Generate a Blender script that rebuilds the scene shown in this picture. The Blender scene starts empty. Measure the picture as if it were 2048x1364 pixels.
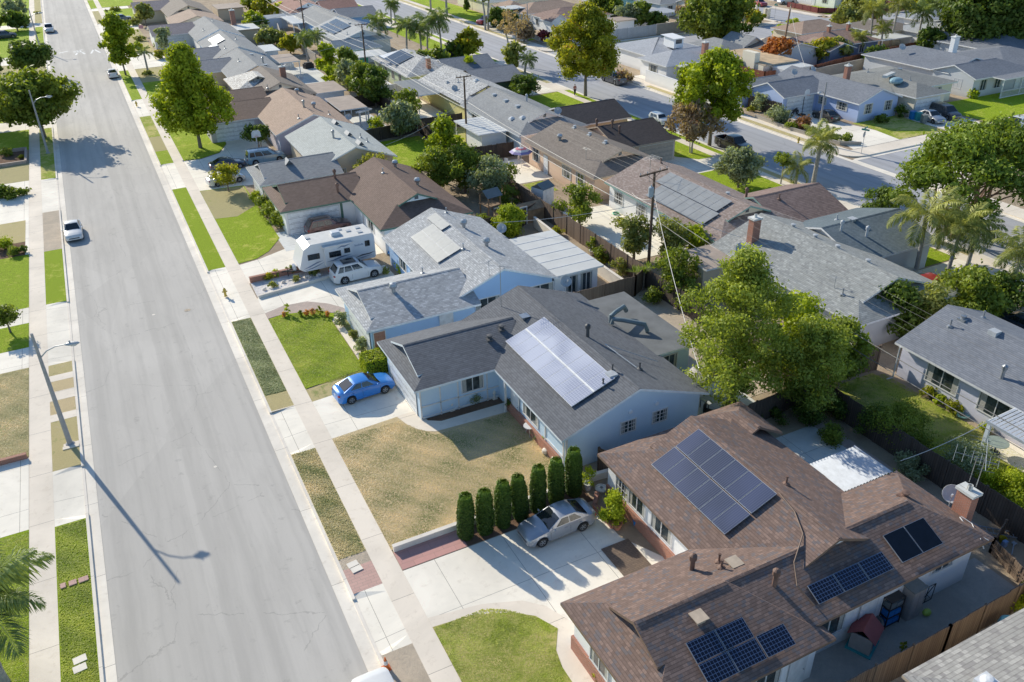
import bpy,bmesh,math,random
import numpy as np
from mathutils import Vector,Matrix
R=math.radians;PI=math.pi
random.seed(7)
sc=bpy.context.scene
C=sc.collection
ECHO=0

GR,GG,GC,GA,GD=1.78,2.0,1.86,2.3,1.9   # tone of roofs, grass, concrete, asphalt, soil
# ------------------------------------------------------------------ materials
MATS={}
def new_mat(name):
    m=bpy.data.materials.new(name);m.use_nodes=True
    nt=m.node_tree;nt.nodes.clear()
    out=nt.nodes.new('ShaderNodeOutputMaterial')
    b=nt.nodes.new('ShaderNodeBsdfPrincipled')
    nt.links.new(b.outputs[0],out.inputs[0])
    return m,nt,b,out
def N(nt,t,**kw):
    n=nt.nodes.new(t)
    for k,v in kw.items():
        if k in n.inputs.keys() if hasattr(n.inputs,'keys') else False: n.inputs[k].default_value=v
        else: setattr(n,k,v)
    return n
def setin(n,**kw):
    for k,v in kw.items(): n.inputs[k.replace('_',' ')].default_value=v
    return n
def col4(c): return (c[0],c[1],c[2],1)
def noise(nt,scale,detail=4,rough=.55,vec=None,dist=0):
    n=nt.nodes.new('ShaderNodeTexNoise');n.inputs['Scale'].default_value=scale
    n.inputs['Detail'].default_value=detail;n.inputs['Roughness'].default_value=rough
    n.inputs['Distortion'].default_value=dist
    if vec is not None: nt.links.new(vec,n.inputs['Vector'])
    return n
def ramp(nt,fac,stops):
    r=nt.nodes.new('ShaderNodeValToRGB');nt.links.new(fac,r.inputs[0])
    e=r.color_ramp.elements
    while len(e)>1: e.remove(e[-1])
    e[0].position=stops[0][0];e[0].color=col4(stops[0][1])
    for p,c in stops[1:]:
        x=e.new(p);x.color=col4(c)
    return r
def mix(nt,fac,a,b,mode='MIX'):
    m=nt.nodes.new('ShaderNodeMix');m.data_type = 'RGBA';m.blend_type=mode
    def s(sock,v):
        if isinstance(v,(int,float)): sock.default_value=v
        elif isinstance(v,tuple): sock.default_value=col4(v)
        else: nt.links.new(v,sock)
    s(m.inputs[0],fac);s(m.inputs[6],a);s(m.inputs[7],b)
    return m.outputs[2]
def coords(nt,kind='Object'):
    t=nt.nodes.new('ShaderNodeTexCoord');return t.outputs[kind]
def wpos(nt):
    return nt.nodes.new('ShaderNodeNewGeometry').outputs['Position']
def mapping(nt,vec,scale=(1,1,1),loc=(0,0,0)):
    m=nt.nodes.new('ShaderNodeMapping');m.inputs['Scale'].default_value=scale
    m.inputs['Location'].default_value=loc
    nt.links.new(vec,m.inputs['Vector']);return m.outputs[0]
def bump(nt,b,h,strength=.3,dist=.02):
    n=nt.nodes.new('ShaderNodeBump');n.inputs['Strength'].default_value=strength
    n.inputs['Distance'].default_value=dist
    nt.links.new(h,n.inputs['Height']);nt.links.new(n.outputs[0],b.inputs['Normal'])
def math_(nt,op,a,b=0.0,clamp=False):
    m=nt.nodes.new('ShaderNodeMath');m.operation=op;m.use_clamp=clamp
    for s,v in ((m.inputs[0],a),(m.inputs[1],b)):
        if isinstance(v,(int,float)): s.default_value=v
        else: nt.links.new(v,s)
    return m.outputs[0]

def plain(name,c,rough=.6,metal=0,var=.12,scale=3.,spec=.5,coat=0,bumpy=0):
    if name in MATS: return MATS[name]
    m,nt,b,o=new_mat(name)
    p=coords(nt)
    n=noise(nt,scale,5,.6,p)
    lo=tuple(x*(1 - var) for x in c);hi=tuple(min(1,x*(1+var)) for x in c)
    r=ramp(nt,n.outputs[0],[(.3,lo),(.7,hi)])
    nt.links.new(r.outputs[0],b.inputs['Base Color'])
    setin(b,Roughness=rough,Metallic=metal);b.inputs['Specular IOR Level'].default_value=spec
    if coat: b.inputs['Coat Weight'].default_value=coat;b.inputs['Coat Roughness'].default_value=.04
    if bumpy: bump(nt,b,noise(nt,scale*12,4,.6,p).outputs[0],bumpy,.02)
    MATS[name]=m;return m

def stucco(name,c):
    if name in MATS: return MATS[name]
    c=tuple(min(.93,x*1.3) for x in c)
    m,nt,b,o=new_mat(name)
    p=coords(nt)
    n1=noise(nt,.6,4,.6,p);n2=noise(nt,9,5,.7,p);n3=noise(nt,60,3,.6,p)
    c1=mix(nt,math_(nt,'MULTIPLY',n1.outputs[0],.5),tuple(x*1.05 for x in c),tuple(x*.82 for x in c))
    c2=mix(nt,math_(nt,'MULTIPLY',n2.outputs[0],.25),c1,tuple(x*.75 for x in c))
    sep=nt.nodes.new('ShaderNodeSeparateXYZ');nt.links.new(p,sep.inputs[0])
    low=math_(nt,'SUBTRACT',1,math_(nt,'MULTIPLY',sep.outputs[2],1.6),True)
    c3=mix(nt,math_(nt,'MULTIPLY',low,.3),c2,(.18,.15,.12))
    nt.links.new(c3,b.inputs['Base Color']);setin(b,Roughness=.85)
    bump(nt,b,n3.outputs[0],.35,.012)
    MATS[name]=m;return m

def shingle(name,c1,c2,mortar=.3,rowh=.145,width=.25,vary=.3,extra=None,tile=False):
    c1=tuple(x*GR for x in c1);c2=tuple(x*GR for x in c2);extra=tuple(x*GR for x in extra) if extra else None
    """asphalt shingles: courses run along the eave (UV x), UV y climbs the slope, both in metres"""
    if name in MATS: return MATS[name]
    m,nt,b,o=new_mat(name)
    uv=coords(nt,'UV')
    br=nt.nodes.new('ShaderNodeTexBrick');nt.links.new(uv,br.inputs['Vector'])
    br.offset=.5;br.offset_frequency=2;br.squash=1
    setin(br,Scale=1.0,Mortar_Size=.012,Mortar_Smooth=.4,Bias=0.0,Brick_Width=width,Row_Height=rowh)
    br.inputs['Color1'].default_value=(0,0,0,1);br.inputs['Color2'].default_value=(1,1,1,1)
    br.inputs['Mortar'].default_value=(.5,.5,.5,1)
    n0=noise(nt,.35,4,.6,uv);n1=noise(nt,2.3,5,.65,uv);n2=noise(nt,45,3,.7,uv)
    sepu=nt.nodes.new('ShaderNodeSeparateXYZ');nt.links.new(uv,sepu.inputs[0])
    row=math_(nt,'FLOOR',math_(nt,'DIVIDE',sepu.outputs[1],rowh))
    cx_=math_(nt,'FLOOR',math_(nt,'ADD',math_(nt,'DIVIDE',sepu.outputs[0],width),math_(nt,'MULTIPLY',math_(nt,'MODULO',row,2),.5)))
    cv=nt.nodes.new('ShaderNodeCombineXYZ');nt.links.new(cx_,cv.inputs[0]);nt.links.new(row,cv.inputs[1])
    wn=nt.nodes.new('ShaderNodeTexWhiteNoise');wn.noise_dimensions = '2D';nt.links.new(cv.outputs[0],wn.inputs['Vector'])
    sepc=nt.nodes.new('ShaderNodeSeparateColor');nt.links.new(wn.outputs['Color'],sepc.inputs[0])
    base=mix(nt,sepc.outputs[2],c1,c2)
    if extra:
        base=mix(nt,math_(nt,'GREATER_THAN',sepc.outputs[0],.8),base,extra)
        base=mix(nt,math_(nt,'GREATER_THAN',sepc.outputs[1],.86),base,tuple(min(1,x*1.18) for x in c2))
    base=mix(nt,math_(nt,'MULTIPLY',n1.outputs[0],vary),base,tuple(x*.6 for x in c1))
    st=ramp(nt,n0.outputs[0],[(.35,(.93,.93,.93)),(.65,(1.06,1.06,1.06))])
    base=mix(nt,1.0,base,st.outputs[0],'MULTIPLY')
    # dark lower edge of each course
    sep=nt.nodes.new('ShaderNodeSeparateXYZ');nt.links.new(uv,sep.inputs[0])
    fr=math_(nt,'FRACT',math_(nt,'DIVIDE',sep.outputs[1],rowh))
    edge=math_(nt,'LESS_THAN',fr,.2)
    base=mix(nt,math_(nt,'MULTIPLY',edge,mortar),base,tuple(x*.25 for x in c1))
    base=mix(nt,math_(nt,'MULTIPLY',br.outputs['Fac'],mortar*.7),base,tuple(x*.3 for x in c1))
    nt.links.new(base,b.inputs['Base Color']);setin(b,Roughness=.82);b.inputs['Specular IOR Level'].default_value=.35
    h=math_(nt,'ADD',math_(nt,'MULTIPLY',math_(nt,'SUBTRACT',1,fr),.9),math_(nt,'MULTIPLY',n2.outputs[0],.35))
    bump(nt,b,h,.9 if tile else .75,.04 if tile else .028)
    MATS[name]=m;return m

def grass_mat(name,green,dry,dryness,soil=(.20,.155,.10)):
    green=tuple(x*GG for x in green);dry=tuple(x*GG for x in dry);soil=tuple(x*GG for x in soil)
    if name in MATS: return MATS[name]
    m,nt,b,o=new_mat(name)
    p=wpos(nt)
    n0=noise(nt,.28,4,.6,p,.4);n1=noise(nt,1.7,5,.65,p,.6);n2=noise(nt,14,4,.75,p);n3=noise(nt,55,3,.8,p)
    g1=mix(nt,ramp(nt,n2.outputs[0],[(.36,(0,0,0)),(.64,(1,1,1))]).outputs[0],tuple(x*.5 for x in green),tuple(x*1.3 for x in green))
    d1=mix(nt,n2.outputs[0],tuple(x*.75 for x in dry),tuple(x*1.25 for x in dry))
    k=math_(nt,'ADD',math_(nt,'MULTIPLY',n0.outputs[0],.5),math_(nt,'MULTIPLY',n1.outputs[0],.5))
    r=ramp(nt,k,[(max(0,.56 - dryness*.35),(0,0,0)),(max(.06,.68 - dryness*.35),(1,1,1))])
    c=mix(nt,r.outputs[0],g1,d1)
    s=ramp(nt,math_(nt,'ADD',math_(nt,'MULTIPLY',n1.outputs[0],.6),math_(nt,'MULTIPLY',n2.outputs[0],.4)),[(.60 - .06*dryness,(0,0,0)),(.70 - .05*dryness,(1,1,1))])
    c=mix(nt,math_(nt,'MULTIPLY',s.outputs[0],.25+.4*dryness),c,soil)
    nt.links.new(c,b.inputs['Base Color']);setin(b,Roughness=.9);b.inputs['Specular IOR Level'].default_value=.15
    bump(nt,b,math_(nt,'ADD',n2.outputs[0],math_(nt,'MULTIPLY',n3.outputs[0],.7)),1.0,.09)
    MATS[name]=m;return m

def concrete(name,c,joints=1.5,jx=0,jy=0,tone=.16):
    c=tuple(x*GC for x in c)
    """broom-finished concrete with control joints every `joints` m along Y (jy) and X (jx)"""
    if name in MATS: return MATS[name]
    m,nt,b,o=new_mat(name)
    p=wpos(nt)
    n0=noise(nt,.22,5,.65,p,.5);n1=noise(nt,2.1,5,.7,p,.3);n2=noise(nt,40,3,.7,p)
    cc=mix(nt,ramp(nt,n0.outputs[0],[(.35,(0,0,0)),(.68,(1,1,1))]).outputs[0],tuple(x*(1+tone*.5) for x in c),tuple(x*(1 - tone) for x in c))
    st=ramp(nt,n1.outputs[0],[(.56,(0,0,0)),(.74,(1,1,1))])
    cc=mix(nt,math_(nt,'MULTIPLY',st.outputs[0],.42),cc,(c[0]*.55,c[1]*.5,c[2]*.44))
    cc=mix(nt,math_(nt,'MULTIPLY',n2.outputs[0],.22),cc,tuple(x*.7 for x in c))
    sep=nt.nodes.new('ShaderNodeSeparateXYZ');nt.links.new(p,sep.inputs[0])
    def joint(axis,step,off=0):
        v=math_(nt,'FRACT',math_(nt,'ADD',math_(nt,'DIVIDE',sep.outputs[axis],step),off))
        return math_(nt,'LESS_THAN',v,.028*1.0/step)
    f=None
    if jy: f=joint(1,jy)
    if jx:
        g=joint(0,jx,.37);f=g if f is None else math_(nt,'MAXIMUM',f,g)
    if f is not None: cc=mix(nt,math_(nt,'MULTIPLY',f,.6),cc,(.07,.06,.05))
    # per slab tone
    if jy:
        cell=math_(nt,'FLOOR',math_(nt,'DIVIDE',sep.outputs[1],jy))
        wn=nt.nodes.new('ShaderNodeTexWhiteNoise');wn.noise_dimensions = '1D';nt.links.new(cell,wn.inputs['W'])
        cc=mix(nt,math_(nt,'MULTIPLY',wn.outputs['Value'],.16),cc,tuple(x*.62 for x in c))
    nt.links.new(cc,b.inputs['Base Color']);setin(b,Roughness=.85);b.inputs['Specular IOR Level'].default_value=.25
    bump(nt,b,n2.outputs[0],.25,.01)
    MATS[name]=m;return m

def asphalt(name,c):
    c=tuple(x*GA for x in c)
    m,nt,b,o=new_mat(name)
    p=wpos(nt)
    n0=noise(nt,.12,5,.6,mapping(nt,p,(1,.35,1)),.8);n1=noise(nt,1.2,6,.7,mapping(nt,p,(1,.12,1)));n2=noise(nt,55,3,.8,p);n4=noise(nt,9,4,.7,p)
    cc=mix(nt,ramp(nt,n0.outputs[0],[(.35,(0,0,0)),(.65,(1,1,1))]).outputs[0],tuple(x*1.08 for x in c),tuple(x*.9 for x in c))
    cc=mix(nt,math_(nt,'MULTIPLY',ramp(nt,n1.outputs[0],[(.48,(0,0,0)),(.66,(1,1,1))]).outputs[0],.45),cc,tuple(x*.7 for x in c))
    cc=mix(nt,math_(nt,'MULTIPLY',n2.outputs[0],.45),cc,tuple(x*.55 for x in c))
    cc=mix(nt,math_(nt,'MULTIPLY',n4.outputs[0],.12),cc,tuple(x*1.4 for x in c))
    # wheel lanes a little darker / oil line, seams along the street
    sep=nt.nodes.new('ShaderNodeSeparateXYZ');nt.links.new(p,sep.inputs[0])
    nw=noise(nt,.25,3,.6,mapping(nt,p,(0,1,0)))
    xx=math_(nt,'ADD',sep.outputs[0],math_(nt,'MULTIPLY',nw.outputs[0],.45))
    ln=nt.nodes.new('ShaderNodeTexNoise');ln.noise_dimensions = '1D';ln.inputs['Scale'].default_value=.9;ln.inputs['Detail'].default_value=5
    nt.links.new(xx,ln.inputs['W'])
    cc=mix(nt,math_(nt,'MULTIPLY',ramp(nt,ln.outputs[0],[(.45,(0,0,0)),(.65,(1,1,1))]).outputs[0],.42),cc,tuple(x*.62 for x in c))
    # patches
    v=nt.nodes.new('ShaderNodeTexVoronoi');v.inputs['Scale'].default_value=.11;nt.links.new(mapping(nt,p,(1,.6,1)),v.inputs['Vector'])
    sc_=nt.nodes.new('ShaderNodeSeparateColor');nt.links.new(v.outputs['Color'],sc_.inputs[0])
    cc=mix(nt,math_(nt,'MULTIPLY',sc_.outputs[0],.26),cc,tuple(x*.6 for x in c))
    # hairline cracks
    vv=nt.nodes.new('ShaderNodeTexVoronoi');vv.feature = 'DISTANCE_TO_EDGE';vv.inputs['Scale'].default_value=.16
    wob=mix(nt,.55,mapping(nt,p,(1,.8,1)),noise(nt,.8,4,.7,p).outputs['Color'],'ADD')
    nt.links.new(wob,vv.inputs['Vector'])
    cr=math_(nt,'LESS_THAN',vv.outputs['Distance'],.0024)
    brk=math_(nt,'GREATER_THAN',noise(nt,.4,3,.6,p).outputs[0],.5)
    cc=mix(nt,math_(nt,'MULTIPLY',math_(nt,'MULTIPLY',cr,brk),.3),cc,tuple(x*.3 for x in c))
    sp=ramp(nt,noise(nt,1.1,5,.75,p).outputs[0],[(.6,(0,0,0)),(.7,(1,1,1))]);cc=mix(nt,math_(nt,'MULTIPLY',sp.outputs[0],.4),cc,tuple(x*.5 for x in c))
    nt.links.new(cc,b.inputs['Base Color']);setin(b,Roughness=.88);b.inputs['Specular IOR Level'].default_value=.25
    bump(nt,b,n2.outputs[0],.4,.01)
    return m

def dirt(name,c,c2):
    c=tuple(x*GD for x in c);c2=tuple(x*GD for x in c2)
    if name in MATS: return MATS[name]
    m,nt,b,o=new_mat(name)
    p=wpos(nt)
    n0=noise(nt,.4,5,.65,p,.5);n1=noise(nt,5,5,.7,p);n2=noise(nt,40,3,.8,p)
    cc=mix(nt,ramp(nt,n0.outputs[0],[(.4,(0,0,0)),(.62,(1,1,1))]).outputs[0],c,c2)
    cc=mix(nt,math_(nt,'MULTIPLY',n1.outputs[0],.55),cc,tuple(x*.45 for x in c))
    cc=mix(nt,math_(nt,'MULTIPLY',ramp(nt,n2.outputs[0],[(.55,(0,0,0)),(.7,(1,1,1))]).outputs[0],.35),cc,tuple(min(1,x*1.7) for x in c))
    nt.links.new(cc,b.inputs['Base Color']);setin(b,Roughness=.95);b.inputs['Specular IOR Level'].default_value=.1
    bump(nt,b,math_(nt,'ADD',n1.outputs[0],n2.outputs[0]),.9,.05)
    MATS[name]=m;return m

def brickmat(name,a,c,mort,w=.21,h=.07,flat=False):
    if name in MATS: return MATS[name]
    m,nt,b,o=new_mat(name)
    vec=wpos(nt) if flat else coords(nt,'UV')
    br=nt.nodes.new('ShaderNodeTexBrick');nt.links.new(vec,br.inputs['Vector'])
    setin(br,Scale=1.0,Mortar_Size=.008,Mortar_Smooth=.2,Brick_Width=w,Row_Height=h)
    br.inputs['Color1'].default_value=col4(a);br.inputs['Color2'].default_value=col4(c);br.inputs['Mortar'].default_value=col4(mort)
    n=noise(nt,4,5,.7,vec)
    cc=mix(nt,math_(nt,'MULTIPLY',n.outputs[0],.4),br.outputs[0],tuple(x*.55 for x in a))
    nt.links.new(cc,b.inputs['Base Color']);setin(b,Roughness=.85)
    bump(nt,b,math_(nt,'SUBTRACT',1,br.outputs['Fac']),.4,.01)
    MATS[name]=m;return m

def woodmat(name,c,c2,board=.14,vert=True):
    """weathered boards; boards separated along UV x"""
    if name in MATS: return MATS[name]
    m,nt,b,o=new_mat(name)
    uv=coords(nt,'UV')
    sep=nt.nodes.new('ShaderNodeSeparateXYZ');nt.links.new(uv,sep.inputs[0])
    u=math_(nt,'DIVIDE',sep.outputs[0],board)
    wn=nt.nodes.new('ShaderNodeTexWhiteNoise');wn.noise_dimensions = '1D';nt.links.new(math_(nt,'FLOOR',u),wn.inputs['W'])
    n1=noise(nt,6,5,.7,mapping(nt,uv,(6,.7,1)));n2=noise(nt,.8,4,.6,uv)
    cc=mix(nt,wn.outputs['Value'],c,c2)
    cc=mix(nt,math_(nt,'MULTIPLY',n1.outputs[0],.6),cc,tuple(x*.45 for x in c))
    cc=mix(nt,math_(nt,'MULTIPLY',n2.outputs[0],.35),cc,(.20,.18,.16))
    f=math_(nt,'FRACT',u);e=math_(nt,'LESS_THAN',f,.1)
    cc=mix(nt,math_(nt,'MULTIPLY',e,.85),cc,(.015,.012,.01))
    nt.links.new(cc,b.inputs['Base Color']);setin(b,Roughness=.85);b.inputs['Specular IOR Level'].default_value=.2
    bump(nt,b,math_(nt,'SUBTRACT',1,e),.6,.02)
    MATS[name]=m;return m

def leafmat(name,c,c2,trans=.35,tip=None):
    if name in MATS: return MATS[name]
    m=bpy.data.materials.new(name);m.use_nodes=True;nt=m.node_tree;nt.nodes.clear()
    out=nt.nodes.new('ShaderNodeOutputMaterial')
    at=nt.nodes.new('ShaderNodeAttribute');at.attribute_name = 'lv'
    oi=nt.nodes.new('ShaderNodeObjectInfo')
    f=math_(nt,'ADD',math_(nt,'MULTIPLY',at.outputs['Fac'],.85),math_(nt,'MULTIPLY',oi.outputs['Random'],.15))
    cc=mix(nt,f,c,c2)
    if tip:
        cc=mix(nt,math_(nt,'GREATER_THAN',at.outputs['Fac'],.86),cc,tip)
    d=nt.nodes.new('ShaderNodeBsdfPrincipled');nt.links.new(cc,d.inputs['Base Color'])
    d.inputs['Roughness'].default_value=.55;d.inputs['Specular IOR Level'].default_value=.3
    t=nt.nodes.new('ShaderNodeBsdfTranslucent')
    nt.links.new(mix(nt,1.0,cc,(1.35,1.3,.5),'MULTIPLY'),t.inputs[0])
    mx=nt.nodes.new('ShaderNodeMixShader');mx.inputs[0].default_value=trans
    nt.links.new(d.outputs[0],mx.inputs[1]);nt.links.new(t.outputs[0],mx.inputs[2]);nt.links.new(mx.outputs[0],out.inputs[0])
    MATS[name]=m;return m

def glass(name='window_glass',c=(.03,.04,.045),rough=.06):
    if name in MATS: return MATS[name]
    m,nt,b,o=new_mat(name)
    p=coords(nt)
    n=noise(nt,2.5,3,.5,p)
    r=ramp(nt,n.outputs[0],[(.4,c),(.6,tuple(x*2.2 for x in c))])
    nt.links.new(r.outputs[0],b.inputs['Base Color']);setin(b,Roughness=rough);b.inputs['Specular IOR Level'].default_value=.9
    MATS[name]=m;return m

def paint(name,c,metal=.0):
    if name in MATS: return MATS[name]
    m,nt,b,o=new_mat(name)
    p=coords(nt);n=noise(nt,260,2,.5,p);n2=noise(nt,1.5,4,.6,p)
    cc=mix(nt,math_(nt,'MULTIPLY',n.outputs[0],.18),c,tuple(min(1,x*1.5+.02) for x in c))
    cc=mix(nt,math_(nt,'MULTIPLY',n2.outputs[0],.18),cc,(.25,.23,.2))
    nt.links.new(cc,b.inputs['Base Color']);setin(b,Roughness=.32,Metallic=metal)
    b.inputs['Coat Weight'].default_value=.8;b.inputs['Coat Roughness'].default_value=.07
    MATS[name]=m;return m

def solarmat(name,cell,line,cw=.156,rough=.1,spec=.6,line_w=.018,rot=False,sheen=None):
    if name in MATS: return MATS[name]
    m,nt,b,o=new_mat(name)
    uv=coords(nt,'UV')
    sep=nt.nodes.new('ShaderNodeSeparateXYZ');nt.links.new(uv,sep.inputs[0])
    e=None
    for a in (0,1):
        f=math_(nt,'FRACT',math_(nt,'DIVIDE',sep.outputs[a],cw))
        l=math_(nt,'LESS_THAN',f,line_w/cw)
        if rot and a==0: continue
        e=l if e is None else math_(nt,'MAXIMUM',e,l)
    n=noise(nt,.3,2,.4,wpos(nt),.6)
    cl=mix(nt,ramp(nt,n.outputs[0],[(.4,(0,0,0)),(.62,(1,1,1))]).outputs[0],cell,sheen or tuple(x*1.5 for x in cell))  # sheen: reflected glare put into the cell colour in soft patches
    cc=mix(nt,e,cl,line)
    nt.links.new(cc,b.inputs['Base Color']);setin(b,Roughness=rough);b.inputs['Specular IOR Level'].default_value=spec
    MATS[name]=m;return m

# ------------------------------------------------------------------ object helpers
def tag(o,label=None,cat=None,group=None,kind=None):
    if label: o['label']=label
    if cat: o['category']=cat
    if group: o['group']=group
    if kind: o['kind']=kind
    return o
def empty(name,loc=(0,0,0),rz=0,label=None,cat=None,group=None):
    o=bpy.data.objects.new(name,None);C.objects.link(o);o.location=loc;o.rotation_euler=(0,0,rz)
    o.empty_display_size=.3
    return tag(o,label,cat,group)
class MB:
    def __init__(s): s.v=[];s.f=[];s.m=[];s.uv=[]
    def face(s,pts,mi=0,uv=None):
        n=len(s.v);s.v+=[tuple(p) for p in pts];s.f.append(tuple(range(n,n+len(pts))));s.m.append(mi)
        if uv is None: uv=autouv(pts)
        s.uv+=uv
    def box(s,x0,x1,y0,y1,z0,z1,mi=0,bottom=True):
        a,b,c,d=(x0,y0,z0),(x1,y0,z0),(x1,y1,z0),(x0,y1,z0)
        e,f,g,h=(x0,y0,z1),(x1,y0,z1),(x1,y1,z1),(x0,y1,z1)
        for q in ((a,b,f,e),(b,c,g,f),(c,d,h,g),(d,a,e,h),(e,f,g,h)): s.face(q,mi)
        if bottom: s.face((d,c,b,a),mi)
    def obox(s,c,ax,ay,az,mi=0):
        """box with centre c and half-axis vectors"""
        c,ax,ay,az=map(Vector,(c,ax,ay,az))
        p=lambda i,j,k: c+ax*i+ay*j+az*k
        for q in (((-1,-1,-1),(1,-1,-1),(1,-1,1),(-1,-1,1)),((1,-1,-1),(1,1,-1),(1,1,1),(1,-1,1)),((1,1,-1),(-1,1,-1),(-1,1,1),(1,1,1)),
                  ((-1,1,-1),(-1,-1,-1),(-1,-1,1),(-1,1,1)),((-1,-1,1),(1,-1,1),(1,1,1),(-1,1,1)),((-1,1,-1),(1,1,-1),(1,-1,-1),(-1,-1,-1))):
            s.face([p(*t) for t in q],mi)
    def bar(s,a,b,w=.05,h=None,mi=0,up=(0,0,1)):
        a,b=Vector(a),Vector(b);d=b - a;L=d.length
        if L<1e-6: return
        d.normalize();u=Vector(up)
        if abs(d.dot(u))>.98: u=Vector((1,0,0))
        r=d.cross(u).normalized();u2=r.cross(d)
        s.obox((a+b)/2,d*L/2,r*w/2,u2*(h or w)/2,mi)
    def tube(s,pts,rad,seg=8,mi=0,cap=True):
        rings=[]
        n=len(pts)
        if not hasattr(rad,'__len__'): rad=[rad]*n
        pr=None
        for i,p in enumerate(pts):
            p=Vector(p)
            d=(Vector(pts[min(i+1,n - 1)]) - Vector(pts[max(i - 1,0)])).normalized()
            u=Vector((0,0,1)) if abs(d.z)<.95 else Vector((1,0,0))
            if pr is not None: u=pr
            r=d.cross(u);
            if r.length<1e-4: r=d.cross(Vector((0,1,0)))
            r.normalize();u=r.cross(d).normalized();pr=u
            rings.append([p+r*math.cos(2*PI*k/seg)*rad[i]+u*math.sin(2*PI*k/seg)*rad[i] for k in range(seg)])
        for i in range(n - 1):
            for k in range(seg):
                k2=(k+1) % seg
                s.face((rings[i][k],rings[i+1][k],rings[i+1][k2],rings[i][k2]),mi)
        if cap:
            s.face(rings[0],mi);s.face(rings[-1][::-1],mi)
    def lathe(s,prof,seg=12,c=(0,0,0),mi=0):
        for i in range(len(prof) - 1):
            (r0,z0),(r1,z1)=prof[i],prof[i+1]
            for k in range(seg):
                a,b=2*PI*k/seg,2*PI*(k+1)/seg
                P=lambda r,z,t: (c[0]+r*math.cos(t),c[1]+r*math.sin(t),c[2]+z)
                q=[P(r0,z0,a),P(r0,z0,b),P(r1,z1,b),P(r1,z1,a)]
                if r0<1e-6: q=[q[0],q[2],q[3]]
                elif r1<1e-6: q=[q[0],q[1],q[2]]
                s.face(q,mi)
    def sphere(s,c,rx,ry=None,rz=None,seg=12,rings=8,mi=0):
        ry=ry or rx;rz=rz or rx
        for i in range(rings):
            t0,t1=PI*i/rings,PI*(i+1)/rings
            for k in range(seg):
                a,b=2*PI*k/seg,2*PI*(k+1)/seg
                P=lambda t,u: (c[0]+rx*math.sin(t)*math.cos(u),c[1]+ry*math.sin(t)*math.sin(u),c[2]+rz*math.cos(t))
                q=[P(t0,a),P(t1,a),P(t1,b),P(t0,b)]
                if i==0: q=q[:1]+q[1:3]
                elif i==rings - 1: q=[q[0],q[1],q[3]]
                s.face(q,mi)
    def build(s,name,mats,parent=None,smooth=False,merge=False,link=True):
        me=bpy.data.meshes.new(name)
        me.from_pydata(s.v,[],s.f)
        for m in (mats if isinstance(mats,(list,tuple)) else [mats]): me.materials.append(m)
        me.polygons.foreach_set('material_index',s.m)
        uvl=me.uv_layers.new(name='UVMap');uvl.data.foreach_set('uv',[x for t in s.uv for x in t])
        if merge:
            bm=bmesh.new();bm.from_mesh(me);bmesh.ops.remove_doubles(bm,verts=bm.verts,dist=.0005)
            bm.to_mesh(me);bm.free()
        if smooth: me.polygons.foreach_set('use_smooth',[True]*len(me.polygons))
        me.update()
        if smooth and merge:
            try: me.set_sharp_from_angle(angle=R(38))
            except Exception: pass
        o=bpy.data.objects.new(name,me)
        if link: C.objects.link(o)
        if parent: o.parent=parent
        return o
def autouv(pts):
    p0=Vector(pts[0]);n=Vector((0,0,0))
    for i in range(len(pts)):
        a=Vector(pts[i]);b=Vector(pts[(i+1) % len(pts)]);n+=a.cross(b)
    if n.length<1e-9: return [(0,0)]*len(pts)
    n.normalize()
    t=Vector((0,0,1)).cross(n)
    if t.length<.05: t=Vector((1,0,0))
    t.normalize();s=n.cross(t)
    return [(Vector(p).dot(t),Vector(p).dot(s)) for p in pts]
def copy_tree(o,parent=None):
    c=o.copy();C.objects.link(c);c.parent=parent
    if parent: c.matrix_parent_inverse=o.matrix_parent_inverse.copy()
    for ch in list(o.children): copy_tree(ch,c)
    return c
def sheet(name,polys,z,mat,kind='structure',label=None,cat=None,thick=0,group=None):
    """flat ground sheets: list of xy polygons"""
    mb=MB()
    for P in polys:
        if isinstance(P,tuple) and len(P)==4 and not isinstance(P[0],(tuple,list)):
            x0,x1,y0,y1=P;P=[(x0,y0),(x1,y0),(x1,y1),(x0,y1)]
        ar=sum(P[i][0]*P[(i+1) % len(P)][1] - P[(i+1) % len(P)][0]*P[i][1] for i in range(len(P)))
        if ar<0: P=P[::-1]
        mb.face([(x,y,z) for x,y in P],0,[(x,y) for x,y in P])
        if thick:
            for i in range(len(P)):
                (ax,ay),(bx,by)=P[i],P[(i+1) % len(P)]
                mb.face([(ax,ay,z - thick),(bx,by,z - thick),(bx,by,z),(ax,ay,z)])
    o=mb.build(name,mat);tag(o,label,cat,group,kind);return o
def arc(cx,cy,r,a0,a1,n=10,ry=None):
    return [(cx+r*math.cos(R(a0+(a1 - a0)*i/n)),cy+(ry or r)*math.sin(R(a0+(a1 - a0)*i/n))) for i in range(n+1)]
# ------------------------------------------------------------------ palette
M_asph=asphalt('asphalt',(.286,.268,.243))
M_asph2=asphalt('asphalt_side',(.235,.235,.245))
M_walk=concrete('sidewalk_concrete',(.51,.45,.375),jy=4.6)
M_drive=concrete('driveway_concrete',(.56,.515,.44),jy=4.3,jx=3.7,tone=.2)
M_gut=concrete('gutter_concrete',(.52,.475,.41),jy=6,tone=.2)
M_curb=concrete('curb_concrete',(.50,.455,.395),jy=6,tone=.2)
M_patio=concrete('patio_concrete',(.44,.44,.42),jy=3,jx=3,tone=.25)
M_patio2=concrete('pale_patio',(.58,.53,.44),jy=4,jx=4,tone=.12)
M_green=grass_mat('lawn_green',(.205,.275,.014),(.33,.33,.06),.08)
M_green2=grass_mat('lawn_mid',(.21,.255,.028),(.35,.31,.11),.35)
M_patch=grass_mat('lawn_patchy',(.16,.23,.035),(.30,.26,.13),.75)
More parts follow.
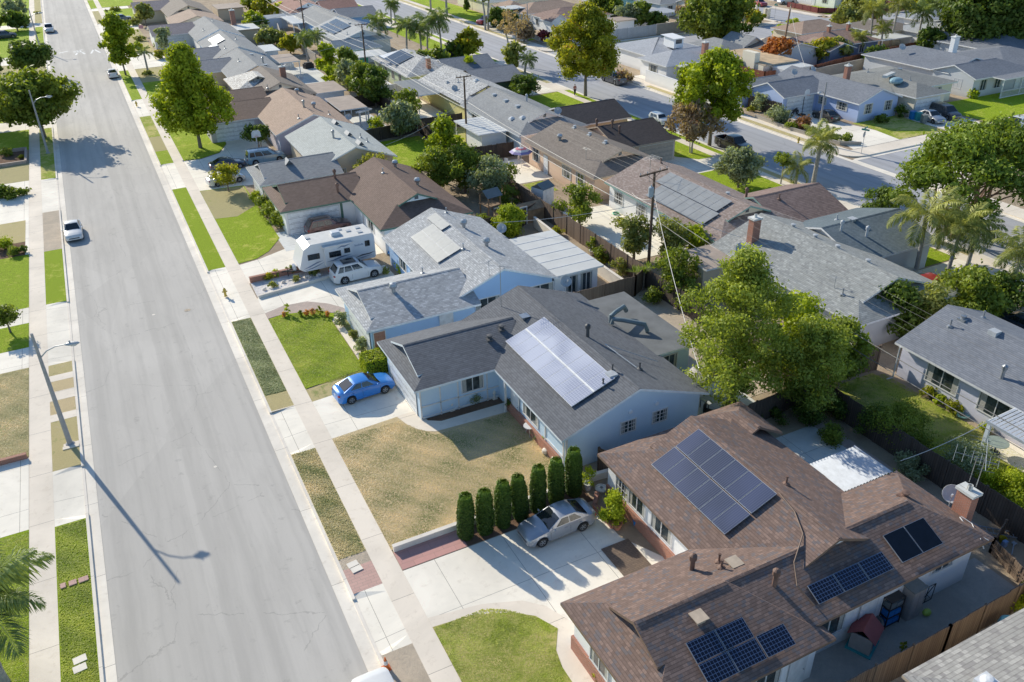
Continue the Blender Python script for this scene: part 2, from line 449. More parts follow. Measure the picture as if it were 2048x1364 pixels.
M_dry=grass_mat('lawn_dry',(.20,.21,.06),(.42,.33,.19),.75,(.40,.31,.20))
M_dry2=grass_mat('lawn_drygreen',(.15,.20,.045),(.36,.30,.15),.7,(.38,.31,.22))
M_dirt=dirt('dirt',(.34,.27,.19),(.26,.2,.145))
M_soil=dirt('mulch',(.12,.075,.05),(.17,.11,.075))
M_dirt2=dirt('pale_dirt',(.46,.38,.29),(.36,.30,.23))
M_rock=dirt('white_rock',(.62,.58,.55),(.45,.42,.40))
M_gravel=dirt('gravel',(.36,.33,.29),(.28,.26,.23))
M_brick=brickmat('brick_red',(.52,.20,.12),(.40,.16,.10),(.42,.38,.34))
M_brickflat=brickmat('brick_paving',(.70,.44,.37),(.62,.39,.33),(.40,.3,.26),.42,.2,True)
M_redpave=brickmat('red_paving',(.68,.36,.31),(.60,.33,.29),(.42,.26,.22),1.1,.38,True)
M_tanpave=brickmat('tan_paving',(.60,.47,.40),(.50,.40,.34),(.4,.33,.28),.3,.2,True)

# ------------------------------------------------------------------ ground levels
ZR=-.13
sheet('ground',[(-1500,3000,-800,3500)],-.16,M_dirt)
sheet('road',[(-4.95,4.75,-40,900)],ZR,M_asph)
sheet('side_road',[(65.2,74.6,-60,900)],ZR+.001,M_asph2)
sheet('cross_road',[(74.6,500,56.8,65.0)],ZR+.005,M_asph2)
sheet('far_cross_road',[(74.6,500,126.2,136.6)],ZR+.005,M_asph2)
sheet('far_road',[(131.5,142.2,136.6,800)],ZR+.009,M_asph2)
sheet('gutter',[(4.75,5.36,-40,900),(-5.46,-4.95,-40,900),(64.6,65.2,-60,900),(74.6,75.2,-60,56.8),(74.6,75.2,65.0,126.2),(74.6,75.2,136.6,900)],ZR+.013,M_gut)
sheet('cross_gutter',[(74.6,75.6,56.8,65.0),(74.6,75.6,126.2,136.6),(75.6,300,64.6,65.2),(75.6,300,56.4,56.9)],ZR+.017,M_gut)

def land(name,polys,z=0,mat=M_dirt):
    return sheet(name,polys,z,mat,thick=.16)
land('yard_ground',[(-600,-7.1,-60,900),(6.95,63.6,-60,900),(76.4,500,-60,55.2),(76.4,500,66.2,124.8),(76.4,130.4,138,900),(143.4,500,138,900)])

# kerbs: (x0,x1,[y gaps])
def curbs(x0,x1,y0,y1,gaps):
    mb=MB();y=y0
    for a,b in sorted(gaps)+[(y1,y1)]:
        if a>y: mb.box(x0,x1,y,a,-.15,.004,bottom=False)
        mb.box(x0,x1,a,b,-.15,-.085,bottom=False) if b>a else None
        y=b
    return mb
right_gaps=[(25.2,28.6),(41.3,46.0),(59.9,69.8),(93.8,103.0),(127.7,138.3),(162,175),(197,202),(206,218),(240.5,244.8)]
left_gaps=[(41.2,45.8),(59.4,69.6),(93.1,104.1),(128.3,133),(150,157),(178,186),(222,228)]
c=curbs(5.35,5.5,-40,500,right_gaps);tag(c.build('kerb',M_curb),kind='structure')
c=curbs(-5.6,-5.45,-40,500,left_gaps);tag(c.build('kerb_opposite',M_curb),kind='structure')
c=curbs(64.45,64.6,-60,500,[(37,41),(52.5,57),(69.8,73.4),(110.2,115.4),(128,134),(172,178)])
for q in ((75.2,75.35,67.5,123.5),(75.2,75.35,139.5,400),(75.2,75.35,-60,54)): c.box(*q,-.15,.004)
for q in ((77.5,300,65.2,65.35),(77.5,300,56.25,56.4),(77.5,300,126.0,126.15),(77.5,130,136.6,136.75),(144,300,136.6,136.75),(131.2,131.35,138,400),(142.3,142.45,139,400)): c.box(*q,-.15,.003)
for (cx,cy,a0) in ((77.5,67.5,180),(77.5,123.9,90),(77.5,139,180),(77.5,54,90)):
    P=arc(cx,cy,2.25,a0,a0+90,8);P2=arc(cx,cy,2.1,a0,a0+90,8)
    for i in range(8): c.face([(*P[i],.003),(*P[i+1],.003),(*P2[i+1],.003),(*P2[i],.003)]);c.face([(*P[i],-.15),(*P[i+1],-.15),(*P[i+1],.003),(*P[i],.003)])
tag(c.build('side_kerb',M_curb),kind='structure')
# corner fills
P=[]
for (cx,cy,a0) in ((77.5,67.5,180),(77.5,123.9,90),(77.5,139,180),(77.5,54,90)):
    P.append(arc(cx,cy,2.2,a0,a0+90,8)+[(cx,cy)])
sheet('corner_pavement',P+[(75.3,77.5,67.5,123.9),(75.3,77.5,139,400),(75.3,77.5,-60,54),(77.5,300,65.3,67.5),(77.5,300,54,56.3),(77.5,300,123.8,126.1),(77.5,130,136.7,139),(130,131.3,139,400),(142.4,144,139,400),(144,300,136.7,139)],.001,M_walk,thick=.15)

# parkway strips between kerb and pavement
G,P1,D1,D2,DI,CO,BR,GC=M_green,M_patch,M_dry,M_dry2,M_dirt2,M_drive,M_brickflat,None
M_gcov=grass_mat('ground_cover',(.15,.20,.06),(.25,.22,.1),.5,(.14,.11,.07))
strips={}
def strip(x0,x1,segs,z=.006):
    for a,b,m in segs: strips.setdefault(m.name,(m,[]))[1].append((x0,x1,a,b))
strip(5.5,6.95,[(-40,24.9,M_dirt2),(28.9,30.6,BR),(30.6,31.4,M_dirt2),(31.4,41.0,M_dry2),(46.1,48.0,M_dry2),(48.0,59.6,M_gcov),(70.1,93.5,G),(103.3,109,G),(109,116,P1),(116,127.5,M_green2),(138.5,161.8,G),
   (175.5,184,P1),(184,196.5,M_green2),(202,205.5,P1),(218.6,240.2,P1),(245,262,G),(262,500,P1)])
strip(-7.1,-5.6,[(-40,40.8,G),(46.0,51.5,M_dry2),(52.35,54.1,M_dry),(55.3,56.75,M_dry),(57.6,59.2,M_dry2),(69.8,81.7,G),(81.7,92.8,M_dirt2),(104.4,128,M_green2),(133,150,P1),(157,178,P1),(186,195,P1),(195,222,G),(228,500,P1)])
strip(63.6,64.45,[(-60,37,G),(41,52.5,M_dry2),(57.2,69.6,M_dry2),(73.6,83,G),(83,110,G),(115.5,128,P1),(134,172,G),(178,500,G)])
for k,(m,pl) in strips.items(): sheet('parkway',pl,.006,m,thick=.16)
# aprons
def aprons(xk,xs,gaps,zk=-.10):
    mb=MB()
    for a,b in gaps:
        fl=.45
        mb.face([(xk,a,zk),(xk,b,zk),(xs,b - .25,.004),(xs,a+.25,.004)][::(-1 if xs>xk else 1)])
        mb.face([(xk,a - fl,.0),(xk,a,zk),(xs,a+.25,.004),(xs,a - fl,.004)])
        mb.face([(xk,b+fl,.0),(xk,b,zk),(xs,b - .25,.004),(xs,b+fl,.004)])
    return mb
mb=aprons(5.5,6.95,right_gaps);mb2=aprons(-5.6,-7.1,left_gaps)
tag(mb.build('driveway_apron',M_drive),kind='structure');tag(mb2.build('driveway_apron_opposite',M_drive),kind='structure')
sheet('apron_filler',[(5.5,6.95,46,46.1),(-7.1,-5.6,51.5,52.35),(-7.1,-5.6,54.1,55.3),(-7.1,-5.6,56.75,57.6),(-6.45,-5.6,48.2,48.6)]+[(63.6,64.45,a,b) for a,b in [(37,41),(52.5,57.2),(69.6,73.6),(110,115.5),(128,134),(172,178)]],.012,M_walk,thick=.1)
sheet('pavement',[(6.95,8.08,-40,500),(-8.32,-7.1,-40,500),(62.35,63.6,-60,500)],.008,M_walk,thick=.1)

# ------------------------------------------------------------------ lots, house side of the road
drive1=[(8.08,28.95),(14.7,29.2),(18.6,29.3),(19.1,27.6),(19.2,25.5),(19.8,22.0),(14.6,21.0)]
drive1=[(8.08,25.9),(8.08,29.2),(18.2,29.2),(18.75,28.5),(18.75,26.2),(20.6,22.6),(20.6,20.2),(14.1,20.2),(14.0,22.2),(13.2,24.0),(12.4,24.8),(10.6,25.5)]
sheet('driveway',[drive1],.016,M_drive)
sheet('driveway_edging',[[(8.08,25.9),(10.6,25.5),(12.4,24.8),(13.2,24.0),(14.0,22.2),(14.1,20.2),(13.4,12),(12.1,12),(12.2,20.7),(12.4,21.6),(13.05,22.6),(12.5,23.7),(11.6,24.4),(10.0,25.1),(8.08,25.3)]],.020,M_walk)
sheet('lawn',[[(8.08,8),(8.08,25.3),(10.0,25.1),(11.6,24.4),(12.5,23.7),(13.05,22.6),(12.4,21.6),(12.2,20.7),(12.1,8)]],.030,M_green2)
sheet('lawn',[[(8.08,30.8),(8.08,41.4),(12.3,41.7),(12.9,40.0),(13.7,39.2),(18.9,38.9),(19.2,33.0),(18.6,31.0)]],.026,M_dry)
sheet('front_path',[[(12.3,41.75),(12.6,40.6),(12.95,39.9),(13.4,39.4),(13.9,39.1),(18.9,38.9),(19.6,38.8),(19.6,39.9),(14.6,39.95),(13.9,40.4),(13.7,41.0),(13.7,41.75)]],.034,M_walk)
sheet('planting_bed',[[(13.7,41.75),(13.9,40.4),(14.6,39.95),(19.9,39.9),(19.9,41.5)]],.022,M_soil)
sheet('driveway',[[(8.08,41.4),(8.08,45.9),(11.0,46.2),(13.9,46.6),(13.9,41.75)]],.018,M_drive)
sheet('dry_verge',[[(8.08,45.9),(8.08,47.5),(13.0,48.2),(14.2,48.2),(14.2,46.6)]],.014,M_dry2)
sheet('red_paving',[(8.1,11.6,29.25,30.6)],.020,M_redpave)
sheet('planting_bed',[(11.6,19.0,29.25,30.5)],.015,M_soil)
sheet('lawn',[[(8.08,47.6),(8.08,58.6),(9.3,58.9),(11.9,58.1),(12.9,57.0),(12.3,56.0),(12.3,48.2)]],.030,M_green)
sheet('front_path',[[(12.35,48.2),(12.35,56.0),(12.95,57.0),(13.3,56.6),(12.85,55.4),(12.85,48.4)]],.036,M_walk)
sheet('planting_bed',[(12.85,13.9,48.4,56.6)],.018,M_gcov)
sheet('brick_border',[[(8.08,58.7),(8.08,59.7),(9.7,60.3),(11.5,60.1),(12.8,59.0),(13.7,57.7),(13.9,56.8),(12.95,57.0),(11.9,58.1),(9.3,58.9)]],.034,M_tanpave)
sheet('driveway',[[(8.08,59.5),(8.08,62.6),(14.1,63.5),(19.2,63.7),(19.4,57),(13.4,57)]],.018,M_drive)
sheet('rock_garden',[[(8.15,62.6),(8.2,65.9),(14.8,66.0),(14.4,63.5)]],.026,M_rock)
sheet('driveway',[[(8.08,65.7),(8.08,69.9),(9.9,70.3),(12.3,71.4),(20,71.4),(20,66.2),(14.6,65.9)]],.016,M_drive)
sheet('driveway',[(12.4,20.4,70.8,75.6)],.020,M_patio)
sheet('lawn',[[(8.08,70.2),(8.08,91.4),(12.6,90.9),(12.6,74.2),(11.0,71.6),(9.7,70.5)]],.030,M_green)
sheet('dry_lawn_patch',[[(8.1,82.2),(8.1,91.3),(12.5,90.6),(12.4,84.0),(10.2,81.8)]],.036,M_patch)
sheet('driveway',[[(8.08,91.5),(8.08,99.3),(9.9,99.4),(18.2,99.0),(18.2,89.8),(12.9,90.7)]],.016,M_patio2)
sheet('lawn',[[(8.08,103.4),(8.08,127.6),(12.9,127.6),(14.2,112.6),(13.8,107.9),(12.4,104.6),(10.0,103.2)]],.030,M_green)
sheet('driveway',[[(8.08,99.3),(8.08,103.2),(10.0,103.0),(12.4,104.4),(13.8,107.7),(14.2,112.4),(18.3,112.4),(18.3,98.9)]],.020,M_drive)
sheet('driveway',[(8.08,18.4,128,138.4),(8.08,14,162,176),(8.08,14,206,218.4),(8.08,14,240.5,245)],.018,M_drive)
sheet('lawn',[(8.08,18,138.6,150),(8.08,18,219,240),(8.08,16,245.3,300)],.030,M_green)
sheet('lawn',[(8.08,18,150,161.8),(8.08,13,176.2,206)],.030,M_patch)
# back yards between the two rows
sheet('back_lawn',[(28.6,36,85.5,98.8)],.030,M_green)
sheet('back_lawn',[(38.9,41.4,72.6,76.0)],.026,M_green2)
sheet('back_patio',[[(37.6,76.4),(42.8,76.2),(42.8,84.2),(38.2,84.2)]],.022,M_patio2)
sheet('back_patio',[[(36.9,54),(43.6,54),(43.6,66.6),(38.0,66.8),(36.9,60)]],.024,M_patio2)
sheet('back_yard_grass',[(36.7,43.5,86.0,99.8)],.020,M_green2)
sheet('back_patio',[(36.8,43,100.5,118)],.022,M_patio2)
sheet('back_patio',[(28.4,35.4,131.8,148.2),(28.4,34,100,112)],.022,M_patio)
sheet('back_patio',[(28.6,34.5,23.9,28.9)],.022,M_patio)
sheet('brick_path',[[(34.6,17.0),(35.4,17.0),(35.0,31.0),(34.2,31.0)]],.026,M_tanpave)
sheet('back_lawn',[[(36.6,18.8),(36.6,31.4),(42.0,31.4),(42.6,26.0),(42.4,22.4),(41.4,18.6),(40.8,10),(38,10)]],.028,M_green2)
sheet('back_patio',[(41.2,43.2,14,22.6)],.036,M_patio2)
sheet('side_yard_paving',[[(20.6,14.2),(33.2,14.3),(33.2,16.9),(20.6,17.0)]],.022,M_gravel)
sheet('gravel_strip',[(19,33.4,12.6,13.8)],.018,M_gravel)
sheet('back_yard_dirt',[(31.4,36.2,33,48.8)],.014,M_dirt2)
sheet('back_yard_path',[(27.8,33.0,31.2,36.4)],.018,M_patio)
# street side of the back row
sheet('lawn',[(57.2,62.35,57.4,69.6)],.028,M_green)
sheet('driveway',[(56.4,62.35,69.6,77.4)],.020,M_drive)
sheet('lawn',[[(58.6,82),(62.35,82),(62.35,73.4),(60.3,73.5),(58.6,75.6)]],.030,M_green)
sheet('driveway',[(56.5,62.35,48.5,57.3),(52.5,62.35,36,41)],.020,M_drive)
sheet('lawn',[(56.5,62.35,41.2,48.3),(56.5,62.35,84,98)],.026,M_green)
sheet('lawn',[[(56,102),(62.35,102),(62.35,109.8),(56.9,109.2),(55,105)]],.028,M_green)
sheet('driveway',[(54,62.35,110,117.5)],.020,M_drive)
sheet('lawn',[(56.5,62.35,117.6,150),(58.5,62.35,150,176),(57.5,62.35,187,240)],.026,M_green)
sheet('driveway',[(50.5,62.35,177,184.5)],.030,M_drive)
# across the side road
sheet('driveway',[[(78,67.5),(87,67.5),(86.0,73.0),(85.4,76.0),(86.2,82.8),(81.4,82.8),(80.6,76)]],.022,M_drive)
sheet('lawn',[[(85.6,67.6),(93.3,67.6),(93.6,72.2),(94.0,75.5),(86.0,75.5),(86.4,73)]],.028,M_green2)
sheet('driveway',[(93.6,100.2,67.5,74)],.022,M_drive)
sheet('lawn',[(101,135,67.6,76.5)],.030,M_green)
sheet('planting_bed',[[(77.5,88),(79,88),(81.2,82.6),(80.4,76),(77.9,69),(77.5,70)]],.020,M_dirt)
sheet('grass_verge',[(75.35,76.3,69,106),(75.35,76.3,112,122),(75.35,76.3,145,220),(78,125,137.0,137.9)],.010,M_dry2)
sheet('lawn',[(77.6,84,148,149.5),(77.6,84,170,250)],.024,M_green)
sheet('driveway',[(77.5,84,161,170),(77.5,83,108.5,112.5)],.022,M_drive)
sheet('pool_deck',[(96,112,141,152)],.020,M_patio2)
sheet('lawn',[(145.5,160,139.3,150)],.030,M_green)
# ------------------------------------------------------------------ lots on the opposite side
sheet('lawn_opposite',[(-40,-8.32,-40,41.2),(-40,-8.32,62.8,67),(-40,-8.32,69.9,81.7),(-40,-8.32,118,128.5),(-40,-8.32,134,150),(-40,-8.32,186,222),(-40,-8.32,228,300)],.028,M_green)
sheet('patchy_lawn_opposite',[(-40,-8.32,48.25,59.6),(-40,-8.32,104.8,111.9),(-40,-8.32,157,178)],.028,M_patch)
sheet('dry_lawn_opposite',[(-40,-8.62,85.2,91.3)],.028,M_dry2)
sheet('driveway_opposite',[(-40,-8.32,41.2,48.1),(-40,-8.32,59.6,62.8),(-40,-8.32,67,69.9),(-40,-8.32,91.3,104.8),(-40,-8.32,128.5,134),(-40,-8.32,150,157),(-40,-8.32,178,186),(-40,-8.32,222,228),(-8.62,-8.32,81.7,91.3)],.022,M_drive)
sheet('planting_bed_opposite',[(-40,-8.5,112.1,118.0),(-40,-8.62,81.7,85.2)],.024,M_soil)
for i,(x,y,r) in enumerate([(2.83,63.54,.24),(0.36,64.04,.12),(1.35,42.18,.1)]):
    mm=MB();mm.face([(x+r*math.cos(k*PI/8),y+r*math.sin(k*PI/8),ZR+.008) for k in range(16)]);o=mm.build('manhole_cover',M_gut if i else M_dirt2);tag(o,['pale round utility cover in the middle of the wide road','small utility cover left of the larger one in the road','tiny valve cover in the near road surface'][i],'utility cover')
# road markings far up the road
M_white=plain('road_paint',(.72,.72,.70),.7,var=.2,scale=8)
mb=MB()
def dash(x0,y0,x1,y1,w):
    a,b=Vector((x0,y0)),Vector((x1,y1));d=(b - a).normalized();n=Vector((-d.y,d.x))*w/2
    q=[a - n,b - n,b+n,a+n]
    mb.face([(p.x,p.y,ZR+.006) for p in q])
for cx in (-2.3,.25,2.9):
    if cx<.5 : dash(cx - 1.0,186.4,cx+.7,187.6,.5)
    if cx>-.5: dash(cx - .7,182.5,cx,187,.35);dash(cx,187,cx+.9,182.5,.35)
    if -.5<cx<.5: dash(cx - 1,185.2,cx+1,184.8,.35)
tag(mb.build('road_marking',M_white),kind='structure')
# ------------------------------------------------------------------ houses
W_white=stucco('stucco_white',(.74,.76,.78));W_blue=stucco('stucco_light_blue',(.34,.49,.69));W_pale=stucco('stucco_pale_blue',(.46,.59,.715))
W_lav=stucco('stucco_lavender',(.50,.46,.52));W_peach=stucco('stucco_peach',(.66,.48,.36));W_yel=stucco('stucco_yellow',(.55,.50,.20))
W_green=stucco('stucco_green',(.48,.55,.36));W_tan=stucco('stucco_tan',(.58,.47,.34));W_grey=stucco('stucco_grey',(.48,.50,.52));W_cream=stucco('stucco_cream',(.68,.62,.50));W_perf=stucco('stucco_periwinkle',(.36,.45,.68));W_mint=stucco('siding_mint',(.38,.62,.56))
S_char=shingle('shingle_charcoal',(.082,.086,.095),(.112,.117,.128));S_lgrey=shingle('shingle_light_grey',(.25,.256,.262),(.305,.312,.318),extra=(.225,.232,.24))
S_brown=shingle('shingle_brown_mix',(.118,.080,.066),(.158,.108,.088),extra=(.110,.095,.096),rowh=.135,width=.2,vary=.35)
S_dbrown=shingle('shingle_dark_brown',(.105,.07,.055),(.135,.092,.075));S_mgrey=shingle('shingle_mid_grey',(.17,.175,.18),(.22,.225,.225));S_sage=shingle('shingle_sage_grey',(.27,.285,.27),(.33,.345,.33))
S_tan=shingle('shingle_light_brown',(.25,.175,.13),(.31,.225,.17));S_slate=shingle('shingle_slate',(.125,.135,.155),(.165,.175,.195));S_taupe=shingle('shingle_taupe',(.135,.112,.095),(.175,.148,.125));S_red=shingle('shingle_red_brown',(.20,.105,.085),(.26,.14,.11))
S_speck=shingle('shingle_speckled',(.27,.27,.27),(.36,.36,.35),extra=(.18,.18,.18));S_bleach=shingle('shingle_bleached',(.38,.36,.33),(.48,.46,.42),extra=(.28,.25,.22));S_tile=shingle('shingle_clay_grey',(.23,.22,.205),(.27,.26,.24),rowh=.2,width=.22,tile=True,extra=(.20,.19,.18));S_brown2=shingle('shingle_brown_far',(.18,.12,.10),(.25,.17,.14))
F_white=plain('fascia_white',(.82,.82,.82),.55);F_blue=plain('fascia_pale_blue',(.78,.84,.90),.55);F_green=plain('fascia_green',(.10,.2,.15),.55);F_brown=plain('fascia_brown',(.22,.15,.11),.6);F_tan=plain('fascia_tan',(.52,.42,.32),.6);F_dark=plain('fascia_dark',(.07,.07,.075),.6);F_teal=plain('fascia_teal',(.25,.42,.38),.6)
M_glass=glass();M_frame=plain('window_frame_white',(.72,.72,.72),.5);M_metal=plain('galvanized_metal',(.42,.44,.46),.4,.7);M_dish=plain('dish_grey',(.50,.52,.54),.45);M_rust=plain('rusty_pipe',(.20,.12,.09),.7,var=.3)
M_gdoor=plain('garage_door_white',(.80,.82,.84),.5);M_whitemetal=plain('white_painted_metal',(.74,.75,.76),.4);M_greyp=plain('vent_grey',(.28,.30,.33),.6);M_dark=plain('dark_void',(.02,.02,.022),.8);M_curtain=plain('curtain',(.45,.44,.40),.8,var=.25,scale=14);M_black=plain('black_rubber',(.03,.03,.03),.7)
M_screen=plain('insect_screen',(.12,.13,.14),.6)
TH=.15

class House:
    def __init__(s,name,label,loc,group=None,cat='house',wall=W_white,roofm=S_mgrey,fascia=F_white):
        s.root=empty(name,(loc[0],loc[1],0),0,label,cat,group)
        s.wings=[];s.wall=wall;s.rm=roofm;s.fa=fascia;s.roofs=[]
        s.root.matrix_world=Matrix.Translation((loc[0],loc[1],0));s.inv=Matrix.Translation((-loc[0],-loc[1],0))
        s.n=0
    def add(s,mb,name,mats,parent=None,**k):
        """geometry is given in world metres; store it relative to the house origin"""
        ox,oy=s.root.location[0],s.root.location[1]
        mb.v=[(x - ox,y - oy,z) for x,y,z in mb.v]
        return mb.build(name,mats,parent or s.root,**k)
    def z(s,x,y):
        best=0
        for w in s.wings:
            (x0,x1,y0,y1,ax,ze,zr,e0,k0,e1,k1,rx)=w
            if not (x0<=x<=x1 and y0<=y<=y1): continue
            if ax == 'flat': best=max(best,ze);continue
            u,v,u0,u1,v0,v1=(y,x,y0,y1,x0,x1) if ax == 'y' else (x,y,x0,x1,y0,y1)
            vm=rx if rx is not None else (v0+v1)/2
            t=(v - v0)/(vm - v0) if v<vm else (v1 - v)/(v1 - vm)
            hw=(v1 - v0)/2
            for e,k,d in ((e0,k0,u - u0),(e1,k1,u1 - u)):
                if e == 'h': t=min(t,d/(hw*k))
                elif e == 'd' and d<k*hw: t=min(t,d/hw)
            best=max(best,ze+(zr - ze)*t)
        return best
    def wing(s,x0,x1,y0,y1,ax,ze,zr,e0='g',e1='g',k0=None,k1=None,roofm=None,wall=None,fascia=None,over=.45,rx=None,walls=True,gablem=None,sides='NSEW'):
        def kk(e,k): return k if k is not None else (1.0 if e == 'h' else .4)
        k0,k1=kk(e0,k0),kk(e1,k1)
        s.n+=1;ze+=.003*s.n  # keep soffits of neighbouring wings apart
        s.wings.append((x0,x1,y0,y1,ax,ze,zr,e0,k0,e1,k1,rx))
        rm,wm,fm=roofm or s.rm,wall or s.wall,fascia or s.fa
        u0,u1,v0,v1=(y0,y1,x0,x1) if ax == 'y' else (x0,x1,y0,y1)
        P=(lambda u,v,z: (v,u,z)) if ax == 'y' else (lambda u,v,z: (u,v,z))
        vm=rx if rx is not None else (v0+v1)/2;hw=(v1 - v0)/2;h=zr - ze
        top=MB()
        def endpts(e,k,u,sg):
            """returns (u of ridge end, extra points up the low side, up the high side)"""
            if e == 'g': return u,[],[]
            if e == 'h': return u+sg*hw*k,[],[]
            ui=u+sg*hw*k;ov=sg*.38
            la=(ui,v0+(vm - v0)*k,ze+h*k);lb=(ui - ov,v0+(vm - v0)*k,ze+h*k)
            ha=(ui,v1 - (v1 - vm)*k,ze+h*k);hb=(ui - ov,v1 - (v1 - vm)*k,ze+h*k)
            return ui - ov,[la,lb],[ha,hb]
        r0,l0,h0=endpts(e0,k0,u0,1);r1,l1,h1=endpts(e1,k1,u1,-1)
        low=[(u0,v0,ze)]+l0+[(r0,vm,zr),(r1,vm,zr)]+l1[::-1]+[(u1,v0,ze)]
        high=[(u0,v1,ze)]+h0+[(r0,vm,zr),(r1,vm,zr)]+h1[::-1]+[(u1,v1,ze)]
        faces=[low,high[::-1]]
        if e0 == 'h': faces.append([(u0,v0,ze),(r0,vm,zr),(u0,v1,ze)])
        if e0 == 'd': faces.append([(u0,v0,ze),l0[0],h0[0],(u0,v1,ze)])
        if e1 == 'h': faces.append([(u1,v0,ze),(u1,v1,ze),(r1,vm,zr)])
        if e1 == 'd': faces.append([(u1,v0,ze),(u1,v1,ze),h1[0],l1[0]])
        F3=[[P(*p) for p in f] for f in faces]
        def up(f):
            n=Vector((0,0,0))
            for i in range(len(f)): n+=Vector(f[i]).cross(Vector(f[(i+1) % len(f)]))
            return f if n.z>0 else f[::-1]
        F3=[up(f) for f in F3]
        rd=lambda p: tuple(round(c,3) for c in p)
        edges={}
        for f in F3:
            for i in range(len(f)):
                a,b=rd(f[i]),rd(f[(i+1) % len(f)])
                edges.setdefault(frozenset((a,b)),[]).append((f[i],f[(i+1) % len(f)]))
        for f in F3:
            top.face(f,0)
            top.face([(p[0],p[1],p[2] - TH) for p in f][::-1],1,[(0,0)]*len(f))
        for k,l in edges.items():
            if len(l)==1:
                a,b=l[0]
                top.face([(a[0],a[1],a[2] - TH),(b[0],b[1],b[2] - TH),b,a],1)
        # ridge cap shingles
        a,b=Vector(P(r0+.05,vm,zr+.01)),Vector(P(r1 - .05,vm,zr+.01))
        L=(b - a).length;nn=max(2,int(L/.3))
        if L<25:
            for i in range(nn):
                p=a.lerp(b,(i+.5)/nn);d=(b - a).normalized();nv=Vector((-d.y,d.x,0))
                top.face([tuple(p - d*.152 - nv*.13+Vector((0,0,-.046))),tuple(p+d*.152 - nv*.13+Vector((0,0,-.043))),tuple(p+d*.152+Vector((0,0,.014))),tuple(p - d*.152+Vector((0,0,.007)))],0)
                top.face([tuple(p - d*.152+Vector((0,0,.007))),tuple(p+d*.152+Vector((0,0,.014))),tuple(p+d*.152+nv*.13+Vector((0,0,-.043))),tuple(p - d*.152+nv*.13+Vector((0,0,-.046)))],0)
        ro=s.add(top,'roof',[rm,fm]);s.roofs.append(ro)
        if walls:
            w=MB();sl=h/(vm - v0)
            ov=over
            oe0=ov if e0 != 'g' else .32;oe1=ov if e1 != 'g' else .32
            a0,a1,b0,b1=u0+oe0,u1 - oe1,v0+ov,v1 - ov
            zt=ze+ov*h/(vm - v0) - TH - .01
            def gable(e,u,flip):
                if e == 'g':
                    pts=[(u,b0,0),(u,b1,0),(u,b1,zt),(u,vm,zr - TH - .01),(u,b0,zt)]
                else: pts=[(u,b0,0),(u,b1,0),(u,b1,zt),(u,b0,zt)]
                w.face([P(*p) for p in (pts if flip else pts[::-1])])
            gable(e0,a0,ax == 'x');gable(e1,a1,ax == 'y')
            w.face([P(a0,b0,0),P(a1,b0,0),P(a1,b0,zt),P(a0,b0,zt)]);w.face([P(a1,b1,0),P(a0,b1,0),P(a0,b1,zt),P(a1,b1,zt)])
            s.add(w,'wall',wm)
        for e,k,u,sg in ((e0,k0,u0,1),(e1,k1,u1,-1)):
            if e == 'd':
                g=MB();ui=u+sg*hw*k+sg*.02
                pts=[P(ui,v0+(vm - v0)*k+.05,ze+h*k - .05),P(ui,v1 - (v1 - vm)*k - .05,ze+h*k - .05),P(ui,vm,zr - .1)]
                g.face(pts if (sg>0)==(ax == 'x') else pts[::-1])
                # louvre
                d=-sg*.03;q=.18
                zc=ze+h*(k+(1 - k)*.42)
                g.face([P(ui+d,vm - q,zc - .2),P(ui+d,vm+q,zc - .2),P(ui+d,vm+q,zc+.2),P(ui+d,vm - q,zc+.2)],1)
                s.add(g,'gable',[gablem or wm,M_screen])
        return s
    def flat(s,x0,x1,y0,y1,z,mat,fascia=None,walls=None,slope=0,posts=None,name='patio_roof',ribs=0,th=.14):
        m=MB();fm=fascia or s.fa
        a,b,c,d=(x0,y0,z+slope),(x1,y0,z),(x1,y1,z),(x0,y1,z+slope)
        m.face([a,b,c,d],0);m.face([(p[0],p[1],p[2] - th) for p in (d,c,b,a)],1)
        for p,q in ((a,b),(b,c),(c,d),(d,a)): m.face([(p[0],p[1],p[2] - th),(q[0],q[1],q[2] - th),q,p],1)
        if ribs:
            n=int((y1 - y0)/ribs)
            for i in range(1,n):
                y=y0+i*(y1 - y0)/n
                m.bar((x0,y,z+slope+.012),(x1,y,z+.012),.05,.025,1)
        s.wings.append((x0,x1,y0,y1,'flat',z,z,'g',0,'g',0,None))
        o=s.add(m,name,[mat,fm])
        if walls:
            w=MB();w.box(x0+.02,x1 - .35,y0+.35,y1 - .3,0,z - th - .01,bottom=False);s.add(w,'wall',walls)
        for px,py in posts or []:
            w=MB();w.box(px - .06,px+.06,py - .06,py+.06,0,z - th);s.add(w,'post',fm)
        return o
    # openings: facing 'S' (-Y), 'N', 'W' (-X), 'E'
    def panel(s,face,a,pos,z,w,h,d=0):
        """returns function mapping (across, up, out) to world for a panel centred at a on wall plane pos"""
        sg={'S': -1,'N': 1,'W': -1,'E': 1}[face]
        if face in 'SN': return lambda i,j,k: (a+i*(1 if face == 'S' else -1),pos+sg*k,z+j)
        return lambda i,j,k: (pos+sg*k,a+i*(-1 if face == 'W' else 1),z+j)
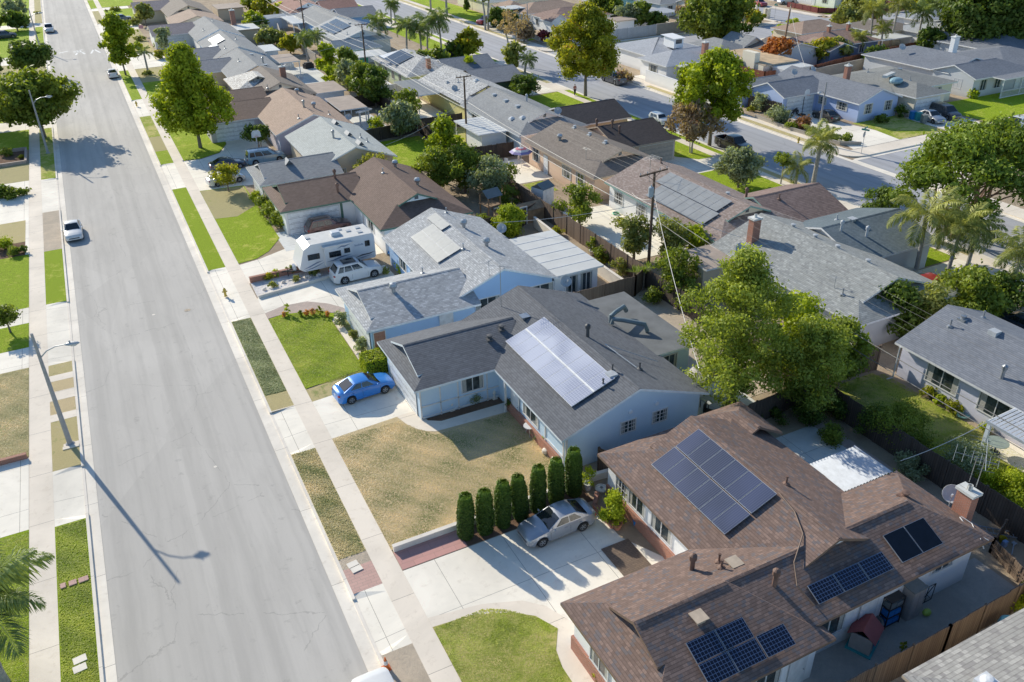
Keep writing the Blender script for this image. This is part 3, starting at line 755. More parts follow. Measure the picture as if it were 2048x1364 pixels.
    def window(s,face,a,pos,z=1.0,w=1.5,h=1.1,kind='slide',frame=None):
        f=s.panel(face,a,pos,z,w,h);fr=MB();t=.07
        def bx(i0,i1,j0,j1,k0,k1,mb,mi=0):
            p=lambda i,j,k: f(i,j,k)
            for q in (((i0,j0,k1),(i1,j0,k1),(i1,j1,k1),(i0,j1,k1)),((i0,j1,k0),(i0,j1,k1),(i1,j1,k1),(i1,j1,k0)),((i0,j0,k0),(i1,j0,k0),(i1,j0,k1),(i0,j0,k1)),((i0,j0,k0),(i0,j0,k1),(i0,j1,k1),(i0,j1,k0)),((i1,j0,k0),(i1,j1,k0),(i1,j1,k1),(i1,j0,k1))):
                mb.face([p(*c) for c in q],mi)
        bx(-w/2 - t,w/2+t,-t,0,-.02,.06,fr);bx(-w/2 - t,w/2+t,h,h+t,-.02,.05,fr)
        bx(-w/2 - t,-w/2,0,h,-.02,.05,fr);bx(w/2,w/2+t,0,h,-.02,.05,fr)
        bx(-.025,.025,0,h,-.02,.045,fr)
        if kind == 'grid':
            for i in (-w/4,w/4): bx(i - .012,i+.012,0,h,-.02,.035,fr)
            for j in (h/3,2*h/3): bx(-w/2,w/2,j - .012,j+.012,-.02,.034,fr)
        wo=s.add(fr,'window',frame or M_frame)
        g=MB();g.face([f(-w/2,0,.015),f(w/2,0,.015),f(w/2,h,.015),f(-w/2,h,.015)])
        s.add(g,'pane',M_glass,wo)
        if kind in ('slide','grid') and w>.9:
            for i0,i1 in ((-w/2+.03,-w*.3),(w*.34,w/2 - .03)):
                c=MB();c.face([f(i0,.02,.019),f(i1,.02,.019),f(i1,h - .02,.019),f(i0,h - .02,.019)]);s.add(c,'curtain',M_curtain,wo)
        return wo
    def door(s,face,a,pos,w=.9,h=2.0,mat=None,name='door',z=0.02):
        f=s.panel(face,a,pos,z,w,h);m=MB()
        m.face([f(-w/2,0,.05),f(w/2,0,.05),f(w/2,h,.05),f(-w/2,h,.05)])
        for q in ((-w/2 - .06,-w/2,0,h),(w/2,w/2+.06,0,h),(-w/2 - .06,w/2+.06,h,h+.07)):
            m.face([f(q[0],q[2],.06),f(q[1],q[2],.06),f(q[1],q[3],.06),f(q[0],q[3],.06)],1)
        if name == 'garage_door':
            for j in range(1,4): m.face([f(-w/2,j*h/4 - .012,.056),f(w/2,j*h/4 - .012,.056),f(w/2,j*h/4+.012,.056),f(-w/2,j*h/4+.012,.056)],2)
            n=int(w/1.0)
            for i in range(n):
                for j in range(4):
                    x0=-w/2+(i+.14)*w/n;x1=-w/2+(i+.86)*w/n;y0=j*h/4+.1;y1=(j+1)*h/4 - .1
                    m.face([f(x0,y0,.054),f(x1,y0,.054),f(x1,y0+.02,.054),f(x0,y0+.02,.054)],2)
        o=s.add(m,name,[mat or M_gdoor,M_frame,M_screen])
        if name == 'door':
            k=MB();p=f(w*.4,.95,.09);k.sphere(p,.035,seg=6,rings=4);s.add(k,'handle',M_metal,o)
        return o
    def trim(s,face,segs,pos,w=.11,mat=None,name='wall_trim'):
        """flat battens on a wall: (a0,z0,a1,z1)"""
        m=MB();
        for a0,z0,a1,z1 in segs:
            if face in 'SN':
                y=pos - .02 if face == 'S' else pos+.02
                m.obox(((a0+a1)/2,y,(z0+z1)/2),(max(abs(a1 - a0)/2,w/2),0,0),(0,.03,0),(0,0,max(abs(z1 - z0)/2,w/2)))
            else:
                x=pos - .02 if face == 'W' else pos+.02
                m.obox((x,(a0+a1)/2,(z0+z1)/2),(.03,0,0),(0,max(abs(a1 - a0)/2,w/2),0),(0,0,max(abs(z1 - z0)/2,w/2)))
        return s.add(m,name,mat or M_frame)
    def vent(s,kind,x,y,ri=0,mat=None):
        z=s.z(x,y);m=MB();name = 'roof_vent'
        if kind == 'pipe': m.lathe([(.05,-.1),(.05,.42),(.07,.42),(.07,.5),(0,.5)],8,(x,y,z));m.lathe([(.2,-.06),(.18,.06),(.05,.12)],8,(x,y,z));mt=mat or M_metal
        elif kind == 'flue': m.lathe([(.11,-.2),(.11,.6),(.17,.6),(.17,.82),(.05,.92),(0,.92)],10,(x,y,z));name = 'flue_pipe';mt=mat or M_metal
        elif kind == 'turbine': m.lathe([(.15,-.15),(.15,.25),(.27,.32),(.31,.5),(.24,.66),(0,.72)],12,(x,y,z));name = 'turbine_vent';mt=M_metal
        elif kind == 'box':
            m.box(x - .2,x+.2,y - .2,y+.2,z - .15,z+.13);m.box(x - .3,x+.3,y - .3,y+.3,z+.13,z+.17);mt=mat or M_metal
        elif kind == 'low':
            m.box(x - .32,x+.05,y - .3,y+.25,z - .12,z+.02,0);m.lathe([(.15,-.1),(.15,.14),(.2,.16),(.2,.22),(0,.25)],9,(x - .05,y,z));mt=mat or M_metal
        elif kind == 'dormer':
            a=.35;m.face([(x - a,y - a,z+.05),(x+a,y - a,z+.05),(x,y - a,z+.42)],1);m.face([(x - a - .05,y - a - .06,z - .0),(x,y - a - .06,z+.45),(x,y+.9,z+.45),(x - a - .05,y+.9,z)][::-1]);m.face([(x+a+.05,y - a - .06,z),(x,y - a - .06,z+.45),(x,y+.9,z+.45),(x+a+.05,y+.9,z)]);name = 'vent_dormer'
            return s.add(m,name,[mat or M_greyp,M_screen],s.roofs[ri])
        elif kind == 'dome': m.box(x - .35,x+.35,y - .35,y+.35,z - .2,z+.1);m.sphere((x,y,z+.1),.3,.3,.18,10,6);mt=M_whitemetal;name = 'skylight'
        elif kind == 'square': m.box(x - .28,x+.28,y - .28,y+.28,z - .15,z+.2);mt=mat or M_dish
        return s.add(m,name,mt,s.roofs[ri])
    def dish(s,x,y,z=None,az=-120,r=.38,pole=.7,ri=0):
        z=s.z(x,y) if z is None else z;m=MB()
        m.tube([(x,y,z - .1),(x,y,z+pole)],.03,6)
        c=Vector((x,y,z+pole));d=Vector((math.cos(R(az))*.8,math.sin(R(az))*.8,.6)).normalized()
        q=d.to_track_quat('Z','Y').to_matrix()
        prof=[(0,-.12),(r*.5,-.085),(r*.8,-.035),(r,.02),(r*1.02,.0),(r*.8,-.06),(r*.5,-.11),(0,-.15)]
        mm=MB();mm.lathe(prof,16)
        m.v+=[tuple(c+q @ Vector(p)) for p in mm.v] if False else []
        n0=len(m.v);m.v+=[tuple(c+q @ Vector(p)) for p in mm.v];m.f+=[tuple(i+n0 for i in f) for f in mm.f];m.m+=mm.m;m.uv+=mm.uv
        m.tube([tuple(c+q @ Vector((0,-r,0))),tuple(c+q @ Vector((0,-.1,r*1.1)))],.018,5)
        m.obox(tuple(c+q @ Vector((0,-.08,r*1.12))),(.05,0,0),(0,.04,0),(0,0,.06))
        return s.add(m,'satellite_dish',M_dish,s.root)
    def antenna(s,x,y,z=None,h=3.0,az=20,n=7,w=1.1):
        z=s.z(x,y) if z is None else z;m=MB();m.tube([(x,y,z - .1),(x,y,z+h)],.022,6)
        d=Vector((math.cos(R(az)),math.sin(R(az)),0));p=Vector((-d.y,d.x,0));t=Vector((x,y,z+h - .1))
        m.tube([t - d*w,t+d*w],.014,4)
        for i in range(n):
            c=t+d*w*(-1+2*i/(n - 1));l=.35+.45*i/n;m.tube([c - p*l,c+p*l],.008,4)
        return s.add(m,'antenna',M_metal,s.root)
    def chimney(s,x,y,w=.9,d=.55,top=5.6,mat=None,base=0,flues=1):
        m=MB();m.box(x - w/2,x+w/2,y - d/2,y+d/2,base,top);o=s.add(m,'chimney',mat or M_brick)
        c=MB();c.box(x - w/2 - .08,x+w/2+.08,y - d/2 - .08,y+d/2+.08,top,top+.14);c.lathe([(.12,.14),(.12,.4),(.1,.4),(.1,.14)],8,(x,y,top));s.add(c,'chimney_cap',M_patio,o);return o
    def solar(s,ax,a0,a1,b0,b1,na,nb,mat,frame,lift=.12,gap=.02,gapb=None):
        """panel field on the roof: a = along the eave (na panels), b = horizontal distance across the slope (nb rows)"""
        gb=gapb if gapb is not None else gap
        for i in range(na):
            for j in range(nb):
                p0=a0+(a1 - a0)*i/na;p1=a0+(a1 - a0)*(i+1)/na - gap
                q0=b0+(b1 - b0)*j/nb;q1=b0+(b1 - b0)*(j+1)/nb - gb
                if ax == 'y': pts=[(q0,p0),(q1,p0),(q1,p1),(q0,p1)]
                else: pts=[(p0,q0),(p1,q0),(p1,q1),(p0,q1)]
                P3=[Vector((x,y,s.z(x,y))) for x,y in pts]
                n=(P3[1] - P3[0]).cross(P3[3] - P3[0]).normalized()
                m=MB();T=[p+n*(lift+.04) for p in P3];B=[p+n*lift for p in P3]
                for k in range(4): m.face([B[k],B[(k+1) % 4],T[(k+1) % 4],T[k]],1)
                m.face(T,1);m.face(B[::-1],1)
                c=sum(T,Vector())/4;I=[c+(t - c)*.975+n*.004 for t in T]
                L=(I[1] - I[0]).length;Wd=(I[3] - I[0]).length
                m.face(I,0,[(0.012,0.012),(L,0.012),(L,Wd),(0.012,Wd)])
                s.add(m,'solar_panel',[mat,frame])
# ------------------------------------------------------------------ the houses, near to far
M_pvdark=solarmat('solar_cells_dark',(.006,.008,.02),(.13,.18,.30),rough=.12);M_pvglare=solarmat('solar_cells_glare',(.36,.38,.48),(.62,.64,.72),rough=.15,spec=.8,sheen=(.56,.58,.68))  # second material: sky reflection painted as pale cell colour
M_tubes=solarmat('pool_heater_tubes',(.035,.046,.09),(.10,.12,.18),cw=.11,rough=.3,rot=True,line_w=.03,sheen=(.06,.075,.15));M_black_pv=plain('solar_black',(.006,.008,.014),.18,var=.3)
M_beigepv=plain('collector_beige',(.50,.49,.45),.3,var=.06);M_greypv=plain('collector_grey',(.33,.335,.33),.35,var=.12,scale=1.2);M_alu=plain('aluminium_frame',(.48,.50,.53),.4,.5)
M_dishw=plain('pale_frame',(.40,.43,.48),.4);M_roll=plain('rolled_roof_grey',(.175,.18,.18),.8,var=.22,scale=.8);M_rolltan=plain('rolled_roof_tan',(.42,.34,.28),.85,var=.15,scale=.9);M_whiteroof=plain('white_panel_roof',(.68,.67,.63),.5,var=.07,scale=.6)
M_corr=plain('corrugated_metal_white',(.56,.59,.63),.45,.1)
G_ROW = 'houses in the front row along the wide road';G_BACK = 'houses in the back row facing the side road'

# house with brown mixed shingles and three solar fields
h=House('house','brown shingled house with three solar fields and tall brick chimney, nearest the camera',(20,18),G_ROW,wall=W_white,roofm=S_brown,fascia=F_brown)
h.wing(12.7,21.6,15.0,21.8,'x',2.6,4.12,'d','h',k0=.5,k1=.88)
h.wing(18.2,31.9,15.7,21.2,'x',2.86,4.1,'g','h',walls=True,over=.5)
h.wing(19.5,28.7,17.7,29.8,'y',2.6,4.62,'g','d',k1=.46)
h.wing(25.9,29.4,26.6,30.1,'y',2.6,3.6,'g','h',walls=False)
h.solar('y',21.2,26.95,20.95,23.85,6,2,M_tubes,M_dishw,gap=.03,gapb=.06)
h.solar('x',15.5,18.3,15.42,17.05,2,2,M_pvdark,M_alu,gap=.035)
h.solar('x',18.33,19.75,15.42,16.24,1,1,M_pvdark,M_alu)
h.solar('x',21.75,26.05,16.3,17.1,3,1,M_pvdark,M_alu,gap=.04)
h.solar('x',26.6,29.15,16.35,17.6,2,1,M_black_pv,M_alu,gap=.03)
m=MB();n=16  # corrugated patio roof
for i in range(n):
    x0=28.55+i*3.35/n;x1=x0+3.35/n;xm=(x0+x1)/2
    m.face([(x0,21.4,2.62),(xm,21.4,2.71),(xm,23.95,2.56),(x0,23.95,2.47)]);m.face([(xm,21.4,2.71),(x1,21.4,2.62),(x1,23.95,2.47),(xm,23.95,2.56)])
m.box(28.5,31.95,23.9,23.98,2.32,2.5);m.box(28.5,28.56,21.4,23.95,2.42,2.62);m.box(31.9,31.96,21.4,23.95,2.42,2.6)
h.add(m,'patio_roof',M_corr)
m=MB();m.box(31.75,31.87,23.75,23.87,0,2.5);h.add(m,'post',M_frame)
h.chimney(32.0,17.5,.5,.8,4.2)
h.dish(32.55,18.5,1.4,-150,.45,1.7)
h.antenna(32.45,17.5,4.4,1.9,35,9,1.3);h.antenna(32.5,17.9,4.4,1.4,120,6,.9)
for k,x,y,ri in (('flue',18.3,20.2,0),('pipe',19.5,19.9,0),('pipe',19.2,19.4,0),('box',19.8,19.3,0),('flue',20.5,17.6,1),('box',16.6,17.6,0),('pipe',24.9,21.8,2),('low',29.6,18.9,1)): h.vent(k,x,y,ri,M_rust if k != 'box' else F_tan)
m=MB()
m.tube([(23.9,21.25,h.z(23.9,21.25)+.06),(23.7,20.0,h.z(23.7,20)+.06),(23.2,18.9,h.z(23.2,18.9)+.06),(21.9,18.0,h.z(21.9,18)+.1),(21.4,17.2,h.z(21.4,17.2)+.06),(21.6,16.3,h.z(21.6,16.3)+.06)],.03,5);h.add(m,'conduit',F_brown)
m=MB();m.tube([(31.4,17.2,3.15),(31.25,16.8,3.1),(31.5,16.4,3.02),(31.2,15.9,2.95),(31.3,15.68,2.5)],.025,5);m.tube([(31.5,17.2,3.15),(31.6,16.7,3.08),(31.3,16.2,3.0),(31.5,15.7,2.9)],.02,5);h.add(m,'cable',M_frame)
h.window('S',22.6,16.2,.95,1.7,1.1);h.window('S',29.4,16.2,1.7,1.3,.55);h.window('S',18.5,15.45,.9,1.5,1.2);h.window('S',16.4,15.45,.9,1.7,1.2);h.door('S',24.9,16.2,.95,2.0);h.door('S',20.2,15.45,.85,2.0,M_frame)
h.window('W',28.0,19.95,1.0,1.0,1.1,'grid');h.window('W',26.6,19.95,1.0,1.4,1.1);h.window('W',24.5,19.95,1.0,1.6,1.1)
for q in ((19.82,19.96,22.2,29.3,0,.75),(13.02,13.16,15.4,21.4,0,.8)): m=MB();m.box(*q,bottom=False);h.add(m,'brick_skirt',M_brick)
m=MB();m.box(21.2,21.75,23.8,24.3,0,.01);
h.door('N',16.2,21.37,4.9,2.1,M_gdoor,'garage_door');h.window('W',16.6,13.14,.9,1.7,1.1);h.window('W',19.3,13.14,.9,1.3,1.1)

# charcoal house with bright solar array
h=House('house','pale blue house with charcoal shingles and one large bright solar array',(20,40),G_ROW,wall=W_pale,roofm=S_char,fascia=F_blue)
h.wing(18.45,28.5,31.75,46.7,'y',2.5,4.35)
h.wing(13.1,21.5,40.2,47.1,'x',2.5,3.82,'d','g',k0=.3)
h.flat(28.1,31.35,36.6,45.2,2.62,M_roll,F_blue,W_pale,name='flat_roof')
h.solar('y',33.45,41.85,20.1,22.95,8,2,M_pvglare,M_whitemetal,gap=.012,gapb=.012)
m=MB();zq=lambda x,y: h.z(x,y)+.175;m.face([(21.47,33.45,zq(21.47,33.45)),(21.57,33.45,zq(21.57,33.45)),(21.57,41.8,zq(21.57,41.8)),(21.47,41.8,zq(21.47,41.8))]);h.add(m,'panel_rail',M_whitemetal)
for k,x,y,ri in (('box',22.1,43.1,0),('low',20.4,43.0,1),('low',19.3,42.5,1),('flue',24.2,38.6,0),('pipe',23.2,34.2,0),('pipe',25.2,34.3,0),('pipe',22.2,33.6,0),('square',22.95,33.9,0)): h.vent(k,x,y,ri,plain('vent_dark',(.10,.10,.105),.6) if k in ('low','flue','pipe') else None)
h.dish(27.2,46.5,None,-100,.42,.9);h.antenna(21.6,45.6,None,3.1,-40,8,.8);h.antenna(28.0,32.4,None,1.5,70,2,.1)
m=MB()
m.tube([(27.6,41.15,3.0),(27.6,41.15,3.45),(28.1,41.4,3.5),(29.1,41.9,3.45),(29.4,42.0,3.0)],.16,10);m.tube([(27.6,41.0,2.95),(27.65,41.0,3.3),(28.2,40.5,3.3),(29.2,39.5,3.2),(29.35,39.4,2.7)],.16,10);h.add(m,'roof_duct',plain('duct_grey',(.20,.25,.27),.5,.2),smooth=True,merge=True)
m=MB();m.tube([(24.6,37.2,4.15),(24.9,34.2,4.0)],.025,5);m.tube([(24.6,37.2,4.15),(25.7,36.3,3.75),(27.2,35.2,3.2)],.02,5);h.add(m,'conduit',M_metal)
yw=32.07
h.window('S',23.0,yw,1.4,.95,.75,'grid',M_frame);h.window('S',25.2,yw,1.4,.95,.75,'grid',M_frame)
for a in (23.1,24.9):
    m=MB();m.tube([(a,yw - .08,2.75),(a,yw+.02,2.75)],.13,10);h.add(m,'gable_vent',F_blue)
h.trim('S',[(18.93,0,18.93,2.5)],yw,.14)
h.window('S',17.1,40.65,1.15,1.4,1.0);h.trim('S',[(13.6,0,13.6,2.4),(14.9,0,14.9,2.4),(16.1,0,16.1,2.4),(18.1,0,18.1,2.4),(13.6,.95,16.1,.95),(13.6,.15,18.9,.15),(16.1,.9,18.9,.9),(13.6,2.35,18.9,2.35)],40.65,.09)
h.door('W',43.6,13.55,4.8,2.1,M_gdoor,'garage_door');h.trim('W',[(32.3,0,32.3,2.4),(34.4,0,34.4,2.4),(32.3,.9,34.4,.9)],18.9,.1)
m=MB();m.box(18.72,18.9,32.6,39.4,0,.7,bottom=False);h.add(m,'brick_skirt',M_brick)
h.door('W',38.2,18.9,1.0,2.05);h.window('W',36.2,18.9,1.0,1.8,1.1)
m=MB();m.box(18.5,18.62,38.9,39.02,0,2.4);h.add(m,'post',M_frame)
h.door('E',39.5,31.0,1.0,2.0,M_screen);h.window('S',29.4,36.95,1.1,1.2,1.0)

# light blue house with grey roof
h=House('house','light blue house with light grey roof, beige pool heater panels and white ribbed patio roof',(20,52),G_ROW,wall=W_blue,roofm=S_lgrey,fascia=F_white)
h.wing(19.25,28.5,49.7,63.9,'y',2.5,4.3)
h.wing(12.9,21.5,48.7,56.2,'x',2.5,3.82,'d','g',k0=.28)
h.flat(28.35,32.6,49.9,58.1,2.55,M_whiteroof,F_white,W_white,name='patio_roof',ribs=1.35)
h.solar('y',55.2,61.0,20.9,22.9,4,2,M_beigepv,M_alu,gap=.02,lift=.1);h.solar('y',59.3,62.4,22.95,23.75,2,1,M_beigepv,M_alu,gap=.02,lift=.1)
for k,x,y,ri in (('turbine',24.9,59.3,0),('turbine',24.9,54.9,0),('pipe',23.0,55.1,0),('pipe',24.9,63.0,0),('turbine',16.0,51.6,1),('pipe',19.0,53.6,1)): h.vent(k,x,y,ri)
h.dish(28.4,59.4,2.6,-100,.42,.5);h.antenna(22.8,50.0,None,1.2,30,5,.5)
h.window('S',22.6,50.03,.75,1.9,1.35);h.window('S',27.0,50.03,1.3,2.2,.8);h.door('S',18.9,49.13,.95,2.05,M_frame);h.door('S',13.9,49.13,.8,2.0,M_brick)
h.trim('S',[(25.3,.6,25.3,2.2)],50.03,.12,W_blue)
h.door('W',51.9,13.33,4.8,2.1,M_gdoor,'garage_door')
for a in (29.9,31.2): h.window('S',a,50.23,.3,1.0,1.8)
h.window('W',57.6,19.7,.9,1.5,1.2);h.window('W',60.2,19.7,.9,1.6,1.2)

# brown roofed house, RV beside it
h=House('house','white walled house with dark brown roof and green trim, behind the parked travel trailer',(20,76),G_ROW,wall=W_white,roofm=S_dbrown,fascia=F_green)
h.wing(19.6,28.4,65.2,79.6,'y',2.6,4.45,'d','g',k0=.58)
h.wing(13.0,21.5,74.0,81.7,'x',2.5,3.85,'d','g',k0=.3)
for k,x,y,ri in (('turbine',25.4,77.2,0),('turbine',25.4,71.1,0),('pipe',23.4,75.0,0)): h.vent(k,x,y,ri)
for x,y in ((19.3,77.4),(18.9,75.4)): h.vent('flue',x,y,1,M_rust)
h.door('S',16.1,74.43,4.8,2.05,M_gdoor,'garage_door');h.trim('S',[(18.8,0,18.8,2.3)],74.43,.22,F_green);h.door('W',72.2,20.05,1.0,2.05);h.window('W',69.5,20.05,1,1.7,1.1)
h.window('S',23.2,65.65,1.0,1.5,1.1)

h=House('house','house with sage grey roof and stone coloured garage roof, between two driveways full of cars',(20,88),G_ROW,wall=W_tan,roofm=S_sage,fascia=F_white)
h.wing(19.2,28.1,84.3,98.2,'y',2.6,4.3)
h.wing(12.9,21.5,82.3,89.2,'x',2.5,3.72,'d','g',k0=.32,roofm=S_mgrey)
for k,x,y,ri in (('flue',22.8,89.8,0),('dormer',24.7,95.4,0),('dormer',24.6,90.0,0),('dormer',24.6,85.9,0),('pipe',26.2,88.6,0),('pipe',26.0,90.3,0),('dormer',16.6,85.0,1)): h.vent(k,x,y,ri)
h.window('S',21.6,84.63,1,1.5,1.1);h.door('W',85.7,13.33,4.8,2.1,M_gdoor,'garage_door')

h=House('house','lavender walled house with light brown roof and a wide brown patio roof on white posts',(20,106),G_ROW,wall=W_lav,roofm=S_tan,fascia=F_white)
h.wing(18.35,27.9,99.0,114.7,'y',2.6,4.45)
h.wing(11.9,21.0,108.6,117.2,'x',2.5,3.85,'h','g',roofm=S_dbrown)
h.flat(28.3,31.9,106.2,113.6,2.6,M_rolltan,F_white,posts=[(31.7,106.5),(31.7,113.3),(28.9,106.5)])
for k,x,y,ri in (('turbine',24.5,104.2,0),('turbine',24.5,112.5,0),('flue',23.0,103.0,0),('pipe',21.6,100.3,0),('pipe',25.6,101.5,0)): h.vent(k,x,y,ri)
h.dish(27.9,101.2,2.6,-100,.4,.4);h.door('S',15.4,109.05,4.8,2.1,M_gdoor,'garage_door');h.window('S',25.2,99.32,2.9,.5,.5);h.trim('W',[(99.5,0,99.5,2.4)],18.8,.15)

h=House('house','taupe roofed house with one sun bleached pale roof slope',(20,124),G_ROW,wall=W_cream,roofm=S_taupe,fascia=F_tan)
h.wing(19.3,28.2,117.2,131.2,'y',2.6,4.3,'d','g',k0=.4)
h.wing(12.5,21.5,115.9,123.9,'x',2.5,3.8,'d','g',k0=.3,roofm=S_dbrown)
h.wing(18.2,25.6,122.2,131.8,'y',2.9,4.32,'d','h',k0=.62,roofm=S_bleach,walls=False)
h.flat(28.1,32.5,117.2,123.8,2.5,M_rolltan,F_white,W_white)
for k,x,y,ri in (('pipe',21.2,124,2),('flue',25.6,125.4,0),('pipe',22,119,0)): h.vent(k,x,y,ri)
h.chimney(25.6,125,.8,.6,5.0,M_brick);h.dish(28.5,126.6,2.5,-100,.4,.4)

h=House('house','house with mid grey hip roof and a patio roof over garden furniture',(20,140),G_ROW,wall=W_tan,roofm=S_mgrey,fascia=F_white)
h.wing(19.2,27.7,131.9,147.4,'y',2.6,4.3)
h.wing(12.8,21.5,139.5,147,'x',2.5,3.75,'d','g',k0=.3,roofm=S_slate)
h.flat(28.5,31.8,140.2,147.2,2.6,M_rolltan,F_white,posts=[(31.6,140.4),(31.6,147)])
for k,x,y,ri in (('pipe',22,139,0),('flue',25.2,136.5,0),('box',24.8,143,0),('box',25,134,0)): h.vent(k,x,y,ri)

h=House('house','grey roofed house with three white skylight panels on the street slope',(20,158),G_ROW,wall=W_blue,roofm=S_mgrey,fascia=F_white)
h.wing(19.8,28.3,148.9,166.5,'y',2.6,4.3)
h.wing(13.2,21.5,150.2,157.6,'x',2.5,3.75,'d','g',k0=.3,roofm=S_slate)
h.flat(28.6,31.2,151.6,157.8,2.5,M_whiteroof,F_white,W_white)
h.solar('y',157.5,164.0,21.3,23.6,2,1,M_whitemetal,M_alu,gap=.3);h.solar('y',155.8,158.6,20.5,21.8,1,1,M_whitemetal,M_alu)
h.vent('pipe',25.2,158,0);h.vent('pipe',22.2,152,0)

h=House('house','grey roofed house with dark slate garage roof, brick chimney and white garage front',(20,176),G_ROW,wall=W_white,roofm=S_mgrey,fascia=F_white)
h.wing(19.8,28.5,167.8,185.2,'y',2.6,4.3)
h.wing(13.2,21.5,178.0,187.4,'x',2.5,3.8,'g','g',roofm=shingle('shingle_plum_slate',(.085,.08,.10),(.12,.11,.135)))
h.door('S',16.5,178.45,4.6,2.1,M_gdoor,'garage_door');h.chimney(29.3,183,.9,.6,5.2);h.flat(28.6,33,176,183,2.5,M_whiteroof,F_tan,W_tan);h.vent('pipe',22,173,0);h.vent('pipe',24.9,180,0)
h=House('house','farthest front row house with tan gable and dark garage roof',(20,205),G_ROW,wall=W_cream,roofm=S_taupe,fascia=F_tan)
h.wing(18.8,28.3,200.0,218.5,'y',2.6,4.4,'d','g',k0=.5)
h.wing(18.2,28.3,188.5,199.5,'y',2.6,4.0,'g','g',roofm=S_tan)
h.wing(13.3,21.5,213.0,223.5,'x',2.5,3.9,'g','g',roofm=shingle('shingle_plum_slate',(0,0,0),(0,0,0)))
h.flat(30,36,206,214,2.6,M_rolltan,F_tan,W_tan)

# small corner of the nearest grey tiled roof
h=House('house','pale grey tiled roof cut off at the lower right corner of the picture',(26,8),G_ROW,wall=W_cream,roofm=S_tile,fascia=F_tan)
h.wing(22.6,34.5,2.0,12.6,'x',2.5,4.1,'h','g')
m=MB();m.tube([(27.0,10.6,h.z(27,10.6)),(27.0,10.6,4.4),(27.6,10.9,4.5),(28.8,10.6,4.4),(29.4,9.8,4.3),(29.4,9.8,3.9)],.035,6);h.add(m,'roof_pipe',M_metal)
h.vent('dome',24.6,10.6,0)

# ---- back row
h=House('house','white walled bungalow with dark grey roof and striped white patio roof at the right edge',(46,25),G_BACK,wall=stucco('stucco_lilac_white',(.58,.58,.68)),roofm=S_slate,fascia=F_white)
h.wing(42.7,51.4,10,30.8,'y',2.5,4.15)
m=MB()
for i in range(40):
    y0=13+i*.235
    m.face([(40.5,y0,2.35),(43.3,y0,2.5),(43.3,y0+.16,2.5),(40.5,y0+.16,2.35)]);m.face([(40.5,y0+.16,2.35),(43.3,y0+.16,2.5),(43.3,y0+.235,2.45),(40.5,y0+.235,2.3)])
m.box(40.4,40.5,13,22.4,2.2,2.36);h.add(m,'patio_roof',M_corr)
for y in (22.2,18): m=MB();m.box(40.42,40.6,y - .1,y+.1,0,2.25);h.add(m,'post',F_blue)
h.window('W',27.3,43.15,.9,2.2,1.2);h.window('W',23.6,43.15,.9,2.2,1.2)
for k,x,y in (('pipe',45.6,29.3),('low',46.6,29.2),('square',46.6,27.0),('flue',44.0,24.3),('pipe',48.3,29)): h.vent(k,x,y,0)
m=MB();m.tube([(42.62,30.3,2.4),(42.62,30.3,.1),(42.2,30.4,.05)],.05,6);h.add(m,'downspout',M_frame)

h=House('house','large grey roofed house with red brick chimney and tan patio roof, among the palms',(48,42),G_BACK,wall=W_grey,roofm=shingle('shingle_warm_grey',(.20,.205,.195),(.24,.245,.235),extra=(.18,.185,.18)),fascia=F_white)
h.wing(42.2,52.2,33.4,49.0,'y',2.55,4.35,'d','g',k0=.38)
h.wing(50.0,58.8,40.7,49.3,'x',2.5,3.9,'g','g',roofm=shingle('shingle_blue_slate',(.085,.11,.125),(.12,.145,.16)))
h.flat(39.0,43.4,45.4,49.2,2.5,M_rolltan,F_white,W_tan,name='patio_roof')
h.chimney(44.4,46.6,.75,.6,5.2)
for x,y in ((47.9,45.9),(47.8,43.4),(47.7,41.0),(47.6,38.0)): h.vent('low',x,y,0,M_dish)
for x,y,k in ((53.2,46.4,'pipe'),(53.4,45.0,'box'),(51.4,44.2,'flue'),(53.0,43.0,'flue')): h.vent(k,x,y,1,M_dish)
h.dish(42.9,46.2,2.7,-120,.42,.5);h.vent('pipe',43.8,36.5,0);h.antenna(44.0,37.5,None,.9,20,2,.1)

h=House('house','white walled house with mauve brown roof and grey pool heater panels, behind the transformer pole',(48,58),G_BACK,wall=W_white,roofm=shingle('shingle_mauve',(.17,.13,.112),(.215,.17,.15),extra=(.25,.205,.185)),fascia=F_teal)
h.wing(42.9,52.3,48.7,66.2,'y',2.6,4.35,'d','g',k0=.5,gablem=W_cream)
h.wing(50.0,57.7,49.2,57.0,'x',2.5,3.9,'g','g',roofm=shingle('shingle_umber',(.15,.105,.09),(.21,.15,.13),rowh=.2))
h.solar('y',51.9,60.2,43.6,45.4,8,1,M_greypv,M_alu,gap=.03);h.solar('y',52.4,61.3,45.45,47.1,8,1,M_greypv,M_alu,gap=.03)
h.antenna(45.2,62.0,None,2.4,10,7,.8)
for y,w,k in ((64.2,1.4,'grid'),(60.4,1.5,'grid'),(54.6,1.9,'grid')): h.window('W',y,43.35,.9,w,1.1,k)
h.door('W',57.0,43.35,.95,2.0,M_screen);h.vent('pipe',47.9,64.0,0,M_rust);h.vent('low',47.9,54.0,0,M_dish);h.vent('flue',50.2,54.2,1,M_rust);h.vent('pipe',52.2,52.2,1,M_rust)

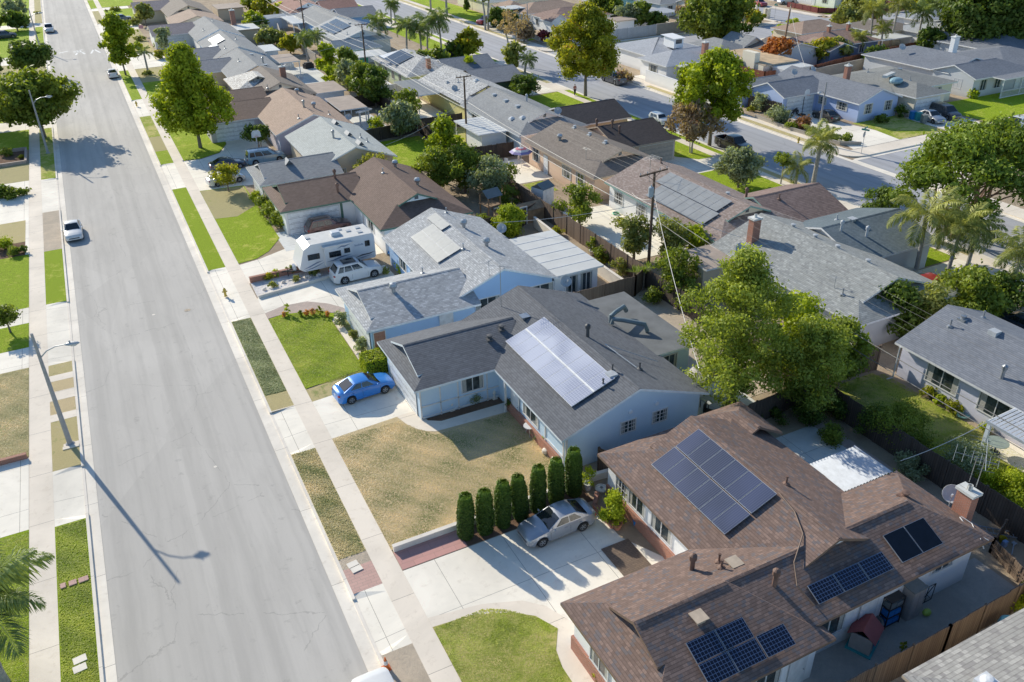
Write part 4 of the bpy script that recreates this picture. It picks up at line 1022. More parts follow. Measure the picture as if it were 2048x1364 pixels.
h=House('house','peach walled house with grey brown roof beside the striped umbrella patio',(48,75),G_BACK,wall=W_peach,roofm=S_taupe,fascia=F_tan)
h.wing(42.4,51.5,67.4,82.2,'y',2.6,4.35,'d','g',k0=.5)
h.wing(50.0,58.4,74.6,83.4,'x',2.5,3.95,'g','d',k1=.28,roofm=shingle('shingle_charcoal_brown',(.028,.024,.026),(.042,.035,.036)))
for x,y in ((47.0,78.8),(47.0,75.6),(46.9,72.3)): h.vent('low',x,y,0,M_dish)
h.vent('turbine',44.6,78.0,0);h.antenna(44.0,71.5,None,1.2,10,2,.15)
for x,y in ((51.6,78.4),(51.8,77.2),(50.3,79.6)): h.vent('flue',x,y,1,M_rust)
h.window('W',80.2,42.85,.8,1.5,1.4);h.window('W',73.4,42.85,.9,1.7,1.2);h.window('W',70.6,42.85,.9,1.6,1.2);h.door('W',77.9,42.85,.9,2.0)
h.door('S',55.4,75.05,4.6,2.1,plain('garage_door_beige',(.55,.46,.38),.6),'garage_door')

h=House('house','white house with grey roof, black street wing and white flat roofed back room',(48,93),G_BACK,wall=W_white,roofm=S_mgrey,fascia=F_white)
h.wing(42.8,52.0,84.2,101.0,'y',2.6,4.35,'d','g',k0=.5)
h.wing(50.0,58.6,84.8,92.8,'x',2.5,3.9,'g','g',roofm=shingle('shingle_black',(.026,.024,.028),(.04,.036,.04)),wall=W_tan)
h.flat(39.1,42.9,87.3,94.6,2.5,M_whiteroof,F_white,None,posts=[(39.3,94.3)],ribs=.9)
m=MB();m.box(39.6,42.8,87.6,92.0,0,2.34,bottom=False);h.add(m,'wall',W_white)
for k,x,y in (('square',46.3,98.0),('square',46.3,94.6),('square',46.3,91.4),('dome',44.4,89.2),('dome',45.2,87.9),('flue',48.4,93)): h.vent(k,x,y,0,M_dish)
h.dish(49.8,87.6,None,-120,.45,.4,1);h.window('S',50.6,85.25,.9,2.2,1.3);h.window('W',89.0,39.95,.6,1.2,1.3);h.window('W',90.8,39.95,.6,1.2,1.3);h.window('W',97.5,43.25,.9,1.6,1.1)

h=House('house','house with white speckled roof, yellow gable and grey patio roof on white posts',(48,110),G_BACK,wall=W_yel,roofm=S_speck,fascia=F_dark)
h.wing(43.0,51.8,100.6,117.0,'y',2.6,4.25,'d','g',k0=.42)
h.wing(49.5,58.0,110.0,118.4,'x',2.5,3.8,'g','d',k1=.28,roofm=S_slate,wall=stucco('stucco_dark_green',(.10,.14,.09)))
h.flat(39.7,43.2,108.3,118,2.6,plain('grey_sheet_roof',(.26,.27,.27),.6),F_white,posts=[(39.9,108.6),(39.9,111.6),(39.9,114.7),(39.9,117.6)])
h.vent('dome',47.3,105.6,0);h.vent('pipe',45.8,108.3,0);h.vent('low',45.0,110.2,0,M_dish);h.dish(44.4,106.4,None,-110,.42,.3)

h=House('house','pale green house with a dark pool heater mat on its speckled grey roof',(47,128),G_BACK,wall=W_green,roofm=S_speck,fascia=F_white)
h.wing(42.4,51.4,119.8,136.4,'y',2.6,4.2,'h','h',k0=1,k1=.9)
h.wing(49.0,58.2,119.4,127.4,'x',2.5,3.8,'g','d',k1=.3,roofm=shingle('shingle_navy_slate',(.10,.115,.14),(.14,.155,.18)))
h.solar('y',126.5,135.0,43.2,46.3,3,1,M_black_pv,M_alu)
for y in (133.2,130.4,127.2,124.0): h.window('W',y,42.85,.9,1.1,1.2)
h.chimney(46.6,121.4,.6,.6,4.6)

h=House('house','grey roofed house with black solar squares and a blue shaded gable wing',(46,158),G_BACK,wall=W_white,roofm=shingle('shingle_pale_grey',(.27,.275,.275),(.34,.345,.34)),fascia=F_white)
h.wing(41.5,51.5,151.0,169.5,'y',2.6,4.3,'d','g',k0=.3)
h.wing(39.2,47.5,144.8,151.6,'x',2.5,3.7,'g','h',roofm=shingle('shingle_deep_blue',(.10,.14,.18),(.14,.18,.22)))
h.solar('y',158.0,167.5,42.6,46.2,3,2,M_black_pv,M_alu,gap=.2);h.vent('box',46.4,160,0);h.vent('pipe',44,154,0)
h.flat(40.6,46,137.4,142.6,2.6,M_whiteroof,F_white,None,posts=[(40.8,137.6),(45.8,137.6),(40.8,142.4)])
h=House('house','long grey roofed house with pale blue garage front',(48,178),G_BACK,wall=W_blue,roofm=S_mgrey,fascia=F_white)
h.wing(42.5,51.5,170.2,187.5,'y',2.6,4.25)
h.wing(50.0,58.4,178.6,187.0,'x',2.5,3.85,'g','g',roofm=S_slate)
h.flat(39.9,44.0,178.2,188.8,2.4,M_whiteroof,F_white,posts=[(40.1,178.5),(40.1,188.4)])
h=House('house','house with red brown roof at the top of the picture, left of the far junction',(47,200),G_BACK,wall=W_white,roofm=S_red,fascia=F_white)
h.wing(42.3,51.4,190.0,207.5,'y',2.6,4.3,'d','g',k0=.4)
h.wing(50.0,58.2,192.0,200.0,'x',2.5,3.9,'g','g')
h=House('house','grey roofed house cut by the top edge behind the red brown roof',(47,218),G_BACK,wall=W_white,roofm=S_mgrey,fascia=F_white)
h.wing(42.3,51.4,209.0,226.0,'y',2.6,4.3);h.wing(50.0,58.2,210.0,218.0,'x',2.5,3.9)

# ---- across the side road
G_X = 'houses across the side road'
h=House('house','periwinkle blue house with white trim and grey roof behind the street sign',(86,80),G_X,wall=W_perf,roofm=S_slate,fascia=F_white)
h.wing(80.6,88.6,82.3,89.2,'x',2.5,3.85,'g','g');h.wing(86.3,94.0,75.1,91.5,'y',2.5,3.95)
h.wing(79.2,87.0,88.6,93.0,'x',2.4,3.2,'g','g',roofm=S_mgrey)
h.door('S',83.9,82.75,4.6,2.1,M_gdoor,'garage_door');h.window('S',88.4,75.42,1.0,1.3,1.2,'grid');h.window('S',91.9,75.42,1.0,1.3,1.2,'grid');h.window('W',78.2,86.75,1.1,1.7,.9,'grid');h.window('W',81.6,86.75,1.1,1.3,.9,'grid')
h.dish(88.0,88.6,None,-110,.42,.7);h.dish(90.8,88.0,None,-90,.42,.3);h.chimney(93.3,84.2,.7,.6,4.8)
h=House('house','beige house with dark grey hip roof, brick chimney, long skylight and blue dome',(98,80),G_X,wall=W_cream,roofm=shingle('shingle_dark_warm',(.16,.16,.15),(.21,.21,.195)),fascia=F_white)
h.wing(93.8,106.5,76.8,88.5,'x',2.6,3.9,'h','h');h.wing(94.4,100.8,73.4,82.0,'y',2.6,3.6,'h','g',k0=.9)
m=MB();m.obox((97.2,80.6,3.85),(1.4,.5,0),(-.1,.28,0),(0,0,.16));h.add(m,'skylight',M_whiteroof)
m=MB();m.sphere((96.2,78.4,3.6),.95,.8,.45,12,8);h.add(m,'skylight_dome',plain('skylight_blue',(.30,.45,.5),.2),smooth=True)
h.vent('pipe',97.6,84.5,0);h.vent('pipe',99.6,79,0);h.vent('box',101.5,82.5,0)
h.door('S',97.3,73.85,4.4,2.1,M_gdoor,'garage_door');h.window('S',103.2,77.25,1,1.5,1.1)
h=House('house','pale grey house with slate roof, white chimney and white porch railing',(114,82),G_X,wall=W_grey,roofm=S_slate,fascia=F_white)
h.wing(109.2,119.5,80.5,96.5,'y',2.7,4.3,'g','h');h.wing(109.0,121.5,76.0,83.6,'x',2.7,4.0,'g','h');h.wing(117.5,132,77.6,90,'x',2.7,4.2,'h','h')
h.chimney(116.6,86.2,1.0,.7,6.0,W_white);h.window('S',111.4,76.45,.9,1.5,1.4);h.window('S',114.4,76.45,.9,1.6,1.4);h.window('W',78.9,109.35,1,1.2,1.2,'grid');h.door('S',118.8,76.45,1.0,2.1)
m=MB()
for x in np.arange(112.5,121,.25): m.box(x,x+.06,74.2,74.26,.2,1.0)
m.box(112.4,121,74.15,74.3,1.0,1.08);m.box(112.4,121,74.15,74.3,.1,.2);h.add(m,'porch_railing',M_frame)
h.flat(112.3,121.2,74.0,76.6,2.7,S_slate,F_white,posts=[(112.6,74.3),(116.5,74.3),(120.9,74.3)],name='porch_roof');h.dish(111.5,91,None,-110,.5,1.0)
h.wing(128,140,84,98,'y',2.6,4.1,'h','h')
h=House('house','white corner house with pale grey hip roof, attic dormer and brick chimney',(85,112),G_X,wall=W_white,roofm=shingle('shingle_pale_slate',(.255,.265,.285),(.32,.33,.35)),fascia=F_white)
h.wing(80.4,92,112.0,124.0,'x',2.7,4.3,'h','h');h.wing(78.6,93,105.4,113.2,'x',2.6,4.0,'h','h')
m=MB();m.box(85.2,87.0,112.6,115.4,3.4,4.9);m.face([(84.9,112.4,4.9),(87.3,112.4,4.9),(87.3,116,5.1),(84.9,116,5.1)]);o=h.add(m,'dormer',W_white)
m=MB();m.face([(85.5,112.58,4.05),(86.7,112.58,4.05),(86.7,112.58,4.7),(85.5,112.58,4.7)]);h.add(m,'pane',M_glass,o)
h.chimney(86.6,106.6,.8,.7,5.1);h.flat(80.5,86.5,101.2,105.8,2.6,M_whiteroof,F_white,posts=[(80.7,101.4),(83.5,101.4),(86.3,101.4)],name='patio_roof')
h.window('W',109.3,79.05,.9,2.2,1.2);h.window('S',84.6,105.85,.8,1.8,1.2);h.door('S',81.6,105.85,.9,2.0,M_dish)
h=House('house','house under construction with bare plywood deck and old grey roofs',(97,108),G_X,wall=W_cream,roofm=S_mgrey,fascia=F_white)
h.wing(92.6,98.6,110.2,118.6,'y',2.6,3.7,'h','h',walls=True);h.wing(98.4,107.8,103.2,110.6,'y',2.6,3.9,'g','g',roofm=S_taupe,wall=W_grey);h.wing(97.5,102.5,110.2,116.6,'y',2.7,4.1,'g','g')
h.flat(91.6,98.3,98.4,110.0,2.6,plain('plywood_sheets',(.60,.44,.27),.8,var=.3,scale=.6),F_tan,W_cream,name='plywood_deck')
m=MB();m.box(91.4,92.4,100.6,103.4,0,4.0,bottom=False);h.add(m,'wall',W_cream)
h.flat(93,98.6,95.6,98.6,2.3,M_whiteroof,F_white,W_grey)
h.vent('pipe',99.5,113.5,2);h.vent('pipe',100.5,114.6,2);h.vent('pipe',103,107,1)
h=House('house','brown roofed house with dark blue walls and small white gable, behind the leaning pole',(113,108),G_X,wall=stucco('stucco_dark_blue',(.13,.17,.24)),roofm=S_brown2,fascia=F_white)
h.wing(107.8,121.5,103.4,112.8,'x',2.6,4.0,'h','h');h.wing(107.4,113.4,101.2,108,'y',2.5,3.5,'g','g',roofm=S_tan);h.chimney(113.6,108,.5,.5,4.8);h.chimney(118,108,.5,.5,4.8)
h.window('S',117.4,103.85,.9,1.3,1.2)
h=House('house','pinkish brown roofed house with a long white carport roof',(120,118),G_X,wall=W_cream,roofm=S_tan,fascia=F_white)
h.wing(114,126,114.4,122.4,'x',2.6,3.9,'h','h');h.wing(126,136,108,118,'x',2.6,3.9,'h','h',roofm=S_taupe);h.flat(121.8,129,103.6,107.6,2.4,M_whiteroof,F_white,None,posts=[(122,103.8),(128.8,103.8)])
h=House('house','white walled house with brown roof behind the curved picket fence',(90,154),G_X,wall=W_white,roofm=S_brown2,fascia=F_white)
h.wing(84.0,98.2,150.4,159.4,'x',2.7,4.2,'h','h');h.wing(83.4,87.4,149.6,154.5,'y',2.6,3.8,'g','h');h.window('W',152.9,84.4,1.0,1.5,1.3,'grid');h.window('W',157.2,84.4,1.0,.9,1.1)
h.flat(94.5,99.2,143.6,148.0,2.6,M_rolltan,F_tan,W_white)
h=House('house','tan hip roofed house with wooden porch posts and white garage',(92,166),G_X,wall=W_white,roofm=S_tan,fascia=F_white)
h.wing(83.6,99.0,161.0,170.4,'x',2.6,4.1,'h','h');h.wing(83.0,89.0,168.0,176.0,'y',2.6,3.8,'h','h');h.flat(80.6,85.6,164.6,169.2,3.3,M_whiteroof,F_white,posts=[(81,165),(85.2,165),(81,168.8)])
h.door('W',172.4,83.45,4.4,2.1,M_gdoor,'garage_door')
h=House('house','green grey roofed house at the top edge behind the white carport',(92,184),G_X,wall=W_cream,roofm=S_sage,fascia=F_white)
h.wing(84,100,179.5,189.5,'x',2.7,4.2,'h','h');h.wing(84,92,189,198,'y',2.7,4.0,'g','g')
h=House('house','mint green house with white gable trim at the top edge',(106,168),G_X,wall=W_mint,roofm=S_mgrey,fascia=F_white)
h.wing(103,112,162,171,'y',2.8,4.2,'g','g');h.window('S',105.8,162.35,.9,1.4,1.3,'grid');h.window('S',109.4,162.35,.9,1.4,1.3,'grid')
h=House('house','white house behind the wooden fence beyond the swimming pool',(116,162),G_X,wall=W_white,roofm=S_mgrey,fascia=F_white)
h.wing(113.5,123,156,166,'x',2.7,4.1,'h','h');h.wing(118,128,147.5,157,'x',2.7,4.2,'g','h',wall=W_cream);h.window('W',161,113.95,.9,1.6,1.2);h.window('S',116.6,156.45,.9,1.4,1.2)
h=House('patio_cover','white patio roof on four posts beside the swimming pool',(107,148),cat='patio cover')
h.flat(104.0,112.0,146.6,152.6,2.6,plain('patio_cover_grey',(.42,.43,.45),.6),F_white,posts=[(104.3,146.9),(106.8,146.9),(109.2,146.9),(111.7,146.9),(104.3,152.3),(111.7,152.3)])
h=House('house','white corner house with porch behind the red picket fence',(156,148),G_X,wall=W_white,roofm=S_mgrey,fascia=F_white)
h.wing(151.5,165,143.6,156,'x',2.8,4.4,'h','h');h.wing(157,171,141.0,149,'x',2.8,4.2,'h','h',wall=W_blue);h.window('W',147,151.95,.9,1.6,1.3);h.door('W',150.4,151.95,1,2.1);h.window('S',154.6,144.05,.8,1.7,1.5)
h=House('house','white garage house behind the parked silver pickup at the top edge',(152,170),G_X,wall=W_white,roofm=S_mgrey,fascia=F_white)
h.wing(149,162,160,176,'y',2.8,4.3,'h','h');h.door('W',165,149.45,4.6,2.2,M_brick,'garage_door')
h=House('house','pale grey roofed house with solar panels left of the dark hedge trees',(138,113),G_X,wall=W_white,roofm=shingle('shingle_pale_slate',(0,0,0),(0,0,0)),fascia=F_white)
h.wing(131.5,143.5,101.0,111,'y',2.6,4.0,'h','h');h.wing(142,156,110.5,119.5,'x',2.6,3.9,'h','h');h.solar('x',145,151,111.8,113.8,3,1,M_greypv,M_alu)
h.wing(128.4,133.4,95.4,101.4,'y',2.4,3.6,'g','g',roofm=S_slate)
# ------------------------------------------------------------------ vehicles
M_cglass=plain('car_glass',(.02,.025,.03),.04,var=.2,spec=.9);M_tyre=plain('tyre_rubber',(.025,.025,.027),.8);M_rim=plain('alloy_rim',(.50,.51,.53),.3,.7)
M_hl=plain('headlight_lens',(.62,.64,.66),.08,spec=.9);M_tl=plain('tail_light_red',(.42,.02,.02),.15,spec=.8);M_plastic=plain('black_plastic',(.03,.03,.033),.5);M_plate=plain('licence_plate',(.6,.62,.66),.5)
def lerp(a,b,t): return a+(b - a)*t
def interp(pts,x):
    if x<=pts[0][0]: return pts[0][1]
    for (x0,y0),(x1,y1) in zip(pts,pts[1:]):
        if x<=x1: return lerp(y0,y1,(x - x0)/(x1 - x0))
    return pts[-1][1]
KINDS={
 # length, width, height, wheel r, front axle, rear axle, bonnet/boot line pts (x from nose), belt height, glasshouse base x0,x1 and roof x0,x1
 'sedan': dict(L=4.5,W=1.75,H=1.44,r=.32,fa=.85,ra=3.5,top=[(0,.58),(.12,.72),(.6,.84),(1.35,.96),(3.5,1.0),(4.2,1.02),(4.42,.92),(4.5,.66)],gb=(1.2,4.02),gr=(2.12,3.1)),
 'compact': dict(L=4.35,W=1.7,H=1.47,r=.32,fa=.85,ra=3.42,top=[(0,.60),(.1,.74),(.5,.88),(1.25,1.0),(3.5,1.04),(4.1,1.06),(4.3,.95),(4.35,.66)],gb=(1.0,3.98),gr=(1.98,3.0)),
 'hatch': dict(L=3.7,W=1.68,H=1.42,r=.3,fa=.7,ra=3.1,top=[(0,.6),(.1,.76),(.5,.9),(1.05,.98),(3.4,1.0),(3.6,.98),(3.7,.7)],gb=(1.0,3.62),gr=(1.5,3.35)),
 'suv': dict(L=4.7,W=1.9,H=1.76,r=.37,fa=.88,ra=3.72,top=[(0,.72),(.1,.92),(.5,1.04),(1.35,1.14),(3.9,1.18),(4.5,1.16),(4.66,1.0),(4.7,.7)],gb=(1.3,4.58),gr=(2.1,4.1)),
 'minivan': dict(L=4.95,W=1.92,H=1.76,r=.35,fa=.9,ra=3.95,top=[(0,.66),(.1,.84),(.5,.98),(1.1,1.1),(4,1.14),(4.8,1.12),(4.95,.75)],gb=(.95,4.88),gr=(1.9,4.6)),
 'pickup': dict(L=5.8,W=1.98,H=1.85,r=.41,fa=.98,ra=4.55,top=[(0,.86),(.08,1.08),(.5,1.14),(1.45,1.2),(3.6,1.22),(3.75,1.2),(5.72,1.2),(5.8,.9)],gb=(1.4,3.75),gr=(2.05,3.45),bed=(3.9,5.68)),
}
def make_car(name,kind,pm,label,cat,x,y,heading,z=ZR,L=None,group=None,detail=True,roofrail=False,sun=False):
    k=KINDS[kind];Lg,W,H,r=k['L'],k['W'],k['H'],k['r'];hw=W/2
    root=empty(name,(x,y,z),R(heading),label,cat,group);root.scale=(.9,.9,.9)
    X=lambda s: Lg/2 - s   # nose at +X
    n=56;st=sorted(set([round(Lg*i/n,4) for i in range(n+1)]))
    mb=MB();rings=[]
    for s in st:
        zt=interp(k['top'],s)
        e=min(s,Lg - s);tw=hw - .16*max(0,1 - e/.55)**2.2 - .02*max(0,1 - e/1.5)
        zb=.20+.10*max(0,1 - e/.3)
        for ax in (k['fa'],k['ra']):
            dx=abs(s - ax);rr=r+.065
            if dx<rr: zb=max(zb,r+math.sqrt(rr*rr - dx*dx)*.98)
        zb=min(zb,zt - .12);zs=min(zt - .06,max(zb+.05,zt*.78))
        zm=lerp(zb,zs,.5)
        half=[(tw - .05,zb),(tw - .005,lerp(zb,zm,.6)),(tw,zm+.02),(tw - .015,zs),(tw - .06,zt - .035),(tw - .14,zt),(tw*.5,zt+.025),(0,zt+.035)]
        ring=[(X(s),a,b) for a,b in half]+[(X(s),-a,b) for a,b in half[-2::-1]]
        rings.append(ring)
    bed=k.get('bed')
    for i in range(len(st) - 1):
        for j in range(len(rings[0]) - 1):
            if bed and bed[0]<=st[i] and st[i+1]<=bed[1] and 5<=j<=8: continue
            mb.face((rings[i][j],rings[i][j+1],rings[i+1][j+1],rings[i+1][j]))
    mb.face(rings[0][::-1]);mb.face(rings[-1])
    body=mb.build('body',pm,root,smooth=True,merge=True)
    u=MB();u.box(X(Lg - .25),X(.25),-hw+.13,hw - .13,.2,.62)
    for ax in (k['fa'],k['ra']): u.box(X(ax+r+.05),X(ax - r - .05),-hw+.14,hw - .14,.25,min(.75,r*2+.05))
    u.build('underbody',M_plastic,root)
    if bed:
        b=MB();x0,x1,w,zt,zf=X(bed[1]),X(bed[0]),hw - .16,1.2,.72
        b.face([(x0,-w,zf),(x1,-w,zf),(x1,w,zf),(x0,w,zf)]);b.face([(x0,-w,zf),(x0,-w,zt),(x1,-w,zt),(x1,-w,zf)]);b.face([(x0,w,zf),(x1,w,zf),(x1,w,zt),(x0,w,zt)]);b.face([(x0,-w,zf),(x0,w,zf),(x0,w,zt),(x0,-w,zt)]);b.face([(x1,-w,zf),(x1,-w,zt),(x1,w,zt),(x1,w,zf)])
        b.build('cargo_bed',M_plastic,root)
    # glasshouse
    (g0,g1),(q0,q1)=k['gb'],k['gr'];zb0,zb1=interp(k['top'],g0),interp(k['top'],g1)
    bw,rw=hw - .07,hw - .27;zr=H - .03
    g=MB()
    B=[(X(g0),-bw,zb0 - .06),(X(g0),bw,zb0 - .06),(X(g1),bw,zb1 - .06),(X(g1),-bw,zb1 - .06)]
    T=[(X(q0),-rw,zr),(X(q0),rw,zr),(X(q1),rw,zr),(X(q1),-rw,zr)]
    # roof crown grid
    nu,nv=8,6
    def rp(i,j):
        u_,v_=i/nu,j/nv;xx=lerp(X(q0),X(q1),u_);yy=lerp(-rw,rw,v_)
        return (xx,yy,zr+.055*(1 - (2*v_ - 1)**2)*.7+.04*math.sin(PI*min(1,max(0,u_))) )
    for i in range(nu):
        for j in range(nv): g.face((rp(i,j),rp(i,j+1),rp(i+1,j+1),rp(i+1,j)))
    for a,b in ((0,1),(1,2),(2,3),(3,0)):
        m_=6;P0,P1,Q0,Q1=map(Vector,(B[a],B[b],T[a],T[b]))
        top=[rp(0,j) for j in range(nv+1)] if a==0 else ([rp(i,nv) for i in range(nu+1)] if a==1 else ([rp(nu,nv - j) for j in range(nv+1)] if a==2 else [rp(nu - i,0) for i in range(nu+1)]))
        kk=len(top) - 1
        for i in range(kk):
            g.face((tuple(P0.lerp(P1,i/kk)),tuple(P0.lerp(P1,(i+1)/kk)),top[i+1],top[i]))
    for f in range(len(g.f)): pass
    gh=g.build('roof',pm,root,smooth=True,merge=True)
    try: gh.data.set_sharp_from_angle(angle=R(60))
    except Exception: pass
    def pane(name,A,Bq,Cq,D,a0=.06,a1=.94,b0=.1,b1=.92,out=.012):
        A,Bq,Cq,D=map(Vector,(A,Bq,Cq,D))   # A,B bottom; D,C top
        f=lambda s_,t_: A.lerp(Bq,s_).lerp(D.lerp(Cq,s_),t_)
        nn=(Bq - A).cross(D - A).normalized();cen=Vector((0,0,.7))
        if nn.dot((A+Bq)/2 - cen)<0: nn=-nn
        m=MB();P=[f(a0,b0),f(a1,b0),f(lerp(a0,.5,.02),b1) if False else f(a1,b1),f(a0,b1)]
        P=[p+nn*out for p in P]
        if (P[1] - P[0]).cross(P[3] - P[0]).dot(nn)<0: P=P[::-1]
        m.face(P);m.build(name,M_cglass,root)
    pane('windshield',B[0],B[1],T[1],T[0],.05,.95,.12,.95,.03);pane('rear_window',B[3],B[2],T[2],T[3],.09,.91,.16,.9,.03)
    for sgn,(ia,ib) in ((1,(1,2)),(-1,(0,3))):
        for s0,s1 in (((.16,.50),(.53,.84)) if kind not in ('suv','minivan') else ((.14,.43),(.46,.72),(.75,.93))):
            if kind == 'pickup' : s0,s1=(s0,s1) if s0<.4 else (.54,.9)
            pane('side_window',B[ia],B[ib],T[ib],T[ia],s0,s1,.2,.88,.016)
    # wheels
    for ax in (k['fa'],k['ra']):
        for sg in (1,-1):
            wm=MB();cy=sg*(hw - .10)
            prof=[(r*.62,-.1),(r*.94,-.1),(r,-.06),(r,.06),(r*.94,.1),(r*.62,.1)]
            c=MB();c.lathe(prof,20)
            wm.v=[(X(ax)+a,cy+q*1.0,r+b) for a,b,q in c.v];wm.f=c.f;wm.m=c.m;wm.uv=c.uv
            wo=wm.build('wheel',M_tyre,root,smooth=False)
            rm=MB();yo=cy+sg*.085
            for q in range(10):
                a=2*PI*q/10;w_=.045 if q % 2 else .045
                P=lambda rr,t,o=0: (X(ax)+rr*math.cos(t),yo+sg*o,r+rr*math.sin(t))
                if q % 2==0: rm.face([P(.03,a - .8),P(r*.62,a - .17),P(r*.62,a+.17),P(.03,a+.8)])
            for q in range(20):
                a,b=2*PI*q/20,2*PI*(q+1)/20;rm.face([P(r*.56,a,.004),P(r*.56,b,.004),P(r*.66,b,.004),P(r*.66,a,.004)])
            rm.build('rim',M_rim,wo)
            dk=MB();dk.face([(X(ax)+r*.64*math.cos(t*PI/8),yo - sg*.02,r+r*.64*math.sin(t*PI/8)) for t in range(16)]);dk.build('brake_disc',M_plastic,wo)
    zf=interp(k['top'],.1) - .1;zt=interp(k['top'],Lg - .1) - .16
    for sg in (1,-1):
        m=MB();m.sphere((X(.2),sg*(hw - .3),zf - .03),.15,.2,.085,8,6);m.build('headlight',M_hl,root,smooth=True)
        m=MB();m.sphere((X(Lg - .12),sg*(hw - .24),zt),.12,.16,.1,8,6);m.build('tail_light',M_tl,root,smooth=True)
        m=MB();m.sphere((X(lerp(g0,q0,.42)),sg*(hw+.07),zb0+.08),.06,.1,.07,8,5);m.build('side_mirror',pm,root,smooth=True)
        for s_ in ((g0+g1)/2 - .25,(g0+g1)/2+.75):
            m=MB();m.box(X(s_) - .09,X(s_)+.09,sg*(hw - .005) - .02,sg*(hw - .005)+.02,.80,.83);m.build('door_handle',pm,root)
    m=MB();m.box(X(.0) - .03,X(.0)+.012,-.5,.5,.42,.52);m.build('grille',M_plastic,root)
    m=MB();m.box(X(Lg) - .012,X(Lg)+.02,-.17,.17,.62,.74);m.build('licence_plate',M_plate,root)
    # door shut lines
    for sg in (1,-1):
        m=MB()
        for s_ in (g0+.18,(g0+g1)/2+.05,g1 - .75 if kind != 'pickup' else g1 - .05):
            m.box(X(s_) - .006,X(s_)+.006,sg*(hw - .001) - .008,sg*(hw - .001)+.004,.42,.86)
        m.build('door_seam',M_plastic,root)
    if roofrail:
        for sg in (1,-1):
            m=MB();m.tube([(X(q0+.1),sg*(rw - .02),zr+.02),(X(q0+.2),sg*(rw - .02),zr+.09),(X(q1 - .2),sg*(rw - .02),zr+.09),(X(q1 - .1),sg*(rw - .02),zr+.02)],.018,6);m.build('roof_rail',M_metal,root)
    if sun:
        m=MB();m.face([(X(q0+.25),-rw+.14,zr+.085),(X(q1 - .5),-rw+.14,zr+.095),(X(q1 - .5),rw - .14,zr+.095),(X(q0+.25),rw - .14,zr+.085)][::-1] if False else [(X(q1 - .5),-rw+.14,zr+.1),(X(q0+.25),-rw+.14,zr+.1),(X(q0+.25),rw - .14,zr+.1),(X(q1 - .5),rw - .14,zr+.1)]);m.build('sunroof',M_cglass,root)
    return root
P_blue=paint('paint_blue',(.005,.22,.72),.1);P_silver=paint('paint_silver',(.42,.44,.48),.55);P_white=paint('paint_white',(.74,.74,.73));P_dnavy=paint('paint_navy',(.02,.04,.08),.2);P_maroon=paint('paint_maroon',(.07,.015,.02),.3)
P_teal=paint('paint_blue_grey',(.20,.34,.45),.4);P_black=paint('paint_black',(.012,.012,.014),.2);P_red=paint('paint_red',(.38,.02,.025));P_dgrey=paint('paint_dark_grey',(.07,.075,.09),.4);P_lsilver=paint('paint_pale_silver',(.55,.56,.58),.4)
D0=.02
make_car('parked_car','compact',P_blue,'bright blue sedan on the driveway of the charcoal roofed house','car',11.35,45.2,4,D0)
make_car('parked_car','sedan',P_silver,'silver sedan parked beside the row of tall cypresses','car',16.15,28.2,181,D0)
make_car('parked_car','suv',P_white,'white crossover with black glass roof beside the rock garden','car',16.3,62.5,2,D0,sun=True,roofrail=True)
make_car('parked_car','suv',P_maroon,'dark maroon crossover at the garage behind the travel trailer','car',17.0,73.2,1,D0,roofrail=True)
make_car('parked_car','sedan',P_dnavy,'dark navy sedan on the driveway left of the blue grey minivan','car',12.2,97.7,1,D0)
make_car('parked_car','sedan',P_white,'white sedan partly behind the small yellow green lawn tree','car',11.1,92.7,9,D0)
make_car('parked_car','minivan',P_teal,'blue grey minivan near the basketball hoop','car',16.6,98.0,0,D0,roofrail=True)
make_car('parked_car','sedan',P_white,'white sedan parked alone at the left kerb facing the camera','car',-4.45,85.0,-90)
make_car('pickup_truck','pickup',P_lsilver,'pale pickup at the left kerb near the top of the wide road','pickup truck',-4.3,214.6,-90)
make_car('parked_car','sedan',P_white,'white sedan at the right kerb beside the tall lawn tree, seen from behind','car',4.35,158.3,90)
make_car('parked_car','suv',P_white,'white car cut off by the bottom edge beside the traffic cone','car',4.6,21.75,90)
make_car('parked_car','hatch',P_white,'small white hatchback in the side road by the two crowned trees','car',65.49,88.49,-90)
make_car('pickup_truck','pickup',P_black,'black crew cab pickup at the kerb of the side road','pickup truck',66.4,75.0,-91)
make_car('parked_car','sedan',P_black,'black sedan on the driveway of the periwinkle house','car',84.6,78.6,84,D0)
make_car('parked_car','sedan',P_silver,'silver grey sedan left of the dark van at the beige house','car',95.4,71.4,-100,D0)
make_car('parked_car','minivan',P_dgrey,'dark grey van beside the silver sedan at the beige house','car',98.3,71.7,-100,D0)
make_car('pickup_truck','pickup',P_white,'white pickup at the kerb near the right edge of the picture','pickup truck',101.6,63.6,182)
make_car('parked_car','sedan',P_lsilver,'pale silver car roof behind the palms near the red car','car',54.6,40.0,0,D0)
make_car('parked_car','suv',P_red,'bright red car under the palm fronds','car',54.9,37.6,0,D0)
make_car('parked_car','suv',P_dnavy,'dark navy crossover on a driveway at the upper left edge','car',-12.6,209.6,5,D0)
make_car('parked_car','sedan',P_lsilver,'silver sedan on the farthest driveway at the upper left','car',-11.2,257.5,-10,D0)
make_car('parked_car','suv',paint('paint_slate_blue',(.10,.15,.22),.4),'slate blue crossover before the plum slate garage roof','car',10.8,218.9,10,D0)
make_car('parked_car','sedan',P_dnavy,'dark blue car beside the pale blue garage front','car',56.5,182.4,0,D0);make_car('parked_car','sedan',P_white,'white sedan on the driveway below the pale blue garage front','car',57.4,179.3,0,D0)
make_car('pickup_truck','pickup',P_dgrey,'grey pickup half hidden behind the tall two toned street tree','pickup truck',72.9,110.8,90)
